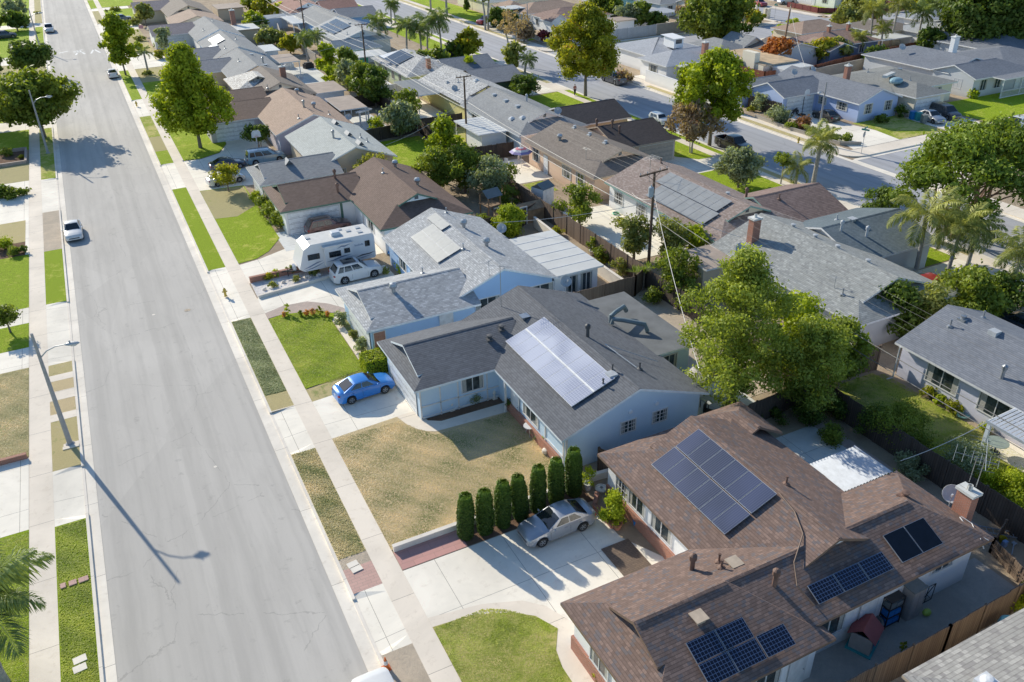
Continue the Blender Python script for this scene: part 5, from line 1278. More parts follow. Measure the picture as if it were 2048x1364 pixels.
make_car('parked_car','suv',P_red,'red offroad car on the driveway at the top centre','car',78.8,170.0,200,D0);make_car('parked_car','sedan',P_white,'white sedan beside the red offroad car','car',79.2,166.0,200,D0)
make_car('parked_car','suv',P_red,'red car in the far road right of the big round tree','car',142.17,157.15,-95)
make_car('parked_car','suv',P_lsilver,'silver car on the far driveway behind the red fence','car',148.77,155.60,175,D0)
make_car('parked_car','sedan',P_dnavy,'dark car half hidden by shrubs near the feathery palms','car',58.85,142.63,10,D0)
make_car('parked_car','sedan',P_white,'white car glimpsed between shrubs below the feathery palms','car',56.44,141.89,10,D0)
make_car('parked_car','sedan',P_dnavy,'dark car at the right edge beside the dark grey bungalow roof','car',55.57,30.76,90,D0)

# travel trailer
t=empty('travel_trailer',(15.4,65.5,.02),0,'white travel trailer with grey swoosh decals, slide out and roof air conditioner','travel trailer')
M_rv=plain('trailer_fibreglass',(.74,.74,.75),.3,var=.03);M_rvroof=plain('trailer_roof',(.66,.65,.62),.6,var=.08)
m=MB();x0,x1,yh=-3.3,3.3,1.2
prof=[(-3.3,.9),(-2.9,.62),(3.2,.62),(3.3,.8),(3.3,2.6),(3.15,2.88),(-2.2,2.88),(-2.75,2.55)]
for sg in (1,-1):
    P=[(a,sg*yh,b) for a,b in prof];m.face(P if sg<0 else P[::-1])
for i in range(len(prof)):
    a,b=prof[i],prof[(i+1) % len(prof)];m.face([(a[0],-yh,a[1]),(a[0],yh,a[1]),(b[0],yh,b[1]),(b[0],-yh,b[1])],1 if (a[1]>2.8 and b[1]>2.8) else 0)
m.build('body',[M_rv,M_rvroof],t)
m=MB();m.box(-1.15,1.2,-1.62,-1.18,.85,2.55);so_=m.build('slide_out',M_rv,t)
m=MB();m.box(-1.25,1.3,-1.72,-1.15,2.56,2.62);m.build('slide_out_awning',M_rvroof,so_)
def rvwin(x,y,z,w,hh,par):
    m=MB();m.box(x - w/2,x+w/2,y - .03,y,z,z+hh);o=m.build('window',M_plastic,par)
    m=MB();m.box(x - w/2+.04,x+w/2 - .04,y - .036,y - .03,z+.04,z+hh - .04);m.build('pane',M_cglass,o)
rvwin(-2.0,-1.2,1.55,1.0,.5,t);rvwin(-.3,-1.62,1.6,1.0,.5,so_);rvwin(.75,-1.62,1.75,.5,.42,so_);rvwin(2.65,-1.2,1.8,.42,.5,t)
M_decal=plain('decal_grey_blue',(.20,.25,.36),.4);M_decal2=plain('decal_black',(.04,.04,.05),.4)
def swoosh(pts,w,mt,y,par):
    m=MB()
    for (a,b),(c,d) in zip(pts,pts[1:]): 
        wa=w*(1 - abs(2*(a - pts[0][0])/(pts[-1][0] - pts[0][0]) - 1)**2)+.01;wb=w*(1 - abs(2*(c - pts[0][0])/(pts[-1][0] - pts[0][0]) - 1)**2)+.01
        m.face([(a,y,b - wa/2),(c,y,d - wb/2),(c,y,d+wb/2),(a,y,b+wa/2)])
    m.build('decal',mt,par)
swoosh([(-3.0,.85),(-2.4,1.0),(-1.8,1.22),(-1.25,1.32)],.12,M_decal,-1.206,t);swoosh([(-2.9,.72),(-2.2,.82),(-1.6,1.0),(-1.2,1.15)],.09,M_decal,-1.207,t)
swoosh([(-1.1,1.3),(-.5,1.32),(.2,1.5),(1.1,1.55)],.12,M_decal,-1.626,so_);swoosh([(-.6,.95),(0,1.05),(.5,1.25),(1.15,1.35)],.1,M_decal,-1.627,so_);swoosh([(-.1,2.25),(.3,2.42),(.6,2.38),(1.1,2.5)],.12,M_decal,-1.628,so_)
swoosh([(1.5,.95),(2.1,1.08),(2.8,1.1),(3.2,1.2)],.11,M_decal2,-1.206,t);swoosh([(1.6,.8),(2.2,.86),(3.0,.96)],.06,M_decal,-1.207,t)
m=MB()
for i in range(9): m.box(1.55+i*.085,1.55+i*.085+.05,-1.207,-1.2,1.98,2.1+(.05 if i in (0,4,7) else 0))
m.build('lettering',M_decal,t)
m=MB();m.box(-.1,.7,-.32,.32,2.88,3.12);m.box(-.02,.62,-.26,.26,3.12,3.17);m.build('air_conditioner',M_rv,t)
for x,y in ((-2.0,.3),(1.5,.2),(2.3,-.5),(2.4,.5),(.9,.9)): m=MB();m.box(x - .2,x+.2,y - .2,y+.2,2.88,2.95);m.build('roof_hatch',M_dish,t)
m=MB();m.tube([(3.33,-.9,1.0),(3.33,-.9,2.95),(3.15,-.9,3.05)],.02,6);m.tube([(3.33,-.5,1.0),(3.33,-.5,2.95),(3.15,-.5,3.05)],.02,6)
for i in range(7): m.tube([(3.33,-.9,1.1+i*.28),(3.33,-.5,1.1+i*.28)],.015,5)
m.build('ladder',M_metal,t)
for x in (.75,1.5):
    for sg in (1,-1):
        c=MB();c.lathe([(0,-.1),(.3,-.1),(.34,-.05),(.34,.05),(.3,.1),(0,.1)],16);m=MB();m.v=[(x+a,sg*1.12+q,.34+b) for a,b,q in c.v];m.f=c.f;m.m=c.m;m.uv=c.uv;wo=m.build('wheel',M_tyre,t)
        m=MB();m.face([(x+.18*math.cos(q*PI/6),sg*1.235,.34+.18*math.sin(q*PI/6)) for q in range(12)]);m.build('rim',M_rim,wo)
m=MB();m.bar((-3.0,-.5,.5),(-4.3,0,.5),.09);m.bar((-3.0,.5,.5),(-4.3,0,.5),.09);m.tube([(-4.1,0,.02),(-4.1,0,.8)],.035,8);m.tube([(-4.6,0,.5),(-4.2,0,.5)],.05,8);m.build('hitch',M_plastic,t)
m=MB();m.lathe([(0,0),(.14,.02),(.15,.4),(.06,.5),(0,.5)],12,(-3.5,.12,.5));m.lathe([(0,0),(.14,.02),(.15,.4),(.06,.5),(0,.5)],12,(-3.5,-.18,.5));m.build('propane_tank',M_rv,t)
# ------------------------------------------------------------------ vegetation
L_yg=leafmat('leaf_yellow_green',(.06,.12,.008),(.56,.64,.04),.42);L_mid=leafmat('leaf_mid_green',(.035,.07,.01),(.40,.48,.07),.4);L_dark=leafmat('leaf_dark_green',(.018,.045,.008),(.22,.31,.05),.34)
L_aut=leafmat('leaf_autumn',(.07,.12,.01),(.58,.56,.05),.42,tip=(.66,.36,.05));L_bronze=leafmat('leaf_bronze',(.18,.13,.09),(.60,.45,.30),.4,tip=(.36,.16,.16));L_red=leafmat('leaf_orange_red',(.35,.10,.03),(.60,.26,.08),.35)
L_grey=leafmat('leaf_grey_green',(.15,.19,.10),(.48,.54,.34),.35);L_pine=leafmat('pine_needles',(.025,.06,.01),(.36,.47,.06),.32);L_lime=leafmat('leaf_lime',(.13,.22,.01),(.64,.70,.05),.42);L_cyp=leafmat('cypress_green',(.03,.07,.012),(.20,.31,.04),.3)
L_palm=leafmat('palm_leaflet',(.07,.12,.03),(.40,.48,.18),.35);L_palmy=leafmat('palm_leaflet_yellow',(.10,.15,.03),(.62,.62,.2),.35);L_flower=leafmat('flower_petals',(.5,.12,.08),(.8,.5,.15),.3);L_olive=leafmat('leaf_olive',(.12,.15,.04),(.46,.48,.14),.38)
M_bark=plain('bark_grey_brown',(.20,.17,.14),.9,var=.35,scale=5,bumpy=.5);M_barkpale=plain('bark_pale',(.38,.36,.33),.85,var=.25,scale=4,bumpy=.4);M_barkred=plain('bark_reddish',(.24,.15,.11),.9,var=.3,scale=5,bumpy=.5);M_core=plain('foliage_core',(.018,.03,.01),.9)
rng=np.random.default_rng(11)
def leaves(name,P,size,mat,Nrm=None,elong=1.7,shade=None):
    """P: (n,3) leaf positions; one rhombic leaf blade each"""
    n=len(P);a=rng.normal(size=(n,3));a /=np.linalg.norm(a,axis=1)[:,None]
    if Nrm is not None: a=a*.75+Nrm;a /=np.linalg.norm(a,axis=1)[:,None]
    b=np.cross(a,rng.normal(size=(n,3)));b /=np.linalg.norm(b,axis=1)[:,None];c=np.cross(a,b)
    s=size*rng.uniform(.6,1.25,(n,1))
    V=np.empty((n,4,3));V[:,0]=P - b*s*elong*.5;V[:,1]=P+c*s*.5;V[:,2]=P+b*s*elong*.5;V[:,3]=P - c*s*.5
    me=bpy.data.meshes.new(name);me.vertices.add(n*4);me.vertices.foreach_set('co',V.reshape(-1));me.loops.add(n*4);me.loops.foreach_set('vertex_index',np.arange(n*4,dtype=np.int32))
    me.polygons.add(n);me.polygons.foreach_set('loop_start',np.arange(0,n*4,4,dtype=np.int32));me.polygons.foreach_set('loop_total',np.full(n,4,dtype=np.int32))
    me.materials.append(mat);me.update(calc_edges=True)
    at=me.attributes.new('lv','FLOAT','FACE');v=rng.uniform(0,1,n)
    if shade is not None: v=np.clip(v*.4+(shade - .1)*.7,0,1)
    at.data.foreach_set('value',v.astype(np.float32));return me
def clump_points(cl,dens,rough=.35):
    """leaf positions over bumpy clump shells"""
    Ps,Ns,Sh=[],[],[]
    for (cx,cy,cz,r,sq) in cl:
        n=max(12,int(dens*12.6*r*r))
        d=rng.normal(size=(n,3));d /=np.linalg.norm(d,axis=1)[:,None]
        rr=r*(1 - rough*rng.uniform(0,1,n)**1.6+.2*rng.normal(size=n))*(1+.25*np.sin(d[:,0]*7+cx*3)*np.sin(d[:,1]*6+cz*5))
        p=d*rr[:,None];p[:,2] *=sq
        Ps.append(p+np.array([cx,cy,cz]));Ns.append(d);tone=rng.uniform(0,1);Sh.append(np.full(n,tone)*.5+.5*(d[:,2]*.5+.5))  # leaf colour carries clump shading: paler on top, darker underneath
    return np.concatenate(Ps),np.concatenate(Ns),np.concatenate(Sh)
def crown_clumps(shape,rx,z0,z1,n,r,seed):
    rs=random.Random(seed);cl=[];H=z1 - z0
    for i in range(n):
        t=(i+rs.random())/n;a=i*2.39996+rs.uniform(-.4,.4)
        if shape == 'round': w=math.sqrt(max(0,1 - (2*t - 1)**2));
        elif shape == 'cone': w=min(1,(t+.05)*4.5)*(1 - t*.88)
        elif shape == 'egg': w=math.sin(PI*min(1,t*.78+.2))**.75
        elif shape == 'flat': w=(1 - .5*t)*min(1,.35+t*2)
        elif shape == 'vase': w=.35+.65*t if t<.75 else 1 - (t - .75)*2.2
        rad=rx*w*(rs.uniform(.55,1.0) if i % 3 else rs.uniform(.0,.5));rr=r*rs.uniform(.55,1.15)
        rad=max(0,rad - rr*.2)*rs.uniform(.85,1.12)
        cl.append((rad*math.cos(a),rad*math.sin(a),z0+rr*.6+t*(H - rr*1.2),rr,rs.uniform(.65,.95)))
    return cl
def trunk_mesh(cl,z0,r0,mat_n=6,seed=0,lean=(0,0),multi=1,wig=.15):
    rs=random.Random(seed);m=MB();tops=sorted(cl,key=lambda c: -c[3])[:mat_n]
    for k in range(multi):
        bx,by=(0,0) if multi==1 else (math.cos(k*6.28/multi)*r0*1.6,math.sin(k*6.28/multi)*r0*1.6)
        fx,fy=bx*3+lean[0],by*3+lean[1];rr=r0/math.sqrt(multi)
        m.tube([(bx,by,-.1),(bx*1.3+wig*rs.uniform(-.5,.5),by*1.3,z0*.5),(fx,fy,z0*1.05)],[rr*1.25,rr*.95,rr*.75],8)
        for i,c in enumerate(tops):
            if i % multi !=k: continue
            mx,my,mz=lerp(fx,c[0],.45)+rs.uniform(-.2,.2),lerp(fy,c[1],.45)+rs.uniform(-.2,.2),lerp(z0,c[2],.55)
            m.tube([(fx,fy,z0*.98),(mx,my,mz),(c[0],c[1],c[2])],[rr*.62,rr*.36,rr*.12],6)
    return m
CR={}
def tree(label,x,y,H,rx,shape='round',mat=None,z0=None,n=26,cr=None,leaf=.22,dens=26,seed=None,trunk=.16,bark=None,cat='tree',name='tree',group=None,multi=1,rz=None,sx=1,key=None,z=0,sparse=1.0):
    mat=mat or L_mid;z0=H*.3 if z0 is None else z0;seed=seed if seed is not None else int(abs(x*13+y*7)) ;cr=(cr or rx*.36)*.84;n=int(n*1.25)
    root=empty(name,(x,y,z),R(rz if rz is not None else (seed*47) % 360),label,cat,group)
    k=key
    if k and k in CR: tm,cm=CR[k]
    else:
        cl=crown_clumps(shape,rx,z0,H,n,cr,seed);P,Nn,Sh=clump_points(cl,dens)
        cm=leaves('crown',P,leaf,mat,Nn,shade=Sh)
        tb=trunk_mesh(cl,z0+.15*(H - z0),trunk,8,seed,multi=multi);to=tb.build('trunk',bark or M_bark,root,smooth=True,merge=True);tm=to.data
        if k: CR[k]=(tm,cm)
        bpy.data.objects.remove(to)
    for nm,me in (('trunk',tm),('crown',cm)):
        o=bpy.data.objects.new(nm,me);C.objects.link(o);o.parent=root
    if sx !=1: root.scale=(sx,sx,sx)
    return root
def shrub(label,x,y,H,rx,mat=None,n=7,leaf=.1,dens=60,shape='round',cat='shrub',group=None,seed=None,name='shrub',z=0.02,key=None,sx=1,z0=0):
    mat=mat or L_mid;seed=seed if seed is not None else int(abs(x*31+y*17));
    if key and key in CR: me=CR[key]
    else:
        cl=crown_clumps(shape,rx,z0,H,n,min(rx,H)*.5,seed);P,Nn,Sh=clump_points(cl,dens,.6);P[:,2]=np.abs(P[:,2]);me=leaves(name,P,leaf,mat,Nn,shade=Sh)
        if key: CR[key]=me
    o=bpy.data.objects.new(name,me);C.objects.link(o);o.location=(x,y,z);o.rotation_euler=(0,0,seed % 6);o.scale=(sx,sx,sx)
    return tag(o,label,cat,group)
def hedge_box(label,x0,x1,y0,y1,H,mat,leaf=.07,dens=420,cat='hedge',z=.02):
    cx,cy=(x0+x1)/2,(y0+y1)/2;root=empty('hedge',(cx,cy,z),0,label,cat)
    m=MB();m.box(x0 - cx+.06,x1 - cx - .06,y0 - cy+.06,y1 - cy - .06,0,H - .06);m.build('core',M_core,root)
    Ps,Ns=[],[]
    for (ax,sg) in ((0,1),(0,-1),(1,1),(1,-1),(2,1)):
        d=[x1 - x0,y1 - y0,H];o=[i for i in range(3) if i !=ax];nn=int(d[o[0]]*d[o[1]]*dens);p=np.zeros((nn,3))
        for q in o: p[:,q]=rng.uniform(0,1,nn)*d[q]
        p[:,ax]=(d[ax] if sg>0 else 0)+rng.normal(size=nn)*.035;p[:,0]-=d[0]/2;p[:,1]-=d[1]/2;v=np.zeros((nn,3));v[:,ax]=sg;Ps.append(p);Ns.append(v)
    me=leaves('foliage',np.concatenate(Ps),leaf,mat,np.concatenate(Ns));o=bpy.data.objects.new('foliage',me);C.objects.link(o);o.parent=root;return root
def palm(label,x,y,H,nf=15,fl=2.4,mat=None,trunk=.17,lean=(0,0),group=None,seed=0,bark=None,z=0,droop=1.0,fan=False):
    rs=random.Random(seed);root=empty('palm_tree',(x,y,z),0,label,'palm tree',group);mat=mat or L_palm
    m=MB();pts=[(lean[0]*t*t,lean[1]*t*t,H*t) for t in np.linspace(0,1,7)];m.tube(pts,[trunk*1.35,trunk*1.05,trunk,trunk*.95,trunk*.9,trunk*.9,trunk*.75],10)
    for i in range(1,12):
        t=i/12;m.lathe([(trunk*1.05,-.02),(trunk*1.12,0),(trunk*1.05,.02)],10,(lean[0]*t*t,lean[1]*t*t,H*t))
    m.build('trunk',bark or M_barkpale,root,smooth=True)
    if ('palm',mat.name,fl,fan) not in CR:
        ms=[]
        for v in range(4):
            ang=[R(66),R(46),R(26),R(2)][v];P,Q=[],[]
            N_=30;p=np.array([0.,0.,0.]);a=ang;rach=[p.copy()]
            for i in range(N_):
                p=p+np.array([math.cos(a),0,math.sin(a)])*fl/N_;a-=R(3.0+.7*v)*droop*(.35+i/N_);rach.append(p.copy())
            vs,fs,lv=[],[],[]
            for i in range(3,N_+1):
                t=i/N_;L=fl*.30*math.sin(PI*min(1,t*.85+.13))**.8+.06
                d=rach[i] - rach[i - 1];d /=np.linalg.norm(d)
                for sg in (1,-1):
                    for q in range(2):
                        side=np.array([0,sg,0])*.72+d*(.5+.15*rng.normal())+np.array([0,0,-.3*droop+.16*rng.normal()]);side /=np.linalg.norm(side)
                        b=rach[i]+d*q*fl/N_/2;e=b+side*L;w=d*.036*(fl/2.4);mid=b+side*L*.5+np.array([0,0,.03]);n0=len(vs)
                        e=e+np.array([0,0,-L*.22*droop])
                        vs+=[b,mid+w,e,mid - w];fs.append((n0,n0+1,n0+2,n0+3));lv.append(rng.uniform(0,1)*.6+.4*(1 - v/3))
            for i in range(N_):
                n0=len(vs);w=np.array([0,.022*(1 - i/N_)+.006,0]);vs+=[rach[i] - w,rach[i]+w,rach[i+1]+w,rach[i+1] - w];fs.append((n0,n0+1,n0+2,n0+3));lv.append(.95)
            me=bpy.data.meshes.new('frond');me.from_pydata([tuple(q) for q in vs],[],fs);me.materials.append(mat);at=me.attributes.new('lv','FLOAT','FACE');at.data.foreach_set('value',lv);ms.append(me)
        CR[('palm',mat.name,fl,fan)]=ms
    ms=CR[('palm',mat.name,fl,fan)]
    for i in range(nf):
        v=min(3,int(i/nf*4));o=bpy.data.objects.new('frond',ms[v]);C.objects.link(o);o.parent=root
        o.location=(lean[0],lean[1],H - .1 - .05*v);o.rotation_euler=(rs.uniform(-.12,.12),rs.uniform(-.15,.15),i*2.39996+rs.uniform(-.3,.3));s_=rs.uniform(.82,1.12);o.scale=(s_,s_,s_)
    return root
def cypress(label,x,y,H,r,seed,tilt=0):
    root=empty('cypress',(x,y,.0),seed,label,'cypress','clipped column cypresses in a row');rs=random.Random(seed);root.rotation_euler[0]=rs.uniform(-.05,.05);root.rotation_euler[1]=rs.uniform(-.05,.05)
    prof=[(r*.72,0),(r*.95,.25),(r,H*.3),(r*1.02,H*.6),(r*.96,H*.82),(r*.72,H*.95),(r*.28,H*.97)]
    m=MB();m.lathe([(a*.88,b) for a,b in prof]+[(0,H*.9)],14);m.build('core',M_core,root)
    n=int(9500*H*r*.8);t=rng.uniform(0,1,n)**.95*H;a=rng.uniform(0,2*PI,n);rr=np.interp(t,[p[1] for p in prof],[p[0] for p in prof])*(1+.075*rng.normal(size=n)+.06*np.sin(a*3+seed+t)+.03*np.sin(t*5+seed))
    P=np.stack([rr*np.cos(a),rr*np.sin(a),t],1);k=int(n*.22);q=rng.uniform(0,1,k)**.5*r*.8;aa=rng.uniform(0,2*PI,k)
    P2=np.stack([q*np.cos(aa),q*np.sin(aa),H*.965+(q/r)*.06*H*.4+.06*rng.normal(size=k)],1);P=np.concatenate([P,P2])
    Nn=np.stack([np.cos(np.concatenate([a,aa])),np.sin(np.concatenate([a,aa])),np.concatenate([np.full(n,.25),np.full(k,1.)])],1)
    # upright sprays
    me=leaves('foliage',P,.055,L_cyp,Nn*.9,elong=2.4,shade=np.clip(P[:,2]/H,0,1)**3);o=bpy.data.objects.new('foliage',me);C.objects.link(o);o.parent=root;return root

# --- the seven cypresses
ords=['first cypress from the pavement, nearest the red paving','second cypress from the pavement','third cypress from the pavement','middle cypress of the seven','fifth cypress from the pavement, just behind the silver sedan bonnet','sixth cypress from the pavement, behind the silver sedan roof','last cypress of the row, nearest the pale blue gable wall']
for i,(cx,cy) in enumerate([(11.79,29.69),(12.82,29.54),(13.85,29.52),(14.92,29.61),(16.00,29.69),(17.14,29.79),(18.36,29.94)]):
    cypress(ords[i],cx,cy+.25,[2.75,2.62,2.8,2.72,2.84,2.8,3.02][i],[.39,.40,.385,.395,.38,.39,.405][i],i*1.7)
hedge_box('clipped box hedge at the front corner of the charcoal roofed garage',12.15,13.9,47.0,48.5,1.15,L_lime,.075)
shrub('clipped yellow green upright shrub beside the brick planter',19.05,27.3,2.1,.72,L_lime,14,.08,260,'egg')
shrub('big rounded green hedge along the front path of the brown roofed house',13.55,77.0,1.7,1.35,L_mid,10,.12,70,key='h4hedge',cat='hedge',name='hedge',seed=5);shrub('second hump of the hedge, toward the navy sedan',13.3,80.0,1.6,1.3,L_mid,10,.12,70,cat='hedge',name='hedge',seed=6);shrub('third hump of the hedge',13.1,82.8,1.3,1.1,L_mid,10,.12,70,cat='hedge',name='hedge',seed=9);shrub('last low hump of the hedge by the stone coloured garage roof',12.9,85.6,1.0,.9,L_lime,8,.12,70,cat='hedge',name='hedge',seed=7)
# --- front street trees
tree('tall broad sweetgum tree on the lawn beside the lavender walled house',10.7,107.9,12.3,5.6,'cone',L_yg,1.9,80,1.35,.25,26,3,.2,M_bark)
tree('slim yellow green street tree by the white sedan seen from behind',6.3,157.9,9.8,2.7,'egg',L_yg,1.8,34,1.1,.38,12,8,.14)
palm('small dark palm on the lawn beside the slim street tree',9.8,157.0,3.6,10,1.7,L_palm,.16,seed=4)
tree('wide rounded dark street tree shading the left side of the road',-6.5,123.2,8.3,5.3,'round',L_mid,2.0,46,1.7,.34,14,21,.22)
tree('low spreading tree behind the wide dark street tree',-12.5,130.5,7.2,4.0,'round',L_mid,1.6,30,1.5,.36,13,22,.2)
tree('round dark tree at the left pavement behind the lamp',-7.6,164.5,5.8,3.9,'round',L_dark,1.4,26,1.3,.4,11,5,.18)
tree('dark tree cut by the left edge behind the lamp',-13.8,158.0,5.6,3.2,'round',L_dark,1.3,22,1.2,.4,11,6,.18)
tree('rounded grey green tree on the second far left lawn',-11.0,232.0,5.0,3.2,'round',L_grey,1.0,20,1.2,.5,8,7,.15);tree('dark low tree on the far left lawn above the navy crossover',-10.5,218.5,4.0,3.0,'round',L_dark,.8,18,1.1,.5,8,17,.15);tree('dark tree at the left edge beside the far lawn',-15.0,221.0,5.0,3.0,'round',L_dark,.8,18,1.1,.5,8,18,.15)
tree('small dark lollipop tree in front of the far left driveway',-9.6,148.5,4.0,2.2,'round',L_dark,.8,16,.9,.36,12,19,.12)
tree('small round tree on the left lawn beside the near lamp post',-9.55,66.0,2.3,1.1,'round',L_mid,.8,18,.45,.12,55,9,.07)
tree('yellow green lawn tree half hiding the white sedan',10.8,89.7,3.0,1.65,'round',L_aut,.8,20,.6,.15,34,12,.08)
tree('flat topped dark tree beside the basketball hoop',17.0,103.2,3.0,2.3,'flat',L_dark,1.2,20,.8,.2,26,13,.1,multi=3)
tree('slender grey green tree before the plum slate garage roof',14.6,174.0,4.6,2.0,'vase',L_grey,1.0,18,.8,.36,12,14,.1);tree('pale yellow green tree above the tan garage wall at the top',14.8,208.8,4.6,2.4,'round',L_olive,1.4,16,.9,.45,10,15,.1)
tree('broad golden shrub tree between the sage roof and the brown roof',24.6,82.6,3.9,2.6,'vase',leafmat('leaf_golden',(.20,.22,.05),(.44,.44,.11),.4),.2,26,.75,.2,26,16,.08)
# --- two crowned trees etc. on the side road
tree('tall autumn tinted tree at the kerb near the walking person',64.7,105.7,12.6,5.5,'egg',L_aut,2.8,70,1.35,.27,24,31,.22)
tree('tall yellow green tree at the kerb behind the black pickup',64.8,77.3,11.0,4.5,'egg',L_yg,3.0,62,1.2,.25,27,32,.2)
tree('small bronze leaved tree on the lawn left of the black pickup',61.0,75.9,6.0,3.0,'round',L_bronze,1.6,34,.95,.22,24,33,.1,M_barkpale,multi=3)
tree('sparse grey limbed street tree beside the far junction',69.0 - 3.6,131.0,8.6,4.6,'flat',L_bronze,4.8,20,.9,.25,7,34,.2,M_barkpale,multi=2)
tree('pale trunked tall street tree at the top centre',75.9,163.2,13,4.6,'egg',L_mid,6.0,34,1.6,.4,11,35,.28,M_barkpale,multi=2);tree('grey trunked street tree further along the top edge',76.0,184.4,12,4.0,'egg',L_mid,5.0,26,1.5,.45,9,36,.24,M_barkpale);tree('bare trunked street tree nearest the top edge',76.0,194,11,3.6,'egg',L_mid,5.0,22,1.4,.45,9,37,.2,M_barkpale)
tree('pink tinged small tree by the buff block wall',108.0,138.2,6.2,3.1,'round',L_bronze,2.0,28,1.0,.34,14,38,.14)
tree('huge rounded green tree beside the far cross road',102.5,123.5,10.2,6.6,'round',L_mid,.6,60,1.9,.42,11,39,.3)
tree('grey green rounded tree on the lawn of the mauve roofed house',58.0,64.0,4.2,2.7,'round',L_grey,.7,34,.85,.2,30,40,.12)
tree('little staked street tree on the side road pavement',62.59,62.70,3.3,1.1,'round',L_mid,2.0,12,.45,.16,30,41,.07,M_barkpale)
palm('tall green and yellow palm at the side road pavement',65.35,60.88,4.5,17,2.7,L_palmy,.22,(.5,.3),seed=1);palm('short yellow palm left of the tall palm',63.28,61.32,2.2,13,1.9,L_palmy,.15,seed=2)
# --- the big umbrella pine
t=empty('pine_tree',(66.6,44.9,0),0,'large spreading pine with dark trunks at the corner of the side road','pine tree')
cl=[];rs=random.Random(3)
for i in range(56):
    a=i*2.39996;q=math.sqrt((i+.5)/56);rr=rs.uniform(.9,1.6)
    cl.append((7.7*q*math.cos(a)*1.05,5.4*q*math.sin(a) - 2.0,9.2 - 3.0*q**2.2+rs.uniform(-1.0,.8),rr,rs.uniform(.6,.8)))
cl+=[(5.5,-5.6,3.9,1.1,.6),(-4.8,-3.2,3.4,1.0,.6),(2.5,-6.4,4.4,1.1,.6),(8.6,-3.4,4.2,1.3,.6),(-6.5,1.2,4.4,1.1,.6)]
P,Nn,Sh=clump_points(cl,27,.45);me=leaves('crown',P,.2,L_pine,Nn,elong=2.2,shade=Sh);o=bpy.data.objects.new('crown',me);C.objects.link(o);o.parent=t
trunk_mesh(cl,2.2,.42,26,4,multi=5,wig=.5).build('trunk',M_barkred,t,smooth=True,merge=True)
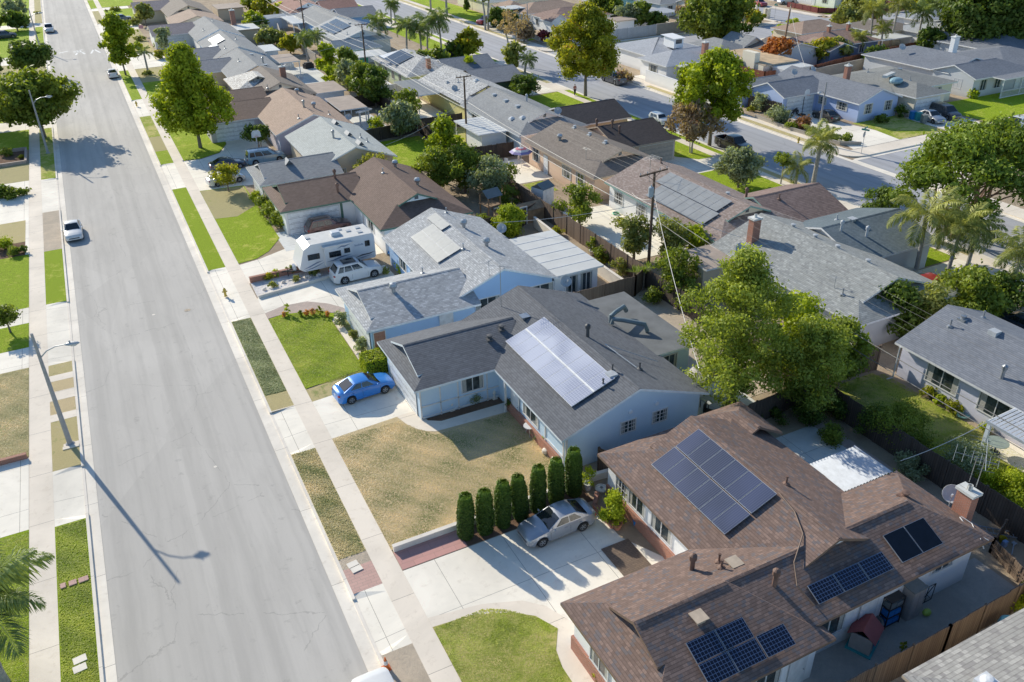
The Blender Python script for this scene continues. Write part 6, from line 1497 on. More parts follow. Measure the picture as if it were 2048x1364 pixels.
# --- the big near tree group
L_ash=leafmat('leaf_ash',(.05,.10,.015),(.58,.66,.13),.44)
tree('large leafy ash tree behind the charcoal and brown roofs',31.0,32.6,10.9,3.5,'egg',L_ash,1.5,92,.9,.12,50,51,.24)
tree('second big leafy tree joined to the ash on its right',34.4,30.0,6.6,2.8,'round',L_ash,1.0,50,.9,.12,50,52,.2);tree('bright sprouting tree between the two big trees and the large grey roof',36.6,33.4,6.4,2.2,'vase',L_lime,.8,40,.8,.16,36,53,.14);tree('light green tree above the wooden gate at the white bungalow',38.6,31.2,5.0,1.9,'round',L_mid,.9,34,.75,.16,38,54,.12)
G_BY = 'back garden trees between the two rows'
BY=[('tall tree beside the wood pole with white patio roof behind',32.0,80.4,7.4,2.3,'egg',L_yg),('bushy tree left of the tall pole tree',29.9,78.0,5.0,2.3,'round',L_mid),('dark wide tree under the tall pole tree',32.6,76.8,4.8,2.7,'round',L_mid),
  ('pale bushy tree above the play house',33.8,73.4,4.6,2.3,'round',L_grey),('green tree at the edge of the umbrella patio',36.8,75.4,3.0,1.4,'round',L_mid),('round green tree beside the white shed',38.33,63.17,4.0,2.0,'round',L_mid),
  ('open yellow green tree left of the transformer pole',38.4,54.2,4.0,2.0,'vase',L_olive),('open green tree right of the transformer pole',40.6,52.0,4.2,1.9,'vase',L_olive),('citrus tree against the dark fence',37.36,46.79,4.2,2.0,'round',L_mid),('bright small tree under the large tan gable',42.71,51.27,3.4,1.8,'round',L_lime),
  ('dark double tree before the grey patio roof',35.97,115.25,5.6,2.7,'round',L_dark),('dark tree behind the double tree',35.68,119.63,5.4,2.6,'round',L_mid),('white flowering oleander tree',35.37,126.99,4.8,2.0,'round',L_grey),('tree behind the oleander near the blue canopy',37.70,135.42,4.8,2.2,'round',L_mid),('yellow green tree left of the oleander',35.96,139.87,5.0,2.0,'egg',L_yg),('low bush tree by the pale terrace',34.70,132.68,2.8,1.7,'round',L_lime),
  ('shaggy tree beside the pergola and ball lamp',33.69,98.93,4.6,2.5,'round',L_grey),('dark shrub tree above the shaggy tree',37.09,105.35,4.4,2.1,'round',L_mid),('reddish tree beside the long block wall',34.81,160.39,3.4,2.1,'round',L_aut),('long vine hedge tree before the shed',33.03,171.04,3.0,2.6,'round',L_olive),('second vine hedge tree before the shed',34.74,169.93,2.8,2.0,'round',L_olive),('bright tree left of the white shed roof',34.38,190.65,3.8,2.2,'round',L_lime),('dark tree under the bright tree',34.30,184.65,3.6,2.0,'round',L_dark),('orange tinged tree at the farthest wood pole',39.58,202.53,4.8,2.6,'round',L_aut),('green tree behind the farthest pole',39.51,213.13,5.0,3.0,'round',L_mid),('yellow bush left of the red brown roof',43.01,203.46,3.2,1.7,'round',L_lime),('small grey tree by the shed path',34.16,178.79,2.8,1.6,'round',L_grey),('green shrub by the small white patio roof',29.99,159.41,2.2,1.3,'round',L_mid),('small bush at the blue pool',38.36,162.49,3.4,1.8,'round',L_lime),
  ('tall rounded shrubs beside the green house, left one',47.87,127.39,4.6,2.1,'round',L_mid),('tall rounded shrub beside the green house, right one',51.24,128.33,4.6,2.2,'round',L_mid),('umbrella shaped small tree between the two slate wings',53.43,121.80,4.2,1.3,'flat',L_lime),('orange topped tree at the side road kerb',61.16,139.31,5.0,2.3,'egg',L_aut),('dark bush beside the orange topped tree',59.69,140.51,3.2,2.0,'round',L_dark),('silvery plume tree beside the side road',63.03,125.74,4.6,2.2,'vase',L_olive),('large dark round bush by the slate wing',55.46,107.78,3.6,2.3,'round',L_dark),
  ('dark bush at the driveway with the red offroad car',78.23,163.12,4.0,2.2,'round',L_dark),('second dark bush at the white house fence',80.28,162.18,3.6,2.2,'round',L_dark),('conical dark shrub at the top centre lawn',82.43,187.87,2.6,.9,'cone',L_dark),('low spreading tree by the picket fence',76.51,147.78,3.6,2.6,'flat',L_bronze),('dark red shrub by the picket fence',79.43,145.00,2.2,1.4,'round',leafmat('leaf_burgundy',(.10,.02,.03),(.3,.06,.07),.3)),('upright shrub on the white house wall',85.56,151.67,3.6,1.2,'egg',L_dark),
  ('rounded green tree left of the white board fence, at the back',102.55,160.81,6.0,3.6,'round',L_mid),('dark green tree behind the white board fence',101.87,156.56,5.0,2.2,'round',L_mid),('broad grey green tree behind the white board fence',100.71,148.76,4.8,3.0,'round',L_grey),('leafy tree next to the swimming pool',102.77,147.37,5.2,2.8,'round',L_mid),('low dark bush at the pool edge',104.85,144.94,3.2,2.4,'round',L_dark),
  ('flaming orange tree beside the leaning wood pole',100.42,105.53,4.6,2.9,'round',L_red),('orange tinted bush right of the leaning pole',106.77,105.65,3.0,2.0,'round',L_aut),('yellow green bush along the red fence',108.46,103.54,4.0,2.6,'round',L_aut),('grey green bush along the red fence',111.28,103.16,4.0,2.6,'round',L_olive),('green palm like bush in the far cross road corner',119.54,122.64,3.6,1.8,'vase',L_lime),('lime bush in the far cross road corner',117.96,123.75,2.6,1.5,'round',L_lime),('orange bush under the huge round tree',124.65,138.81,2.8,2.4,'round',L_aut),('dark bush beside the white wall in the construction yard',91.29,103.52,2.6,1.4,'round',L_dark),
  ('olive tree by the far lamp behind the palms',141.05,127.13,6.5,3.6,'round',L_olive),('yellowish tree left of the far lamp',131.43,121.26,5.0,2.8,'round',L_olive),('bare twiggy tree beyond the olive tree',144.81,126.49,5.5,3.2,'round',L_bronze),('yellow tree on the far corner',155.38,124.16,6.0,3.4,'round',L_aut),('street tree with visible trunk before the dark hedge trees',155.96,117.48,7.6,4.2,'egg',L_mid),
  ('massive dark green tree at the upper right, left crown',135.91,96.19,12.5,6.8,'round',L_dark),('massive dark green tree at the upper right corner',141.13,92.70,13.0,7.2,'round',L_dark),('dark green tree below the massive ones',136.45,93.22,8.0,5.4,'round',L_dark),('olive bush at the base of the massive trees',141.55,106.15,5.0,3.0,'round',L_olive),('feathery light bush beside the massive trees',141.52,102.64,4.4,3.4,'round',L_olive),('dark bush by the pale grey garage',129.06,100.28,4.2,2.6,'round',L_dark),('dark bush left of the slate roofed house',113.42,97.15,3.4,2.2,'round',L_dark),
  ('broad dark leaved tree behind the white bungalow roof',52.81,32.85,4.4,2.5,'round',L_mid),('golden green bush beside the white bungalow',48.91,33.21,4.2,2.0,'vase',L_olive),('tall dark bush in the shadow of the large grey roof',46.79,34.13,4.4,2.2,'egg',L_dark),('shaded bush under the golden green bush',47.25,33.52,2.8,1.6,'round',L_dark),('shaggy palm bush behind the blue slate roof',62.13,49.58,3.8,1.9,'round',L_dark),('leafy shrub under the right palms',55.53,32.98,3.6,2.4,'round',L_dark),('green shrub at the right edge behind the palms',54.44,33.11,3.0,1.8,'round',L_mid)]
for i,(lb,x,y,H,rx,sh,mt) in enumerate(BY):
    far=math.hypot(x,y)>85;ls=.17 if not far else (.26 if math.hypot(x,y)<130 else .4);dn=32 if not far else (20 if ls<.3 else 10)
    tree(lb,x,y,H,rx,sh,mt,min(.9,H*.15),max(14,int(9*rx)),max(.5,rx*.4),ls,dn,100+i,.1+.012*rx,group=None)
# --- palms
PL=[('feathery dark palm behind the green house, left',50.04,153.76,6.4,L_palm),('feathery dark palm behind the green house, second',51.60,144.48,7.0,L_palm),('feathery dark palm by the hidden blue car',56.49,147.15,6.6,L_palm),('rightmost feathery dark palm of the clump',58.90,146.41,7.2,L_palm),('palm between the green house and the feathery clump',54.36,144.58,6.0,L_palm),('small palm beside the pale blue garage',61.58,180.81,4.2,L_palm),('second small palm beside the pale blue garage',62.64,181.21,3.8,L_palm),
  ('spiky yucca tree in the back garden with the block wall',35.22,149.41,4.4,L_palm),('small palm behind the spiky yucca tree',38.96,155.89,3.6,L_palm),('low palm by the curved concrete path',63.69,122.92,2.4,L_palm),
  ('windblown tall palm left of the slate roofed house',121.89,106.28,7.0,L_palmy),('tall palm right of the windblown palm',128.35,107.37,7.4,L_palmy),('short yellow palm between the tall palms',122.65,104.53,4.2,L_palmy),('stocky palm over the pink patio',131.41,104.45,6.0,L_palm),('second stocky palm over the pink patio',137.66,108.51,6.4,L_palm),('small bright palm left of the tall palms',117.00,104.42,3.4,L_palmy)]
for i,(lb,x,y,H,mt) in enumerate(PL): palm(lb,x,y,H*(.8 if 'feathery' in lb else 1),19,3.0 if H>5 else 2.0,mt,.17,(rng.uniform(-.5,.5),rng.uniform(-.5,.5)),seed=i+10)
palm('near palm with long arching fronds over the blue slate roof edge',56.24,40.25,5.2,16,3.1,L_palmy,.17,(.3,.5),seed=41);palm('near palm standing before the red car',56.53,37.74,5.0,14,3.1,L_palmy,.15,(.8,.3),seed=42);palm('palm at the right edge beside the pavement',57.51,33.03,4.8,14,2.8,L_palmy,.15,(0,.2),seed=43);palm('rightmost palm cut by the picture edge',59.06,32.71,4.8,14,2.8,L_palmy,.15,(.2,.1),seed=44);palm('shaggy palm behind the two near palms',60.16,38.61,4.2,14,2.6,L_palm,.16,seed=45)
palm('big palm entering the picture at the lower left corner',-9.3,31.0,4.4,18,3.3,L_palm,.22,(.3,.1),seed=46)
# yuccas in the corner by the fence
for i,(x,y) in enumerate([(35.81,49.68),(36.74,49.78),(35.27,49.57),(35.86,49.05)]):
    m=MB();rs=random.Random(i)
    for j in range(60):
        a=rs.uniform(0,6.28);e=rs.uniform(.1,1.4);L=rs.uniform(.5,.75);d=Vector((math.cos(a)*math.cos(e),math.sin(a)*math.cos(e),math.sin(e)));s_=Vector((-math.sin(a),math.cos(a),0))*.03;b=Vector((0,0,1.25+.1*i));m.face([b - s_,b+d*L*.5 - s_,b+d*L,b+d*L*.5+s_])
    o=m.build('foliage',leafmat('yucca_blade',(.16,.24,.03),(.4,.5,.12),.35));at=o.data.attributes.new('lv','FLOAT','FACE');at.data.foreach_set('value',[rs.random() for _ in range(60)])
    r_=empty('yucca',(x,y,0),0,['left yucca of the upper pair in the fence corner','right yucca of the upper pair in the fence corner','lower left yucca in the fence corner','lower right yucca in the fence corner'][i],'yucca');o.parent=r_
    m=MB();m.tube([(0,0,0),(.03,.02,1.25+.1*i)],[.1,.08],7);m.build('trunk',M_bark,r_)
# --- shrubs near and far
SH=[('ivy clump on the fence behind the white ribbed patio roof',35.7,55.4,1.2,.8,L_mid),('vine on the fence nearer the yucca corner',35.7,52.2,1.5,.9,L_olive),('bush between the yuccas and the flat grey roof',35.2,46.6,1.3,.9,L_mid),('overgrown shrub on the fence above the twisted cable',37.2,44.2,2.2,1.4,L_mid),('shrub at the fence left of the sprouting tree',37.4,40.0,2.0,1.3,L_olive),('dark shrub under the tan patio roof edge',38.2,48.6,2.4,1.5,L_dark),('small green bush by the play tower',30.4,67.6,1.2,.9,L_mid),('leafy bush right of the play tower',34.8,71.2,2.0,1.3,L_mid),('bush on the bare soil beside the grey retaining wall',35.3,62.2,.8,.6,L_aut),('fern like bush beside the brick path, nearer the camera',33.9,22.6,1.0,.7,L_mid),('fern like bush beside the brick path, farther away',33.8,26.9,1.1,.8,L_mid),('yellow green bush at the left end of the rock garden',9.69,65.61,.75,.42,L_aut),('small bush behind the left rock garden bush',10.40,66.02,.6,.38,L_lime),('dark bush in the rock garden near the trailer hitch',11.69,65.96,.7,.42,L_mid),('pale tuft in the rock garden, front',9.70,64.02,.5,.4,L_olive),('round pale tuft in the middle of the rock garden',11.72,64.32,.45,.4,L_olive),('grassy tuft at the right end of the rock garden',13.41,64.84,.5,.4,L_olive),('tall red tipped bush beside the trailer wheels',17.69,66.57,.9,.5,L_bronze),
  ('bright green bush at the light blue garage front',19.79,61.28,.9,.75,L_lime),('straw coloured tuft before the bright green bush',18.59,61.95,.6,.5,L_olive),('red tipped bush behind the bright green bush',20.40,63.30,.8,.55,L_aut),
  ('grey green bush at the corner of the light blue garage',12.84,54.91,1.2,.62,L_grey),('yellow flowered bush on the light blue garage wall',13.03,52.78,.6,.5,L_olive),('silver green bush beside the clipped box hedge',13.00,50.64,1.1,.62,L_grey),
  ('red flowers in the pot border, right end',12.21,56.85,.5,.22,L_flower),('red flowers in the pot border, centre',11.31,57.75,.5,.25,L_flower),('tall flower in the pot border',11.78,57.36,.8,.25,L_aut),('green potted plant in the lawn border',10.45,57.95,.5,.22,L_mid),('orange flowers beside the green potted plant',10.88,57.85,.5,.22,L_flower),('spindly yellow plant at the left end of the lawn border',9.56,58.71,1.0,.25,L_lime),('small red potted plant at the left end of the border',9.27,58.46,.4,.18,L_flower),
  ('green fern like bush at the porch corner of the pale blue wall',19.16,34.30,.9,.5,L_mid),('dark vine tangle by the front door',19.18,38.91,1.1,.6,L_dark),('low grey bush behind the wire bench',18.95,35.55,.6,.4,L_grey),
  ('potted lemon tree behind the last cypress',19.31,30.30,1.5,.45,L_lime),('spiky potted plant on the driveway edge',19.00,26.95,.9,.42,L_lime),
  ('round clipped bush beside the pergola',31.79,103.09,1.9,1.35,L_lime),('potted shrub at the end of the brick path',36.03,57.07,1.5,.6,L_mid),('yellow weeds along the dark fence',36.69,62.29,.5,.5,L_aut),('yellow weeds near the pole fence',35.83,54.84,.4,.6,L_aut),
  ('vine shrub on the peach wall corner',45.41,86.84,1.8,.8,L_mid),('small tree like shrub by the peach wall',44.27,78.14,1.7,.7,L_lime),('long low hedge below the peach house',45.40,70.82,.8,1.2,L_lime),
  ('lavender bush in the yard of the periwinkle house',78.16,80.15,2.0,1.7,L_grey),('grey green tall bush at the periwinkle garage corner',80.10,86.15,2.6,1.5,L_grey),('red flowering bush in the periwinkle yard',79.37,76.76,1.6,1.2,leafmat('leaf_red_bloom',(.12,.12,.04),(.5,.2,.12),.3)),('round green bush left of the red flowering bush',77.92,77.62,.9,.8,L_mid),('round dark bush at the lamp post',78.07,74.33,1.0,.9,L_mid),('yellow green bush at the street lamp base',78.85,73.25,.9,.8,L_lime),('yellow round bush in the corner bed',78.41,71.08,.8,.8,L_lime),('dark round bush at the right end of the corner bed',79.73,70.30,.9,.8,L_mid),('dry brown bush by the white corner house drive',74.38,110.25,1.6,2.2,L_bronze),('small yellow bush near the grey green tall bush',79.25,86.66,.8,.6,L_aut),
  ('dark bush under the window of the periwinkle house',89.52,74.04,.9,1.2,L_dark),('bush between the periwinkle and the beige house',93.39,74.50,1.6,.8,L_dark),('bush at the porch steps',109.57,76.13,1.4,.8,L_lime),
  ('rounded bright bush at the left lawn edge',-10.25,84.31,1.0,.9,L_lime),('spiky cycad on the left bed',-9.36,82.16,.8,.6,L_mid),('dark small bush beside the cycad',-8.71,82.41,.7,.5,L_dark),('dark bush at the left edge of the shrub hedge',-10.93,100.03,1.6,1.0,L_dark),('middle bush of the left shrub hedge',-9.93,99.18,1.2,.9,L_mid),('low hedge end with paved edge on the left',-9.09,99.83,.8,.9,L_mid),('leafy plant in the left raised bed',-10.70,116.31,1.0,.8,L_mid),('yellow plant in the left raised bed',-9.02,114.59,.4,.4,L_aut),
  ('golden bush at the foot of the white bungalow wall',43.00,27.84,.7,.6,L_aut),('second golden bush at the bungalow wall',42.92,26.94,.6,.5,L_lime),('third golden bush at the bungalow wall',42.78,25.92,.7,.6,L_aut),('agave at the corner of the striped patio roof',42.71,23.54,.6,.5,L_lime),('dark bush in the garden with the brick path',36.11,28.59,1.6,.9,L_dark),('shaded bush beside the blue slab',34.22,29.08,1.4,1.0,L_dark),('potted shrub by the brick path',34.03,27.34,1.3,.7,L_mid),('upright shaded bush against the dark fence',36.32,26.60,2.2,1.0,L_dark),('grey wispy bush at the fence',35.50,23.01,1.3,.9,L_grey),('dense green hanging bush over the fence',37.03,24.76,3.0,1.7,L_mid),('broad bush on the bungalow side of the fence',38.73,21.43,1.8,1.5,L_grey),('golden bush at the right edge behind the fence',38.93,19.08,1.6,1.5,L_lime),('dark mass of ivy at the corner slab',32.78,30.56,.7,1.5,L_dark),
  ('yellow grassy plant at the lower right fence',32.15,13.84,1.8,.8,L_lime),('weed by the wooden fence post',25.52,14.56,.7,.18,L_aut),('yellow flowers by the brick planter at the bottom edge',13.32,19.32,.6,.4,L_aut),
  ('grassy clump at the far parkway',-6.48,243.97,.5,.9,L_olive),('low dark bed plants behind the white sedan',9.71,155.76,.7,1.2,L_olive),('bushes in the dry front garden by the flag',12.77,212.13,1.4,1.6,L_olive),('long clipped juniper on the far front lawn',10.23,237.19,1.0,2.2,L_olive),('green tuft before the far white garage',14.18,180.91,1.6,1.2,L_grey),('reeds in the dry front garden',11.45,190.29,1.0,1.4,L_olive),('small citrus by the far driveway',10.37,179.04,1.8,1.1,L_lime),('orange bush by the far driveway',13.25,169.08,1.6,1.2,L_aut)]
shrub('bright round ball shaped tree by the beige panels',31.53,64.21,2.9,1.35,L_lime,30,.1,200,seed=99)
for i,(lb,x,y,H,rx,mt) in enumerate(SH):
    dd=math.hypot(x,y);ls=.075 if dd<50 else (.11 if dd<85 else (.18 if dd<120 else .3));dn=150 if dd<50 else (80 if dd<85 else (36 if dd<120 else 16))
    shrub(lb,x,y,H,rx,mt,8,ls,dn,seed=200+i)
# individual grass blades where the lawn is close enough to show them
def turf(name,polybox,n,mat,label,size=.06,inside=None):
    x0,x1,y0,y1=polybox;P=np.stack([rng.uniform(x0,x1,n),rng.uniform(y0,y1,n),np.full(n,.032)],1)
    if inside: P=P[[inside(a,b) for a,b in P[:,:2]]]
    Nn=np.zeros((len(P),3));Nn[:,2]=.3
    Nn[:,2]=1.8;me=leaves(name,P,size*.8,mat,Nn,elong=1.7,shade=.6+.3*np.sin(P[:,0]*1.7+np.sin(P[:,1]*1.3)*1.5)+.28*np.sin(P[:,1]*2.1+2*np.sin(P[:,0]*.9))+.15*np.sin(P[:,0]*5.3+P[:,1]*4.1));o=bpy.data.objects.new(name,me);C.objects.link(o);tag(o,label,'grass',kind='stuff')
T_dry=leafmat('blade_dry',(.20,.25,.05),(1.0,.80,.50),.3);T_green=leafmat('blade_green',(.19,.28,.02),(.62,.66,.09),.4)
turf('grass',(8.1,18.8,30.9,41.2),52000,T_dry,'dry straw coloured lawn grass behind the cypress row',inside=lambda a,b: not (a>12 and b>41.6 - (a - 12)*1.6 and b>38.8))
turf('grass',(8.1,12.3,47.7,58.4),26000,T_green,'lush green lawn grass beside the light blue garage')
turf('grass',(8.1,12.9,16,25.2),26000,leafmat('blade_mixed',(.24,.30,.04),(.68,.70,.18),.38),'yellowish green lawn grass inside the curved path',inside=lambda a,b: b<25.25 - max(0,(a - 10))**2*.28 and a<12.1+max(0,b - 20)*.12)
turf('grass',(5.5,6.9,31.4,41),9000,T_dry,'dry parkway grass at the kerb');turf('grass',(-7.05,-5.65,26,40.7),15000,T_green,'bright green parkway grass on the left of the road');turf('grass',(5.55,6.9,48.1,59.5),11000,leafmat('cover_leaf',(.16,.22,.06),(.50,.54,.26),.35),'grey green ground cover at the kerb',.075);turf('grass',(-11,-8.35,30,41),13000,T_green,'green lawn grass by the lower left palm');turf('grass',(-10.5,-8.35,48.3,59.5),11000,T_dry,'patchy lawn grass left of the pavement');turf('grass',(36.8,42.6,19,31),30000,leafmat('blade_mixed',(0,0,0),(0,0,0)),'back lawn grass of the white bungalow')
# ------------------------------------------------------------------ fences, walls
W_fence=woodmat('weathered_fence',(.22,.15,.11),(.32,.23,.16));W_fdark=woodmat('dark_fence',(.09,.065,.05),(.15,.11,.085));W_fred=woodmat('redwood_fence',(.36,.12,.06),(.45,.16,.08));W_fwhite=woodmat('white_board_fence',(.86,.87,.9),(.92,.93,.95),.25);W_fred2=woodmat('maroon_fence',(.24,.05,.05),(.32,.08,.07))
def fence(label,pts,H=1.8,mat=None,post=2.4,railside=1,name='fence',cat='fence',boards=True,postm=None,rails=True,z=0):
    mat=mat or W_fence;root=empty(name,(pts[0][0],pts[0][1],z),0,label,cat);ox,oy=pts[0]
    pn=MB();po=[]
    rs=random.Random(int(ox*7+oy))
    for (ax,ay),(bx,by) in zip(pts,pts[1:]):
        L=math.hypot(bx - ax,by - ay);dx,dy=(bx - ax)/L,(by - ay)/L;nx,ny=-dy,dx;k=max(1,round(L/post));u=0
        while u<L - .01:
            w=min(.14*4,L - u);h=H+rs.uniform(-.035,.035);t=.02;x0,y0=ax+dx*u - ox,ay+dy*u - oy;x1,y1=ax+dx*(u+w) - ox,ay+dy*(u+w) - oy
            j=rs.uniform(-.012,.012)
            a,b,c,d=(x0+nx*(t+j),y0+ny*(t+j)),(x1+nx*(t+j),y1+ny*(t+j)),(x1 - nx*(t - j),y1 - ny*(t - j)),(x0 - nx*(t - j),y0 - ny*(t - j))
            U0,U1=u,u+w
            pn.face([(*d,0),(*c,0),(*c,h),(*d,h)],0,[(U0,0),(U1,0),(U1,h),(U0,h)]);pn.face([(*b,0),(*a,0),(*a,h),(*b,h)],0,[(U1,0),(U0,0),(U0,h),(U1,h)]);pn.face([(*d,h),(*c,h),(*b,h),(*a,h)],0,[(U0,0),(U1,0),(U1,.02),(U0,.02)])
            u+=w
        for i in range(k+1):
            x,y=ax+(bx - ax)*i/k - ox,ay+(by - ay)*i/k - oy;po.append((x,y))
        if rails:
            for zz in (.35,H - .35):
                o=railside*.055;pn.bar((ax - ox+nx*o,ay - oy+ny*o,zz),(bx - ox+nx*o,by - oy+ny*o,zz),.04,.09)
    pn.build('panel',mat,root)
    for i,(x,y) in enumerate(po[:60]): m=MB();m.box(x - .06,x+.06,y - .06,y+.06,0,H+.04);m.build('post',postm or mat,root)
    return root
def wall(label,pts,H,mat,th=.15,name='block_wall',cat='wall',cap=None,z=0):
    ox,oy=pts[0];m=MB();c=MB()
    for (ax,ay),(bx,by) in zip(pts,pts[1:]):
        d=Vector((bx - ax,by - ay,0));L=d.length;d.normalize();n=Vector((-d.y,d.x,0))
        m.obox(((ax+bx)/2 - ox,(ay+by)/2 - oy,H/2),d*(L/2),n*th/2,(0,0,H/2));c.obox(((ax+bx)/2 - ox,(ay+by)/2 - oy,H+.03),d*(L/2+.02),n*(th/2+.02),(0,0,.03))
    root=empty(name,(ox,oy,z),0,label,cat);m.build('wall',mat,root);c.build('coping',cap or mat,root);return root
M_block=brickmat('concrete_block',(.48,.44,.38),(.42,.38,.33),(.3,.28,.25),.4,.2)
fence('weathered board fence along the near side yard at the lower right',[(20.6,13.75),(27.0,13.75),(36.2,13.95)],1.75,W_fence,2.3)
fence('dark shaded fence behind the brick path garden',[(36.2,12),(36.2,30.6)],1.8,W_fdark,2.4,-1)
fence('long weathered fence dividing the two rows of back gardens',[(36.2,31.0),(36.2,49.5)],1.75,W_fdark,2.4,-1);fence('leaning weathered fence between the white patio roof and the pale patio',[(36.2,49.5),(36.3,67.1)],1.8,W_fence,2.4,-1);fence('fence beside the striped umbrella patio',[(36.3,67.2),(36.4,76.5),(36.4,85.8)],1.8,W_fence,2.4,1)
fence('fence joining the light blue house to the yucca corner',[(28.9,48.2),(34.6,48.4),(36.2,49.4)],1.8,W_fence,2.4,1);fence('dark cross fence behind the play house',[(29,65.2),(33.1,65.4),(36.2,67.0)],1.7,W_fdark,2.4);fence('fence at the top of the umbrella patio',[(36.6,85.8),(42.6,85.4)],1.7,W_fdark,2.2);fence('dark fence under the oleander tree',[(29.0,114.8),(36.4,116.4)],1.8,W_fdark,2.4);fence('fence left of the ball lamp',[(28.6,99.2),(36.4,100.4)],1.6,W_fdark,2.4);fence('fence beside the grey patio roof garden',[(36.4,86),(36.6,100.4),(42.6,100.2)],1.7,W_fdark,2.4);fence('far garden fence behind the terrace',[(36.6,101),(36.8,131)],1.7,W_fdark,2.4);fence('gate fence between the pale blue gable and the brown roof',[(20.6,31.3),(21.2,30.3),(21.4,29.9)],1.6,W_fdark,1.0,name='gate',cat='gate');fence('fence closing the narrow passage beside the brown house',[(28.9,30.4),(36.0,31.0)],1.7,W_fdark,2.3)
wall('low concrete wall along the red paving and cypress bed',[(8.15,30.68),(19.2,30.75)],.32,M_curb,.2,cap=M_curb);wall('low block wall beside the potted lemon tree',[(19.2,30.75),(21.0,30.6)],.4,M_curb,.2)
wall('grey retaining wall in the back garden of the light blue house',[(34.3,49.6),(34.3,60.6),(34.5,65)],.95,M_curb,.2);wall('low brick edging of the rock garden',[(8.2,65.85),(14.8,66.0)],.45,M_brick,.25);wall('low kerb of the rock garden driveway side',[(8.2,62.6),(14.3,63.5)],.2,M_curb,.15);wall('brick planter wall at the bottom edge',[(13.5,14.5),(13.1,18.4),(13.6,19.9)],.4,M_brick,.25);wall('small brick planter by the clipped upright shrub',[(19.4,29.5),(18.75,28.7),(18.75,26.9)],.22,M_brick,.2);wall('low brick wall at the left pavement',[(-12,48.15),(-8.4,48.15)],.3,M_brick,.2);wall('raised bed wall at the left pavement',[(-14,118.1),(-8.6,118.0),(-8.6,112.0),(-14,111.8)],.35,M_tanpave,.2)
wall('white street wall of the white corner house',[(77.2,108.5),(76.9,97.5),(76.6,86.5)],1.7,W_white,.18);wall('buff block wall beside the swimming pool',[(101.5,140.0),(113.5,139.9)],1.9,M_block,.2);fence('tall white board fence facing the far cross road',[(85.5,139.5),(101.4,140.0)],1.9,W_fwhite,2.4);fence('wooden fence behind the swimming pool',[(95,155),(112,156.4)],1.8,W_fdark,2.4);wall('pinkish brown garden wall behind the periwinkle house',[(80,94.6),(93.0,95.2)],1.7,M_block);wall('pale garden wall below the red fence',[(97,96.0),(126,99.6)],1.5,M_block);fence('redwood fence at the construction house',[(90.5,102.5),(91.0,97.6),(100.5,97.0),(108,98.8),(128,101.8)],1.9,W_fred,2.4);fence('curved white picket fence at the junction',[(84.5,160),(79.6,155.5),(78.9,145.5),(80.2,141.4),(84.5,139.8)],1.0,W_fwhite,1.6);fence('maroon fence around the far corner lawn',[(145.8,152.0),(145.2,142.0),(147.5,139.6),(165,139.2)],1.1,W_fred2,2.4);fence('maroon fence at the top right beyond the far trees',[(160,134),(172,134.5)],2.2,W_fred2,2.4,z=0);fence('grey brown side gate of the periwinkle house',[(80.0,88.2),(80.8,82.9)],1.7,W_fdark,1.2);wall('white curved wall around the blue pool garden',[(36.8,150),(36.9,177),(38.5,186)],1.5,M_block);wall('white wall by the green house',[(40.2,119.6),(40.4,134)],1.6,W_white);wall('pale wall next to the grey patio roof',[(36.9,119.2),(41.8,119.4)],1.9,W_white);wall('low block edging of the periwinkle corner bed',[(77.6,84),(77.3,78),(77.9,69.5),(80,68.3)],.35,M_block)
fence('wooden gate beside the white bungalow',[(38.6,32.0),(42.5,31.6)],1.9,W_fence,1.4,name='gate',cat='gate');fence('pale picket fence beside the round clipped bush',[(31.2,99.6),(36.0,100.9)],1.0,W_fence,1.5);fence('steps and low wall at the far fence corner',[(33.4,14.2),(34.2,16.8),(35.9,17.4)],.9,W_fence,1.5)

# ------------------------------------------------------------------ street lamps, poles, wires
M_conc=plain('concrete_pole',(.36,.36,.37),.8,var=.12,scale=6);M_wood=plain('creosote_pole',(.13,.085,.06),.85,var=.35,scale=4);M_woodlt=plain('brown_pole',(.30,.19,.12),.85,var=.3,scale=4);M_wire=plain('wire_grey',(.16,.155,.15),.6);M_wirepale=plain('wire_pale',(.55,.53,.50),.6);M_insul=plain('insulator',(.4,.42,.45),.3);M_lampglass=plain('lamp_refractor',(.6,.62,.65),.2)
def lamp(label,x,y,H,arm,ang,z=0,arm_h=None):
    root=empty('street_lamp',(x,y,z),R(ang),label,'street lamp','concrete street lamps');m=MB();m.tube([(0,0,-.1),(0,0,H)],[.155,.075],10);m.lathe([(.26,0),(.26,.06),(.16,.12)],10);m.build('pole',M_conc,root,smooth=True)
    ah=arm_h or H*.79;m=MB();m.tube([(0,0,ah),(arm*.3,0,ah+.42),(arm*.62,0,ah+.62),(arm,0,ah+.66)],[.045,.04,.035,.03],7);m.build('arm',M_metal,root,smooth=True)
    m=MB();m.sphere((arm+.3,0,ah+.66),.42,.17,.11,12,8);lo=m.build('lamp_head',M_dish,root,smooth=True);m=MB();m.sphere((arm+.36,0,ah+.58),.2,.13,.1,10,6);m.build('lens',M_lampglass,lo,smooth=True);m=MB();m.lathe([(.05,0),(.05,.1),(0,.12)],8,(arm+.2,0,ah+.76));m.build('photocell',M_insul,lo);return root
lamp('near concrete street lamp leaning out over the left pavement',-6.08,48.45,7.65,1.55,-12);lamp('second street lamp on the left, in front of the wide dark tree',-6.22,115.29,7.6,1.55,-6);lamp('third street lamp on the left, beside the pale pickup',-6.31,191.16,7.6,1.5,-6);lamp('concrete street lamp at the periwinkle corner bed',76.1,71.4,7.2,1.6,205);lamp('street lamp before the white picket fence at the junction',77.7,148.7,6.6,1.6,185);lamp('street lamp at the far cross road behind the red fence',150.01,137.50,7.4,1.6,180)
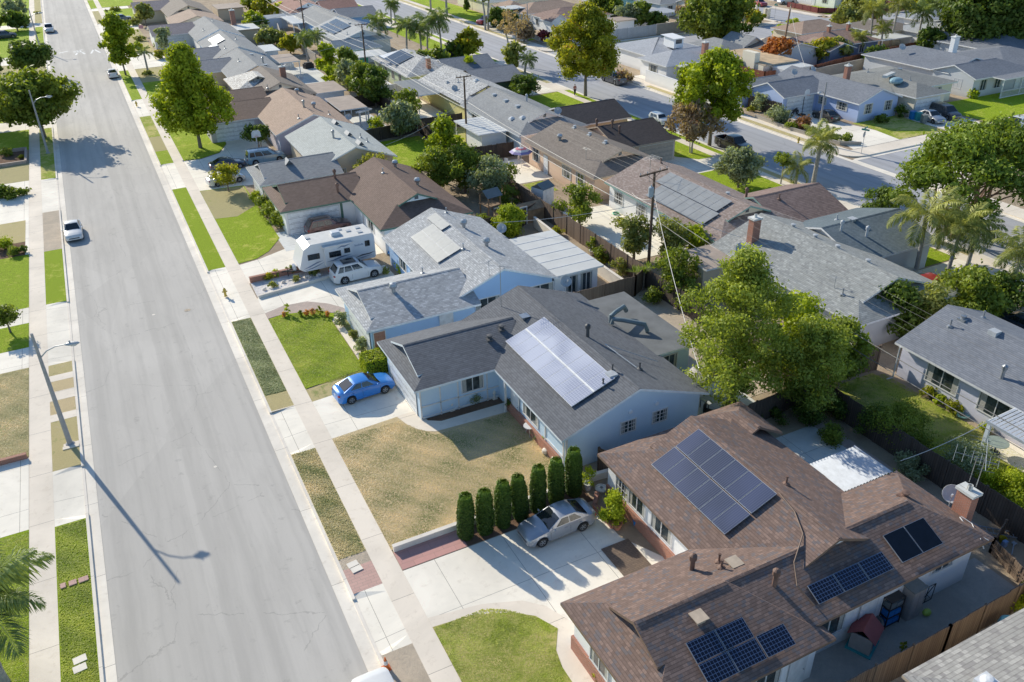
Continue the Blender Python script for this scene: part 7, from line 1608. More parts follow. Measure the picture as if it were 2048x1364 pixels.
def pole(label,x,y,H,arms=((.35,1.25),),trans=0,mat=None,ang=0,lean=(0,0),rad=.14):
    root=empty('utility_pole',(x,y,0),R(ang),label,'utility pole','wooden utility poles');m=MB();m.tube([(0,0,-.1),(lean[0],lean[1],H)],[rad,rad*.72],10);m.build('pole',mat or M_wood,root,smooth=True)
    for dz,w in arms:
        m=MB();zt=H - dz;m.bar((lean[0] - w,lean[1]+.1,zt),(lean[0]+w,lean[1]+.1,zt),.1,.12);m.bar((lean[0] - w*.5,lean[1]+.1,zt - .05),(lean[0],lean[1]+.1,zt - .6),.03);m.bar((lean[0]+w*.5,lean[1]+.1,zt - .05),(lean[0],lean[1]+.1,zt - .6),.03);ca=m.build('crossarm',mat or M_wood,root)
        for q in (-.95,-.45,.45,.95): m=MB();m.lathe([(.025,0),(.05,.06),(.035,.1),(.05,.14),(.02,.2)],8,(lean[0]+w*q,lean[1]+.1,zt+.06));m.build('insulator',M_insul,ca)
    if trans: m=MB();m.lathe([(0,0),(.2,0),(.22,.05),(.22,.75),(.2,.8),(.06,.86),(.05,1.0),(0,1.0)],14,(lean[0] - .36,lean[1] - .1,H - 2.0));m.build('transformer',plain('transformer_grey',(.42,.48,.52),.4),root,smooth=False)
    for i,zz in enumerate((H - 2.9,H - 3.3,H - 4.1)): m=MB();m.box(lean[0]*zz/H+.08,lean[0]*zz/H+.34,-.06,.1,zz,zz+.12);m.build('cable_bracket',M_metal,root)
    return root
PX=[38.9,41.3,42.0,40.7,39.2];
pole('near utility pole with crossarm and grey transformer',38.9,52.7,8.2,((.12,1.5),),1,ang=8);pole('second utility pole rising from the back garden trees',41.3 - 1.4,92.6,8.1,((.1,.95),),0);pole('third utility pole with small transformer beside the blue canopy',41.2,135.5,8.0,((.1,1.1),),1);pole('fourth utility pole near the blue pool',40.2,170.0,8.0,((.2,1.3),),0);pole('farthest utility pole in the back gardens',39.6,203,8.5,((.2,1.1),),0)
pole('leaning brown pole beside the flaming orange tree',103.3,107.4,9.2,(),0,M_woodlt,lean=(.5,0),rad=.17);pole('pole with box at the upper right behind the palms',160.30,126.56,8.2,((.3,1.0),),1,M_woodlt,lean=(.3,0));pole('short pole at the pool garden, top',115.43,173.02,6.0,(),0,M_wood)
def wire(label,a,b,sag=.5,r=.008,mat=None,name='power_line'):
    m=MB();n=12;pts=[]
    for i in range(n+1):
        t=i/n;pts.append((lerp(0,b[0] - a[0],t),lerp(0,b[1] - a[1],t),lerp(0,b[2] - a[2],t) - sag*4*t*(1 - t)))
    m.tube(pts,r,4,cap=False);o=m.build(name,mat or M_wire,None);o.location=a;return tag(o,label,'power line')
tops=[(38.9,52.7,8.15),(39.9,92.6,8.1),(41.2,135.5,8.05),(40.2,170.0,8.0),(39.6,203,8.4)];sp=['near pole and second pole','second pole and third pole','third pole and fourth pole','fourth pole and farthest pole']
for i in range(4):
    for k,(dx,dz,w) in enumerate([(-1.2,0,'left upper'),(-.5,.02,'inner left upper'),(.55,.02,'inner right upper'),(1.15,0,'right upper')]):
        a,b=tops[i],tops[i+1];f=.75 if i else 1;wire(w + ' wire between the '+sp[i],(a[0]+dx*f,a[1],a[2]+.05),(b[0]+dx*.8,b[1],b[2]+.05),.55,.007+.004*i)
    for k,dz in enumerate((-2.9,-3.9)): a,b=tops[i],tops[i+1];wire(['thick pale cable between the ','lower pale cable between the '][k]+sp[i],(a[0]+.12,a[1],a[2]+dz),(b[0]+.1,b[1],b[2]+dz),.35,.024,M_wirepale)
for k,(dx,w) in enumerate([(-1.3,'left upper'),(-.6,'inner left upper'),(.6,'inner right upper'),(1.3,'right upper')]): wire(w + ' wire running from the near pole out of frame to the right',(38.9+dx,52.7,8.2),(37.5+dx,5,8.2),.9,.008)
for k,dz in enumerate((-2.9,-3.9)): wire(['thick pale cable from the near pole toward the lower right','lower cable from the near pole toward the lower right'][k],(39.0,52.7,8.15+dz),(37.4,5,8.1+dz),.7,.03,M_wire)
for lb,a,b,s in [('twisted service cable from the near pole to the charcoal roof mast',(38.9,52.6,6.4),(28.0,32.4,4.1),.5),('service cable from the near pole to the light blue house',(38.9,52.8,5.6),(28.2,60.6,3.2),.3),('service cable from the near pole to the mauve roofed house wall',(38.9,53.0,5.8),(43.3,62,2.7),.3),('service cable from the near pole to the tan patio roof',(38.9,52.6,6.0),(43.0,46.4,4.0),.3),('service cable from the second pole to the sage grey roof',(39.9,92.6,5.4),(27.9,87.5,3.0),.5),('service cable from the third pole to a front row roof',(41.2,135.5,6),(28,141,3.2),.5),('service cable over the brick path garden',(37.6,20.5,4.6),(32.3,21.4,3.2),.2),('service cable to the periwinkle roof',(103.7,107.4,8.9),(89.8,88.6,4.3),.6),('cable from the fourth pole to the plum slate house',(40.2,170,6),(28.4,178,3.4),.4)]: wire(lb,a,b,s,.022,M_wirepale)

# ------------------------------------------------------------------ small things
def thing(mb,name,label,cat,loc,mats,rz=0,group=None,smooth=False):
    o=mb.build(name,mats,None,smooth=smooth,merge=smooth);o.location=loc;o.rotation_euler=(0,0,R(rz));return tag(o,label,cat,group)
M_orange=plain('cone_orange',(.75,.17,.03),.5);M_yellow=plain('hydrant_yellow',(.62,.45,.08),.5);M_bluepl=plain('blue_plastic',(.02,.22,.60),.45);M_terra=plain('terracotta',(.45,.20,.12),.8);M_teal=plain('teal_plastic',(.05,.36,.38),.5);M_redpl=plain('faded_red_plastic',(.30,.07,.07),.6);M_tanpl=plain('resin_beige',(.40,.36,.34),.6);M_greypl=plain('resin_grey',(.20,.22,.22),.6);M_wood2=plain('raw_timber',(.34,.23,.14),.8,var=.3);M_barrel=plain('barrel_blue',(.12,.38,.52),.45)
c=empty('traffic_cone',(5.48,24.16,.01),0,'orange traffic cone with white band at the kerb','traffic cone');m=MB();m.box(-.18,.18,-.18,.18,0,.03);m.build('base',M_orange,c);m=MB();m.lathe([(.14,.03),(.028,.7),(0,.7)],14);m.build('cone',M_orange,c);m=MB();m.lathe([(.0985,.3),(.066,.5)],14);m.v=[(x*1.03,y*1.03,z) for x,y,z in m.v];m.build('band',M_whitemetal,c)
for lb,x,y in (('yellow fire hydrant near the light blue house apron',5.92,64.29),('yellow fire hydrant by the sweetgum lawn apron',5.80,134.23),('yellow fire hydrant at the side road corner bed',74.33,72.60)):
    m=MB();m.lathe([(.14,0),(.14,.05),(.1,.07),(.1,.5),(.13,.52),(.13,.56),(.09,.66),(.03,.72),(0,.74)],12);m.tube([(-.2,0,.4),(.2,0,.4)],.06,8);m.tube([(0,-.18,.36),(0,.05,.36)],.07,8);thing(m,'fire_hydrant',lb,'fire hydrant',(x,y,.02),M_yellow)
m=MB();
for i,(x,y,lb) in enumerate([(6.05,30.75,'square pale meter cover beside the brick paving'),(6.12,30.39,'second pale meter cover on the brick paving'),(-6.31,30.86,'upper pale meter cover in the left parkway grass'),(-6.33,30.35,'lower pale meter cover in the left parkway grass')]): m=MB();m.box(-.27,.27,-.2,.2,0,.03);thing(m,'meter_cover',lb,'meter cover',(x,y,.02),M_gut,8)
for i,(x,lb) in enumerate([(-6.83,'stepping stone nearest the left pavement'),(-6.4,'middle stepping stone in the left parkway'),(-5.92,'large stepping stone at the left kerb')]): m=MB();w=.12+.05*i;m.box(-w,w,-.17,.17,0,.05);thing(m,'stepping_stone',lb,'stepping stone',(x,35.95,.03),M_brickflat,4)
# mailbox-like lamp base block
m=MB();m.box(-.45,.45,-.16,.16,0,.04);thing(m,'pole_base_slab','pale slab at the foot of the near street lamp','slab',(-6.05,48.1,.012),M_walk)
# stop sign and street name signs
def sign(label,x,y,H,stop=False,ang=0):
    r_=empty('street_sign',(x,y,0),R(ang),label,'street sign');m=MB();m.tube([(0,0,-.05),(0,0,H)],.03,7);m.build('post',M_metal,r_);m=MB();m.box(-.45,.45,-.012,.012,H - .2,H);m.box(-.012,.012,-.45,.45,H - .42,H - .22);m.build('name_plate',plain('sign_green',(.03,.28,.22),.4),r_)
    if stop:
        m=MB();m.face([(.36*math.cos(R(22.5+45*i)),.04,H - .85+.36*math.sin(R(22.5+45*i))) for i in range(8)][::-1]);m.face([(.36*math.cos(R(22.5+45*i)),.05,H - .85+.36*math.sin(R(22.5+45*i))) for i in range(8)]);m.build('stop_plate',plain('sign_back_grey',(.5,.52,.53),.4),r_)
sign('street sign with pale plate on the corner grass by the side road',77.5,65.9,3.1,True,20);sign('street name sign at the far cross road island',132.63,141.49,3.0,False,10)
# garden furniture of the front yard
t=empty('garden_chair',(18.77,36.14,.03),0,'white round wire garden table in the shade by the brick skirt','table');m=MB();m.lathe([(0,.62),(.38,.62),(.38,.66),(0,.66)],16);m.build('tabletop',M_frame,t);
for k in range(3): m=MB();a=k*2.1;m.tube([(.1*math.cos(a),.1*math.sin(a),.62),(.3*math.cos(a),.3*math.sin(a),0)],.015,5);m.build('leg',M_frame,t)
t.name = 'garden_table'
for i,(x,y,s_,lb) in enumerate([(18.85,33.06,.35,'pale boulder at the corner of the pale blue wall'),(18.80,34.09,.3,'stacked garden stones by the porch'),(12.62,64.46,.2,'dark rock in the middle of the rock garden'),(12.80,64.20,.16,'white rock beside the dark rock'),(13.57,64.26,.22,'rock at the right of the rock garden'),(8.94,63.83,.18,'rock at the left corner of the rock garden'),(10.64,64.44,.17,'rock between the tufts of the rock garden')]):
    m=MB();m.sphere((0,0,s_*.5),s_,s_*.8,s_*.7,9,6);m.v=[(a+.04*math.sin(c_*31+a*17),b+.04*math.sin(a*23),c_) for a,b,c_ in m.v];thing(m,'rock',lb,'rock',(x,y,.02),M_curb,smooth=True)
for x,y,lb in ((15.65,40.73,'small grey ornament on a base, left of the clipped window shrub'),(18.58,40.64,'small grey ornament right of the clipped window shrub')): m=MB();m.box(-.16,.16,-.16,.16,0,.06);m.lathe([(.1,.06),(.06,.3),(.12,.45),(.05,.6),(0,.62)],10);thing(m,'garden_ornament',lb,'ornament',(x,y,.03),M_curb)
shrub('square clipped grey shrub under the front window',17.24,40.99,.95,.6,L_grey,8,.07,200,seed=77)
def pot(label,x,y,r,h,mat): m=MB();m.lathe([(0,0),(r*.7,0),(r,h),(r*1.1,h),(r*1.1,h+.04),(r*.85,h+.04),(r*.8,h - .05),(0,h - .05)],14);thing(m,'flower_pot',label,'pot',(x,y,.02),mat)
pot('white pot of the lemon tree',19.23,30.17,.22,.4,M_frame);pot('terracotta pot of the spiky plant',18.95,26.82,.26,.35,M_terra);pot('blue bucket by the clipped upright shrub',19.93,26.56,.16,.3,M_bluepl);pot('blue pot at the brick planter',13.36,21.58,.14,.25,M_bluepl);pot('blue paddling tub beside the white crossover',20.47,65.37,.35,.25,M_bluepl);pot('dark pot of the shrub by the retaining wall',35.86,56.80,.3,.4,M_curb);pot('white planter next to the light blue front door',20.53,62.20,.2,.3,M_frame)
t=empty('garden_bench',(20.68,24.55,.03),R(-38),'grey metal bench with cushion at the front door of the brown house','bench');m=MB();m.box(-.75,.75,-.22,.22,.4,.45);m.build('seat',M_dish,t);m=MB();m.box(-.75,.75,.2,.24,.45,.85);m.build('backrest',M_dish,t)
for a in (-.7,.7): m=MB();m.tube([(a,-.2,0),(a,-.2,.6),(a,.22,.6),(a,.22,0)],.025,6);m.build('leg',M_plastic,t)
m=MB();m.lathe([(.12,.0),(.34,.02),(.36,.1),(.3,.14),(.1,.14),(.09,.06)],18);thing(m,'hose_coil','coiled grey garden hose behind the clipped shrub','hose',(19.88,29.82,.02),M_curb)
m=MB();m.box(-.8,.8,-1.7,1.7,0,.02);thing(m,'wood_deck','brown tiled walkway mat beside the driveway','walkway',(18.2,24.2,.045),brickmat('brown_tiles',(.24,.17,.12),(.18,.13,.1),(.08,.06,.05),.3,.1,True),0)
# side yard at the lower right
t=empty('play_house',(24.35,15.65,.03),R(25),'red roofed toy play house on a teal base in the side yard','play house');m=MB();m.box(-.62,.62,-.55,.55,0,.06);m.build('base',M_teal,t);m=MB()
for q in ((-.5,.5,-.45,-.4),(-.5,.5,.4,.45),(-.5,-.45,-.4,.4),(.45,.5,-.4,.4)): m.box(*q,.06,.95)
m.build('wall',M_tanpl,t);m=MB();m.face([(-.62,-.6,.9),(.62,-.6,.9),(.62,0,1.4),(-.62,0,1.4)]);m.face([(.62,.6,.9),(-.62,.6,.9),(-.62,0,1.4),(.62,0,1.4)]);m.face([(-.62,-.6,.88),(-.62,0,1.38),(.62,0,1.38),(.62,-.6,.88)]);m.face([(-.62,.6,.88),(.62,.6,.88),(.62,0,1.38),(-.62,0,1.38)]);m.build('roof',M_redpl,t);m=MB();m.box(-.15,.15,-.47,-.455,.2,.75);m.build('door',M_bluepl,t)
pot('round grey tub beside the toy play house',25.35,16.08,.42,.5,M_greypl)
t=empty('storage_shelf',(26.3,16.0,.03),0,'black storage shelf with blue bins under the eave','shelf');
for zz in (.1,.6,1.1,1.6): m=MB();m.box(-.45,.45,-.22,.22,zz,zz+.03);m.build('shelf_board',M_plastic,t)
m=MB();[m.box(a - .02,a+.02,b - .02,b+.02,0,1.65) for a in (-.43,.43) for b in (-.2,.2)];m.build('frame',M_plastic,t)
for i,(zz,mt) in enumerate([(.13,M_bluepl),(.63,M_bluepl),(1.13,M_greypl)]): m=MB();m.box(-.38,.0,-.18,.18,0,.3);m.box(.04,.4,-.18,.18,0,.24);thing(m,'storage_bin',['blue bin on the lowest shelf','blue bin on the middle shelf','grey bin on the top shelf'][i],'bin',(26.3,16.0,.03+zz),mt)
t=empty('storage_cabinet',(27.45,15.95,.03),0,'tall beige resin cabinet against the side wall','cabinet');m=MB();m.box(-.4,.4,-.3,.3,0,1.75);m.build('body',M_tanpl,t);m=MB();m.box(-.44,.44,-.34,.34,1.75,1.82);m.build('top',M_greypl,t)
for a in (-.19,.19): m=MB();m.box(a - .18,a+.18,-.325,-.3,.08,1.7);m.build('door',M_tanpl,t)
t=empty('metal_rack',(28.6,16.0,.03),0,'black scrolled metal screen leaning on the white side wall','metal screen');m=MB()
for a,b in (((-.45,0,.1),(.45,0,.1)),((-.45,0,1.1),(.45,0,1.1)),((-.45,0,.1),(-.45,0,1.1)),((.45,0,.1),(.45,0,1.1)),((-.45,0,.1),(.45,0,1.1)),((.45,0,.1),(-.45,0,1.1)),((0,0,.1),(0,0,1.1))): m.tube([a,b],.018,5)
m.build('frame',M_plastic,t)
m=MB();m.sphere((0,0,.18),.22,.18,.18,8,6);thing(m,'toy_pile','small pile of bright toys by the cabinet','toys',(28.15,15.5,.03),plain('toy_lime',(.45,.6,.1),.5),smooth=True)
m=MB();m.lathe([(0,0),(.36,0),(.4,.1),(.42,.75),(.38,.95),(.32,1.0),(0,1.0)],16);thing(m,'water_barrel','blue barrel behind the wooden fence at the lower right','barrel',(30.15,13.1,.02),M_barrel)
m=MB();m.lathe([(0,.02),(.16,.02),(.18,.28),(.16,.28),(.14,.05)],12);thing(m,'bucket','yellow bucket behind the brick chimney','bucket',(35.34,17.01,.02),plain('bucket_yellow',(.7,.55,.05),.5));m=MB();m.box(-.12,.12,-.09,.09,0,.34);thing(m,'water_jug','blue and white jug beside the yellow bucket','jug',(35.14,16.76,.02),plain('jug_blue',(.35,.5,.75),.4))
m=MB();m.bar((0,0,.05),(.7,.4,.05),.05);m.box(.7,.9,.35,.55,.02,.1);thing(m,'push_broom','pale broom lying by the far fence corner','broom',(34.91,16.17,.02),M_dish)
t=empty('ladder',(35.42,17.76,.03),R(-45),'aluminium ladder lying behind the chimney','ladder');m=MB();m.bar((-1.2,-.2,.1),(1.2,-.2,.1),.05);m.bar((-1.2,.2,.1),(1.2,.2,.1),.05)
for i in range(8): m.bar((-1.05+i*.3,-.2,.1),(-1.05+i*.3,.2,.1),.03)
m.build('frame',M_alu,t)
# back gardens
def patio_umbrella(label,x,y,H,r,stripes,z=0.02):
    t=empty('patio_umbrella',(x,y,z),.3,label,'parasol');m=MB();m.tube([(0,0,0),(0,0,H)],.025,8);m.build('pole',M_frame,t);m=MB();n=8
    bands=[(0,.0),(.25,-.1),(.5,-.21),(.75,-.36),(1.0,-.55)]
    for k in range(n):
        a,b=2*PI*k/n,2*PI*(k+1)/n
        for i in range(4):
            (r0,z0),(r1,z1)=bands[i],bands[i+1];P=lambda rr,zz,t_: (r*rr*math.cos(t_),r*rr*math.sin(t_),H+zz);q=[P(r0,z0,a),P(r1,z1,a),P(r1,z1,b),P(r0,z0,b)]
            m.face(q if i else [q[0],q[1],q[2]],i % len(stripes))
    m.build('canopy',stripes,t);return t
patio_umbrella('striped red white and blue parasol on the pale patio',41.46,81.17,2.35,1.35,[plain('stripe_white',(.72,.70,.72),.7),plain('stripe_rose',(.55,.16,.2),.7),plain('stripe_white',(0,0,0)),plain('stripe_violet',(.36,.30,.55),.7)])
patio_umbrella('faded grey parasol beside the big leafy ash tree',30.3,34.6,2.2,1.2,[plain('faded_cloth',(.5,.46,.44),.8)])
def chair(label,x,y,rz,mat): 
    t=empty('garden_chair',(x,y,.03),R(rz),label,'chair');m=MB();m.box(-.24,.24,-.24,.24,.38,.42);m.build('seat',mat,t);m=MB();m.box(-.24,.24,.2,.25,.42,.9);m.build('backrest',mat,t)
    for a in (-.2,.2):
        for b in (-.2,.2): m=MB();m.box(a - .02,a+.02,b - .02,b+.02,0,.38);m.build('leg',mat,t)
chair('white plastic chair left of the striped parasol',40.42,82.55,120,M_frame);chair('white plastic chair behind the striped parasol pole',42.01,82.40,40,M_frame);chair('black metal chair at the shaded patio table',29.3,32.6,30,M_plastic);chair('second black metal chair at the shaded patio table',30.9,32.4,-60,M_plastic)
t=empty('patio_table',(30.1,33.2,.03),0,'dark rectangular patio table in the shade of the ash tree','table');m=MB();m.box(-.7,.7,-.45,.45,.68,.73);m.build('tabletop',M_dish,t);[ (lambda mm: (mm.box(a - .02,a+.02,b - .02,b+.02,0,.68),mm.build('leg',M_plastic,t)))(MB()) for a in (-.6,.6) for b in (-.38,.38)]
t=empty('patio_table',(41.42,21.98,.03),0,'round glass table under the striped patio roof','table');m=MB();m.lathe([(0,.7),(.62,.7),(.62,.73),(0,.73)],20);m.build('tabletop',plain('green_glass',(.35,.42,.38),.1),t);m=MB();m.tube([(0,0,0),(0,0,.7)],.05,8);m.lathe([(.3,0),(.3,.04),(.05,.06)],12);m.build('leg',M_plastic,t)
t=empty('play_tower',(32.3,70.0,0),R(10),'dark wooden play tower with slide deck in the shaded garden','play tower')
for a in (-.7,.7):
    for b in (-.7,.7): m=MB();m.box(a - .05,a+.05,b - .05,b+.05,0,2.1);m.build('post',M_wood2,t)
m=MB();m.box(-.8,.8,-.8,.8,1.05,1.12);m.build('deck',M_wood2,t);m=MB();m.face([(-.9,-.9,2.0),(.9,-.9,2.0),(.9,0,2.6),(-.9,0,2.6)]);m.face([(.9,.9,2.0),(-.9,.9,2.0),(-.9,0,2.6),(.9,0,2.6)]);m.build('roof',M_greypl,t);m=MB();[m.box(-.3,.3,-1.1 - i*.18,-1.0 - i*.18,.9 - i*.2,.95 - i*.2) for i in range(5)];m.build('steps',M_frame,t)
def shed(label,x,y,w,d,hh,wm,rm,rz=0):
    t=empty('garden_shed',(x,y,0),R(rz),label,'shed');m=MB();m.box(-w/2,w/2,-d/2,d/2,0,hh,bottom=False);m.build('wall',wm,t);m=MB();a,b=w/2+.1,d/2+.1
    m.face([(-a,-b,hh),(a,-b,hh),(a,0,hh+.5),(-a,0,hh+.5)]);m.face([(a,b,hh),(-a,b,hh),(-a,0,hh+.5),(a,0,hh+.5)]);m.face([(-w/2,d/2,hh),(-w/2,-d/2,hh),(-w/2,0,hh+.45)]);m.face([(w/2,-d/2,hh),(w/2,d/2,hh),(w/2,0,hh+.45)]);m.build('roof',rm,t);m=MB();m.box(-.4,.4,-d/2 - .03,-d/2,0,1.8);m.build('door',M_gdoor,t)
shed('small white shed with grey roof by the round green tree',38.1,70.0,1.6,1.6,1.8,W_white,M_greypl,20);shed('long low brown shed behind the play tower',33.8,66.8,4.6,1.7,1.3,M_wood2,M_wood2,4);shed('white flat shed in the far back garden',38.9,190.5,4.6,3.6,2.2,stucco('shed_white',(.62,.64,.7)),M_whiteroof,0)
t=empty('pergola',(31.3,106.0,0),R(30),'white garden arbour near the round clipped bush','arbour')
for a in (-.8,.8): m=MB();m.box(a - .08,a+.08,-.08,.08,0,2.1);m.build('post',M_frame,t)
m=MB();m.box(-1.2,1.2,-.3,-.2,2.1,2.22);m.box(-1.2,1.2,.2,.3,2.1,2.22);[m.box(-1.1+i*.36,-1.03+i*.36,-.5,.5,2.22,2.3) for i in range(7)];m.build('beam',M_frame,t)
t=empty('ball_lamp',(32.8,103.6,0),0,'white globe lamp on a short post near the arbour','lamp');m=MB();m.box(-.06,.06,-.06,.06,0,1.7);m.build('post',M_frame,t);m=MB();m.sphere((0,0,1.95),.35,seg=14,rings=9);m.build('globe',M_dish,t,smooth=True)
for lb,x,y,rz in (('white basketball hoop between the lavender house and the minivan',16.2,99.7,180),('portable basketball hoop before the periwinkle garage',83.38,81.59,10)):
    t=empty('basketball_hoop',(x,y,.02),R(rz),lb,'basketball hoop');m=MB();m.tube([(0,0,0),(0,0,2.9)],.05,8);m.build('pole',M_plastic if rz==10 else M_frame,t);m=MB();P=[(-.55,2.6),(.55,2.6),(.5,3.2),(.3,3.42),(-.3,3.42),(-.5,3.2)];m.face([(a,.3 if rz==180 else -.3,b) for a,b in P]);m.face([(a,.33 if rz==180 else -.33,b) for a,b in P][::-1]);m.build('backboard',M_whitemetal,t);m=MB();s_=1 if rz==180 else -1;m.tube([(.22*math.cos(q),s_*.56+.22*math.sin(q),2.75) for q in np.linspace(0,6.28,13)],.012,5);m.build('rim',M_orange,t);m=MB();m.box(-.4,.4,-.35,.35,0,.18);m.build('base',M_plastic,t)
t=empty('motorcycle',(82.59,82.07,.02),R(20),'dark motorcycle before the periwinkle garage','motorcycle');m=MB();m.tube([(-.6,0,.55),(0,0,.6),(.45,0,.85)],[.12,.18,.1],8);m.sphere((.1,0,.8),.28,.14,.14,10,6);m.build('body',P_black,t,smooth=True);m=MB();m.box(-.7,-.15,-.12,.12,.76,.84);m.build('seat',M_plastic,t);m=MB();m.tube([(.45,-.35,1.02),(.45,0,.98),(.45,.35,1.02)],.018,6);m.tube([(.45,0,.95),(.72,0,.32)],.03,6);m.build('handlebar',M_metal,t)
for a in (-.7,.72):
    c_=MB();c_.lathe([(.2,-.05),(.3,-.05),(.32,0),(.3,.05),(.2,.05)],16);m=MB();m.v=[(a+p,r_,.32+q) for p,q,r_ in c_.v];m.f=c_.f;m.m=c_.m;m.uv=c_.uv;m.build('wheel',M_tyre,t)
for i,(x,y) in enumerate([(94.02,73.07),(94.15,72.30),(93.80,71.14)]):
    t=empty('wheelie_bin',(x,y,.02),R(-20),['blue wheelie bin nearest the beige garage','grey green wheelie bin in the middle','dark wheelie bin nearest the silver sedan'][i],'bin');m=MB();m.box(-.28,.28,-.32,.32,.05,1.0);m.build('body',[M_bluepl,M_teal,M_greypl][i],t);m=MB();m.box(-.31,.31,-.35,.35,1.0,1.07);m.build('lid',[M_bluepl,M_teal,M_greypl][i],t)
for lb,x,y,r_,mt in (('above ground blue pool in a far back garden',40.2,172.6,2.4,0),):
    t=empty('pool',(x,y,0),0,lb,'pool');m=MB();m.lathe([(r_,0),(r_,1.0),(r_ - .08,1.0),(r_ - .08,.85)],28);m.build('wall',M_bluepl,t);m=MB();m.lathe([(0,.86),(r_ - .07,.86)],28);m.v=[(a,b,.86) for a,b,c_ in m.v];m.build('water',plain('pool_water',(.12,.45,.55),.05),t)
o=sheet('pool_water',[[(112.74,158.37),(113.95,158.73),(113.48,152.71),(112.19,150.80),(111.92,152.64)]],.04,plain('pool_water',(0,0,0)),kind=None,label='turquoise in ground swimming pool beside the white patio roof',cat='swimming pool')
o.name = 'swimming_pool'
m=MB();m.lathe([(.25,.03),(.32,.06),(.36,.12),(.3,.18),(.2,.12)],14);thing(m,'hose_coil','green hose coil on the pale back patio','hose',(42.86,63.87,.02),plain('hose_green',(.05,.45,.28),.5));m=MB();m.lathe([(.25,.03),(.38,.05),(.4,.1),(.34,.14),(.2,.08)],14);thing(m,'hose_coil','pale green hose coil at the bungalow wall','hose',(42.93,25.26,.03),plain('hose_pale',(.35,.6,.5),.5))
m=MB();m.box(-.6,.6,-.3,.3,0,.7);m.box(-.1,.9,.3,.9,0,.5);thing(m,'covered_furniture','stack of pale chairs under a cover by the white room','furniture',(31.9,49.2,.02),M_dish,20)
m=MB();
for i in range(7): m.box(-.6,.6,-.03,.03,.1+i*.16,.2+i*.16)
thing(m,'wooden_pallet','dark pallet leaning by the tan patio roof','pallet',(39.76,47.08,.02),M_plastic,70)
m=MB();m.box(-1.1,1.1,-1.6,1.6,0,2.2);thing(m,'canopy_screen','teal screen behind the white canopy at the third pole','screen',(42.00,141.70,0),M_teal)
m=MB();m.tube([(0,0,0),(0,0,2.2)],.03,6);t=thing(m,'flag_pole','short pole with small flag in the dry front garden','flag',(12.38,196.19,0),M_frame);m=MB();m.face([(0,0,1.5),(.9,0,1.4),(.9,0,2.1),(0,0,2.2)]);m.face([(0,.005,2.2),(.9,.005,2.1),(.9,.005,1.4),(0,.005,1.5)]);m.build('flag',plain('flag_cloth',(.55,.3,.35),.8),t)
# drop cloth and benches in the far gardens
for i,(x,y,lb) in enumerate([(86.57,162.51,'parked white scooter by the picket garden'),(34.44,146.45,'dark covered pile on the pale terrace'),(31.50,148.29,'white garden table on the pale terrace')]): m=MB();m.box(-.8,.8,-.5,.5,0,.75);m.box(-.6,.6,-.35,.35,.75,.95);thing(m,['scooter_cover','covered_pile','garden_table'][i],lb if i else 'white covered box by the picket garden','furniture',(x,y,.02),[M_frame,M_plastic,M_frame][i],15)
# far corner pillars
for i,(x,y) in enumerate([(132.60,147.27),(131.57,143.33),(126.82,139.38),(131.82,142.60)]): m=MB();m.box(-.3,.3,-.3,.3,0,1.9);m.box(-.36,.36,-.36,.36,1.9,2.0);thing(m,'gate_pillar',['pillar hidden beside the huge round tree','tall buff pillar at the far corner','nearest buff pillar at the far corner','rightmost buff pillar at the far corner'][i],'pillar',(x,y,0),W_cream)

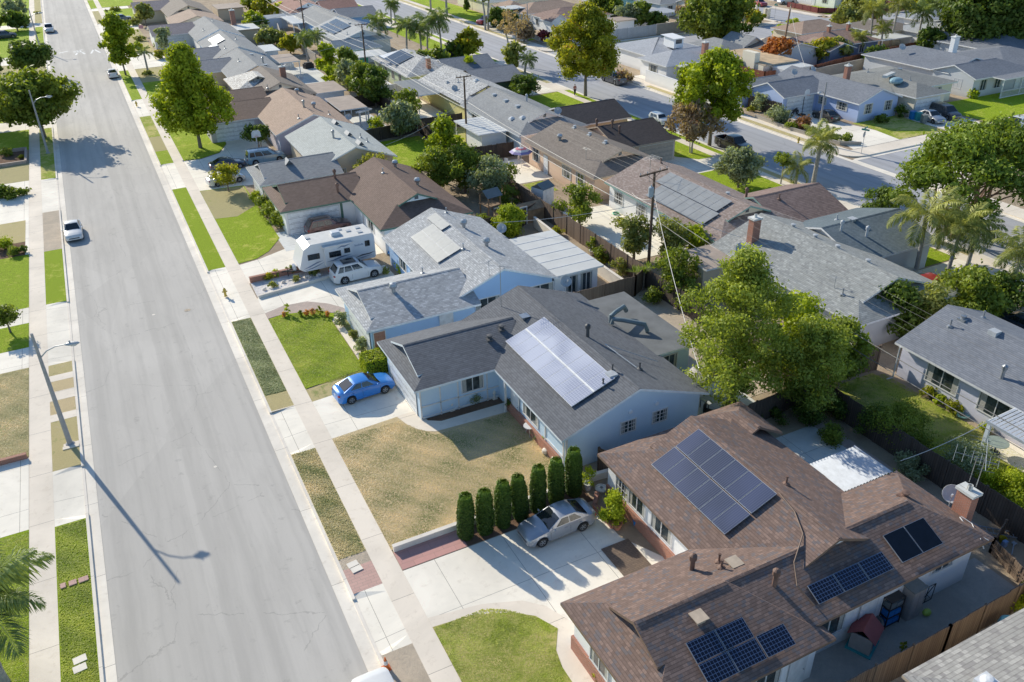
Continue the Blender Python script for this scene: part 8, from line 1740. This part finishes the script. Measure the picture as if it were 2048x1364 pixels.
# ------------------------------------------------------------------ walking person (skin modifier figure)
def person(label,x,y,rz,H=1.72):
    root=empty('person',(x,y,.02),R(rz),label,'person')
    V={'pel': (0,0,.95,.135,.10),'waist': (0,.01,1.08,.125,.09),'chest': (0,.0,1.3,.155,.105),'neckb': (0,.0,1.44,.09,.07),'neck': (0,.015,1.5,.05,.05),'headb': (0,.03,1.57,.07,.08),'head': (0,.03,1.65,.075,.09),'headt': (0,.025,1.71,.05,.06),
      'shL': (.17,0,1.4,.055,.055),'elL': (.23,-.06,1.14,.042,.042),'wrL': (.24,.04,.93,.03,.03),'haL': (.24,.06,.86,.035,.022),'shR': (-.17,0,1.4,.055,.055),'elR': (-.23,.03,1.13,.042,.042),'wrR': (-.22,.17,.96,.03,.03),'haR': (-.22,.21,.90,.035,.022),
      'hpL': (.09,0,.9,.095,.095),'knL': (.10,.12,.50,.06,.06),'anL': (.10,.08,.09,.042,.042),'toL': (.10,.22,.045,.04,.03),'hpR': (-.09,0,.9,.095,.095),'knR': (-.10,.02,.5,.06,.06),'anR': (-.10,-.22,.14,.042,.042),'toR': (-.10,-.10,.05,.04,.03)}
    E_=[('pel','waist'),('waist','chest'),('chest','neckb'),('neckb','neck'),('neck','headb'),('headb','head'),('head','headt'),('neckb','shL'),('shL','elL'),('elL','wrL'),('wrL','haL'),('neckb','shR'),('shR','elR'),('elR','wrR'),('wrR','haR'),('pel','hpL'),('hpL','knL'),('knL','anL'),('anL','toL'),('pel','hpR'),('hpR','knR'),('knR','anR'),('anR','toR')]
    def skin(name,keys,mat,grow=0,edges=None):
        ed=[(a,b) for a,b in E_ if a in keys and b in keys];me=bpy.data.meshes.new(name);me.from_pydata([V[k][:3] for k in keys],[(keys.index(a),keys.index(b)) for a,b in ed],[]);me.materials.append(mat)
        o=bpy.data.objects.new(name,me);C.objects.link(o);o.parent=root;md=o.modifiers.new('skin','SKIN');md.use_smooth_shade=True;lay=me.skin_vertices[0].data if me.skin_vertices else None
        if lay is None: me.skin_vertices  # created by the modifier
        bm=bmesh.new();bm.from_mesh(me);ly=bm.verts.layers.skin.verify();bm.verts.ensure_lookup_table()
        for i,k in enumerate(keys): bm.verts[i][ly].radius=(V[k][3]+grow,V[k][4]+grow);bm.verts[i][ly].use_root=(i==0)
        bm.to_mesh(me);bm.free();o.modifiers.new('sub','SUBSURF').levels=1;o.modifiers['sub'].render_levels=2;return o
    M_skin=plain('skin',(.45,.27,.2),.6);keys=list(V)
    skin('body',keys,M_skin)
    skin('top',['pel','waist','chest','neckb','shL','elL','shR','elR'],plain('pink_shirt',(.50,.18,.18),.8),.022);skin('trousers',['pel','hpL','knL','anL','hpR','knR','anR'],plain('dark_trousers',(.02,.02,.03),.8),.018)
    m=MB();m.sphere((0,.0,1.68),.085,.1,.09,12,8);m.build('hair',plain('hair_brown',(.12,.08,.05),.7),root,smooth=True)
    m=MB();m.sphere((0,.115,1.62),.014,.02,.018,8,5);m.build('nose',M_skin,root,smooth=True)
    for a in (-.03,.03): m=MB();m.sphere((a,.105,1.645),.011,.008,.008,6,4);m.build('eye',M_plastic,root)
    for sx,kx in ((1,'haL'),(-1,'haR')):
        hx,hy,hz=V[kx][:3];m=MB()
        for f in range(4): m.tube([(hx+(f - 1.5)*.014,hy+.005,hz - .02),(hx+(f - 1.5)*.015,hy+.015,hz - .06),(hx+(f - 1.5)*.014,hy+.03,hz - .085+.006*abs(f - 1.4))],[.0085,.008,.006],6)
        m.tube([(hx - sx*.02,hy+.015,hz+.01),(hx - sx*.035,hy+.035,hz - .03)],[.009,.007],6);m.build('hand',M_skin,root,smooth=True)
    for a,b,c_ in ((.10,.16,.035),(-.10,-.15,.06)): m=MB();m.sphere((a,b,c_+.01),.05,.13,.045,10,6);m.build('shoe',M_frame,root,smooth=True)
    return root
person('person in a pink top and dark trousers walking on the side road pavement',63.3,106.4,175).scale=(.95,.95,.95)
# ------------------------------------------------------------------ light and camera
w=bpy.data.worlds.new('World');sc.world=w;w.use_nodes=True;nt=w.node_tree
bg=nt.nodes['Background'];sky=nt.nodes.new('ShaderNodeTexSky');sky.sky_type = 'NISHITA';sky.sun_disc=False
EL,AZ=26.9,-16.2
sky.sun_elevation=R(EL);sky.sun_rotation=R(AZ);sky.air_density=1.0;sky.dust_density=.4;sky.ozone_density=2.5
hs=nt.nodes.new('ShaderNodeHueSaturation');hs.inputs['Saturation'].default_value=1.1;nt.links.new(sky.outputs[0],hs.inputs['Color']);nt.links.new(hs.outputs[0],bg.inputs[0]);bg.inputs[1].default_value=.148
sl=bpy.data.lights.new('sun','SUN');sl.energy=5.0;sl.angle=R(.53);sl.color=(1.0,.93,.78)
so=bpy.data.objects.new('sun',sl);C.objects.link(so)
d=Vector((-math.sin(R(AZ))*math.cos(R(EL)),-math.cos(R(AZ))*math.cos(R(EL)),-math.sin(R(EL))))
so.rotation_euler=d.to_track_quat('-Z','Y').to_euler();so.location=(0,0,80)
cam=bpy.data.cameras.new('camera');co=bpy.data.objects.new('camera',cam);C.objects.link(co)
fpx,pit,yaw,roll=1668.4,.522774,.455952,.0226912
cam.sensor_width=36;cam.lens=36*fpx/2048;cam.clip_start=.5;cam.clip_end=6000
fw=Vector((math.sin(yaw)*math.cos(pit),math.cos(yaw)*math.cos(pit),-math.sin(pit)))
rt=Vector((math.cos(yaw),-math.sin(yaw),0));dn=fw.cross(rt)
r2=rt*math.cos(roll)+dn*math.sin(roll);d2=-rt*math.sin(roll)+dn*math.cos(roll)
co.matrix_world=Matrix(((r2.x,-d2.x,-fw.x,0),(r2.y,-d2.y,-fw.y,0),(r2.z,-d2.z,-fw.z,30),(0,0,0,1)))
sc.camera=co
sc.view_settings.view_transform = 'Standard';sc.view_settings.look = 'None';sc.view_settings.exposure=0;sc.view_settings.gamma=1
sc.cycles.max_bounces=6;sc.cycles.diffuse_bounces=3;sc.cycles.glossy_bounces=3;sc.cycles.transmission_bounces=3
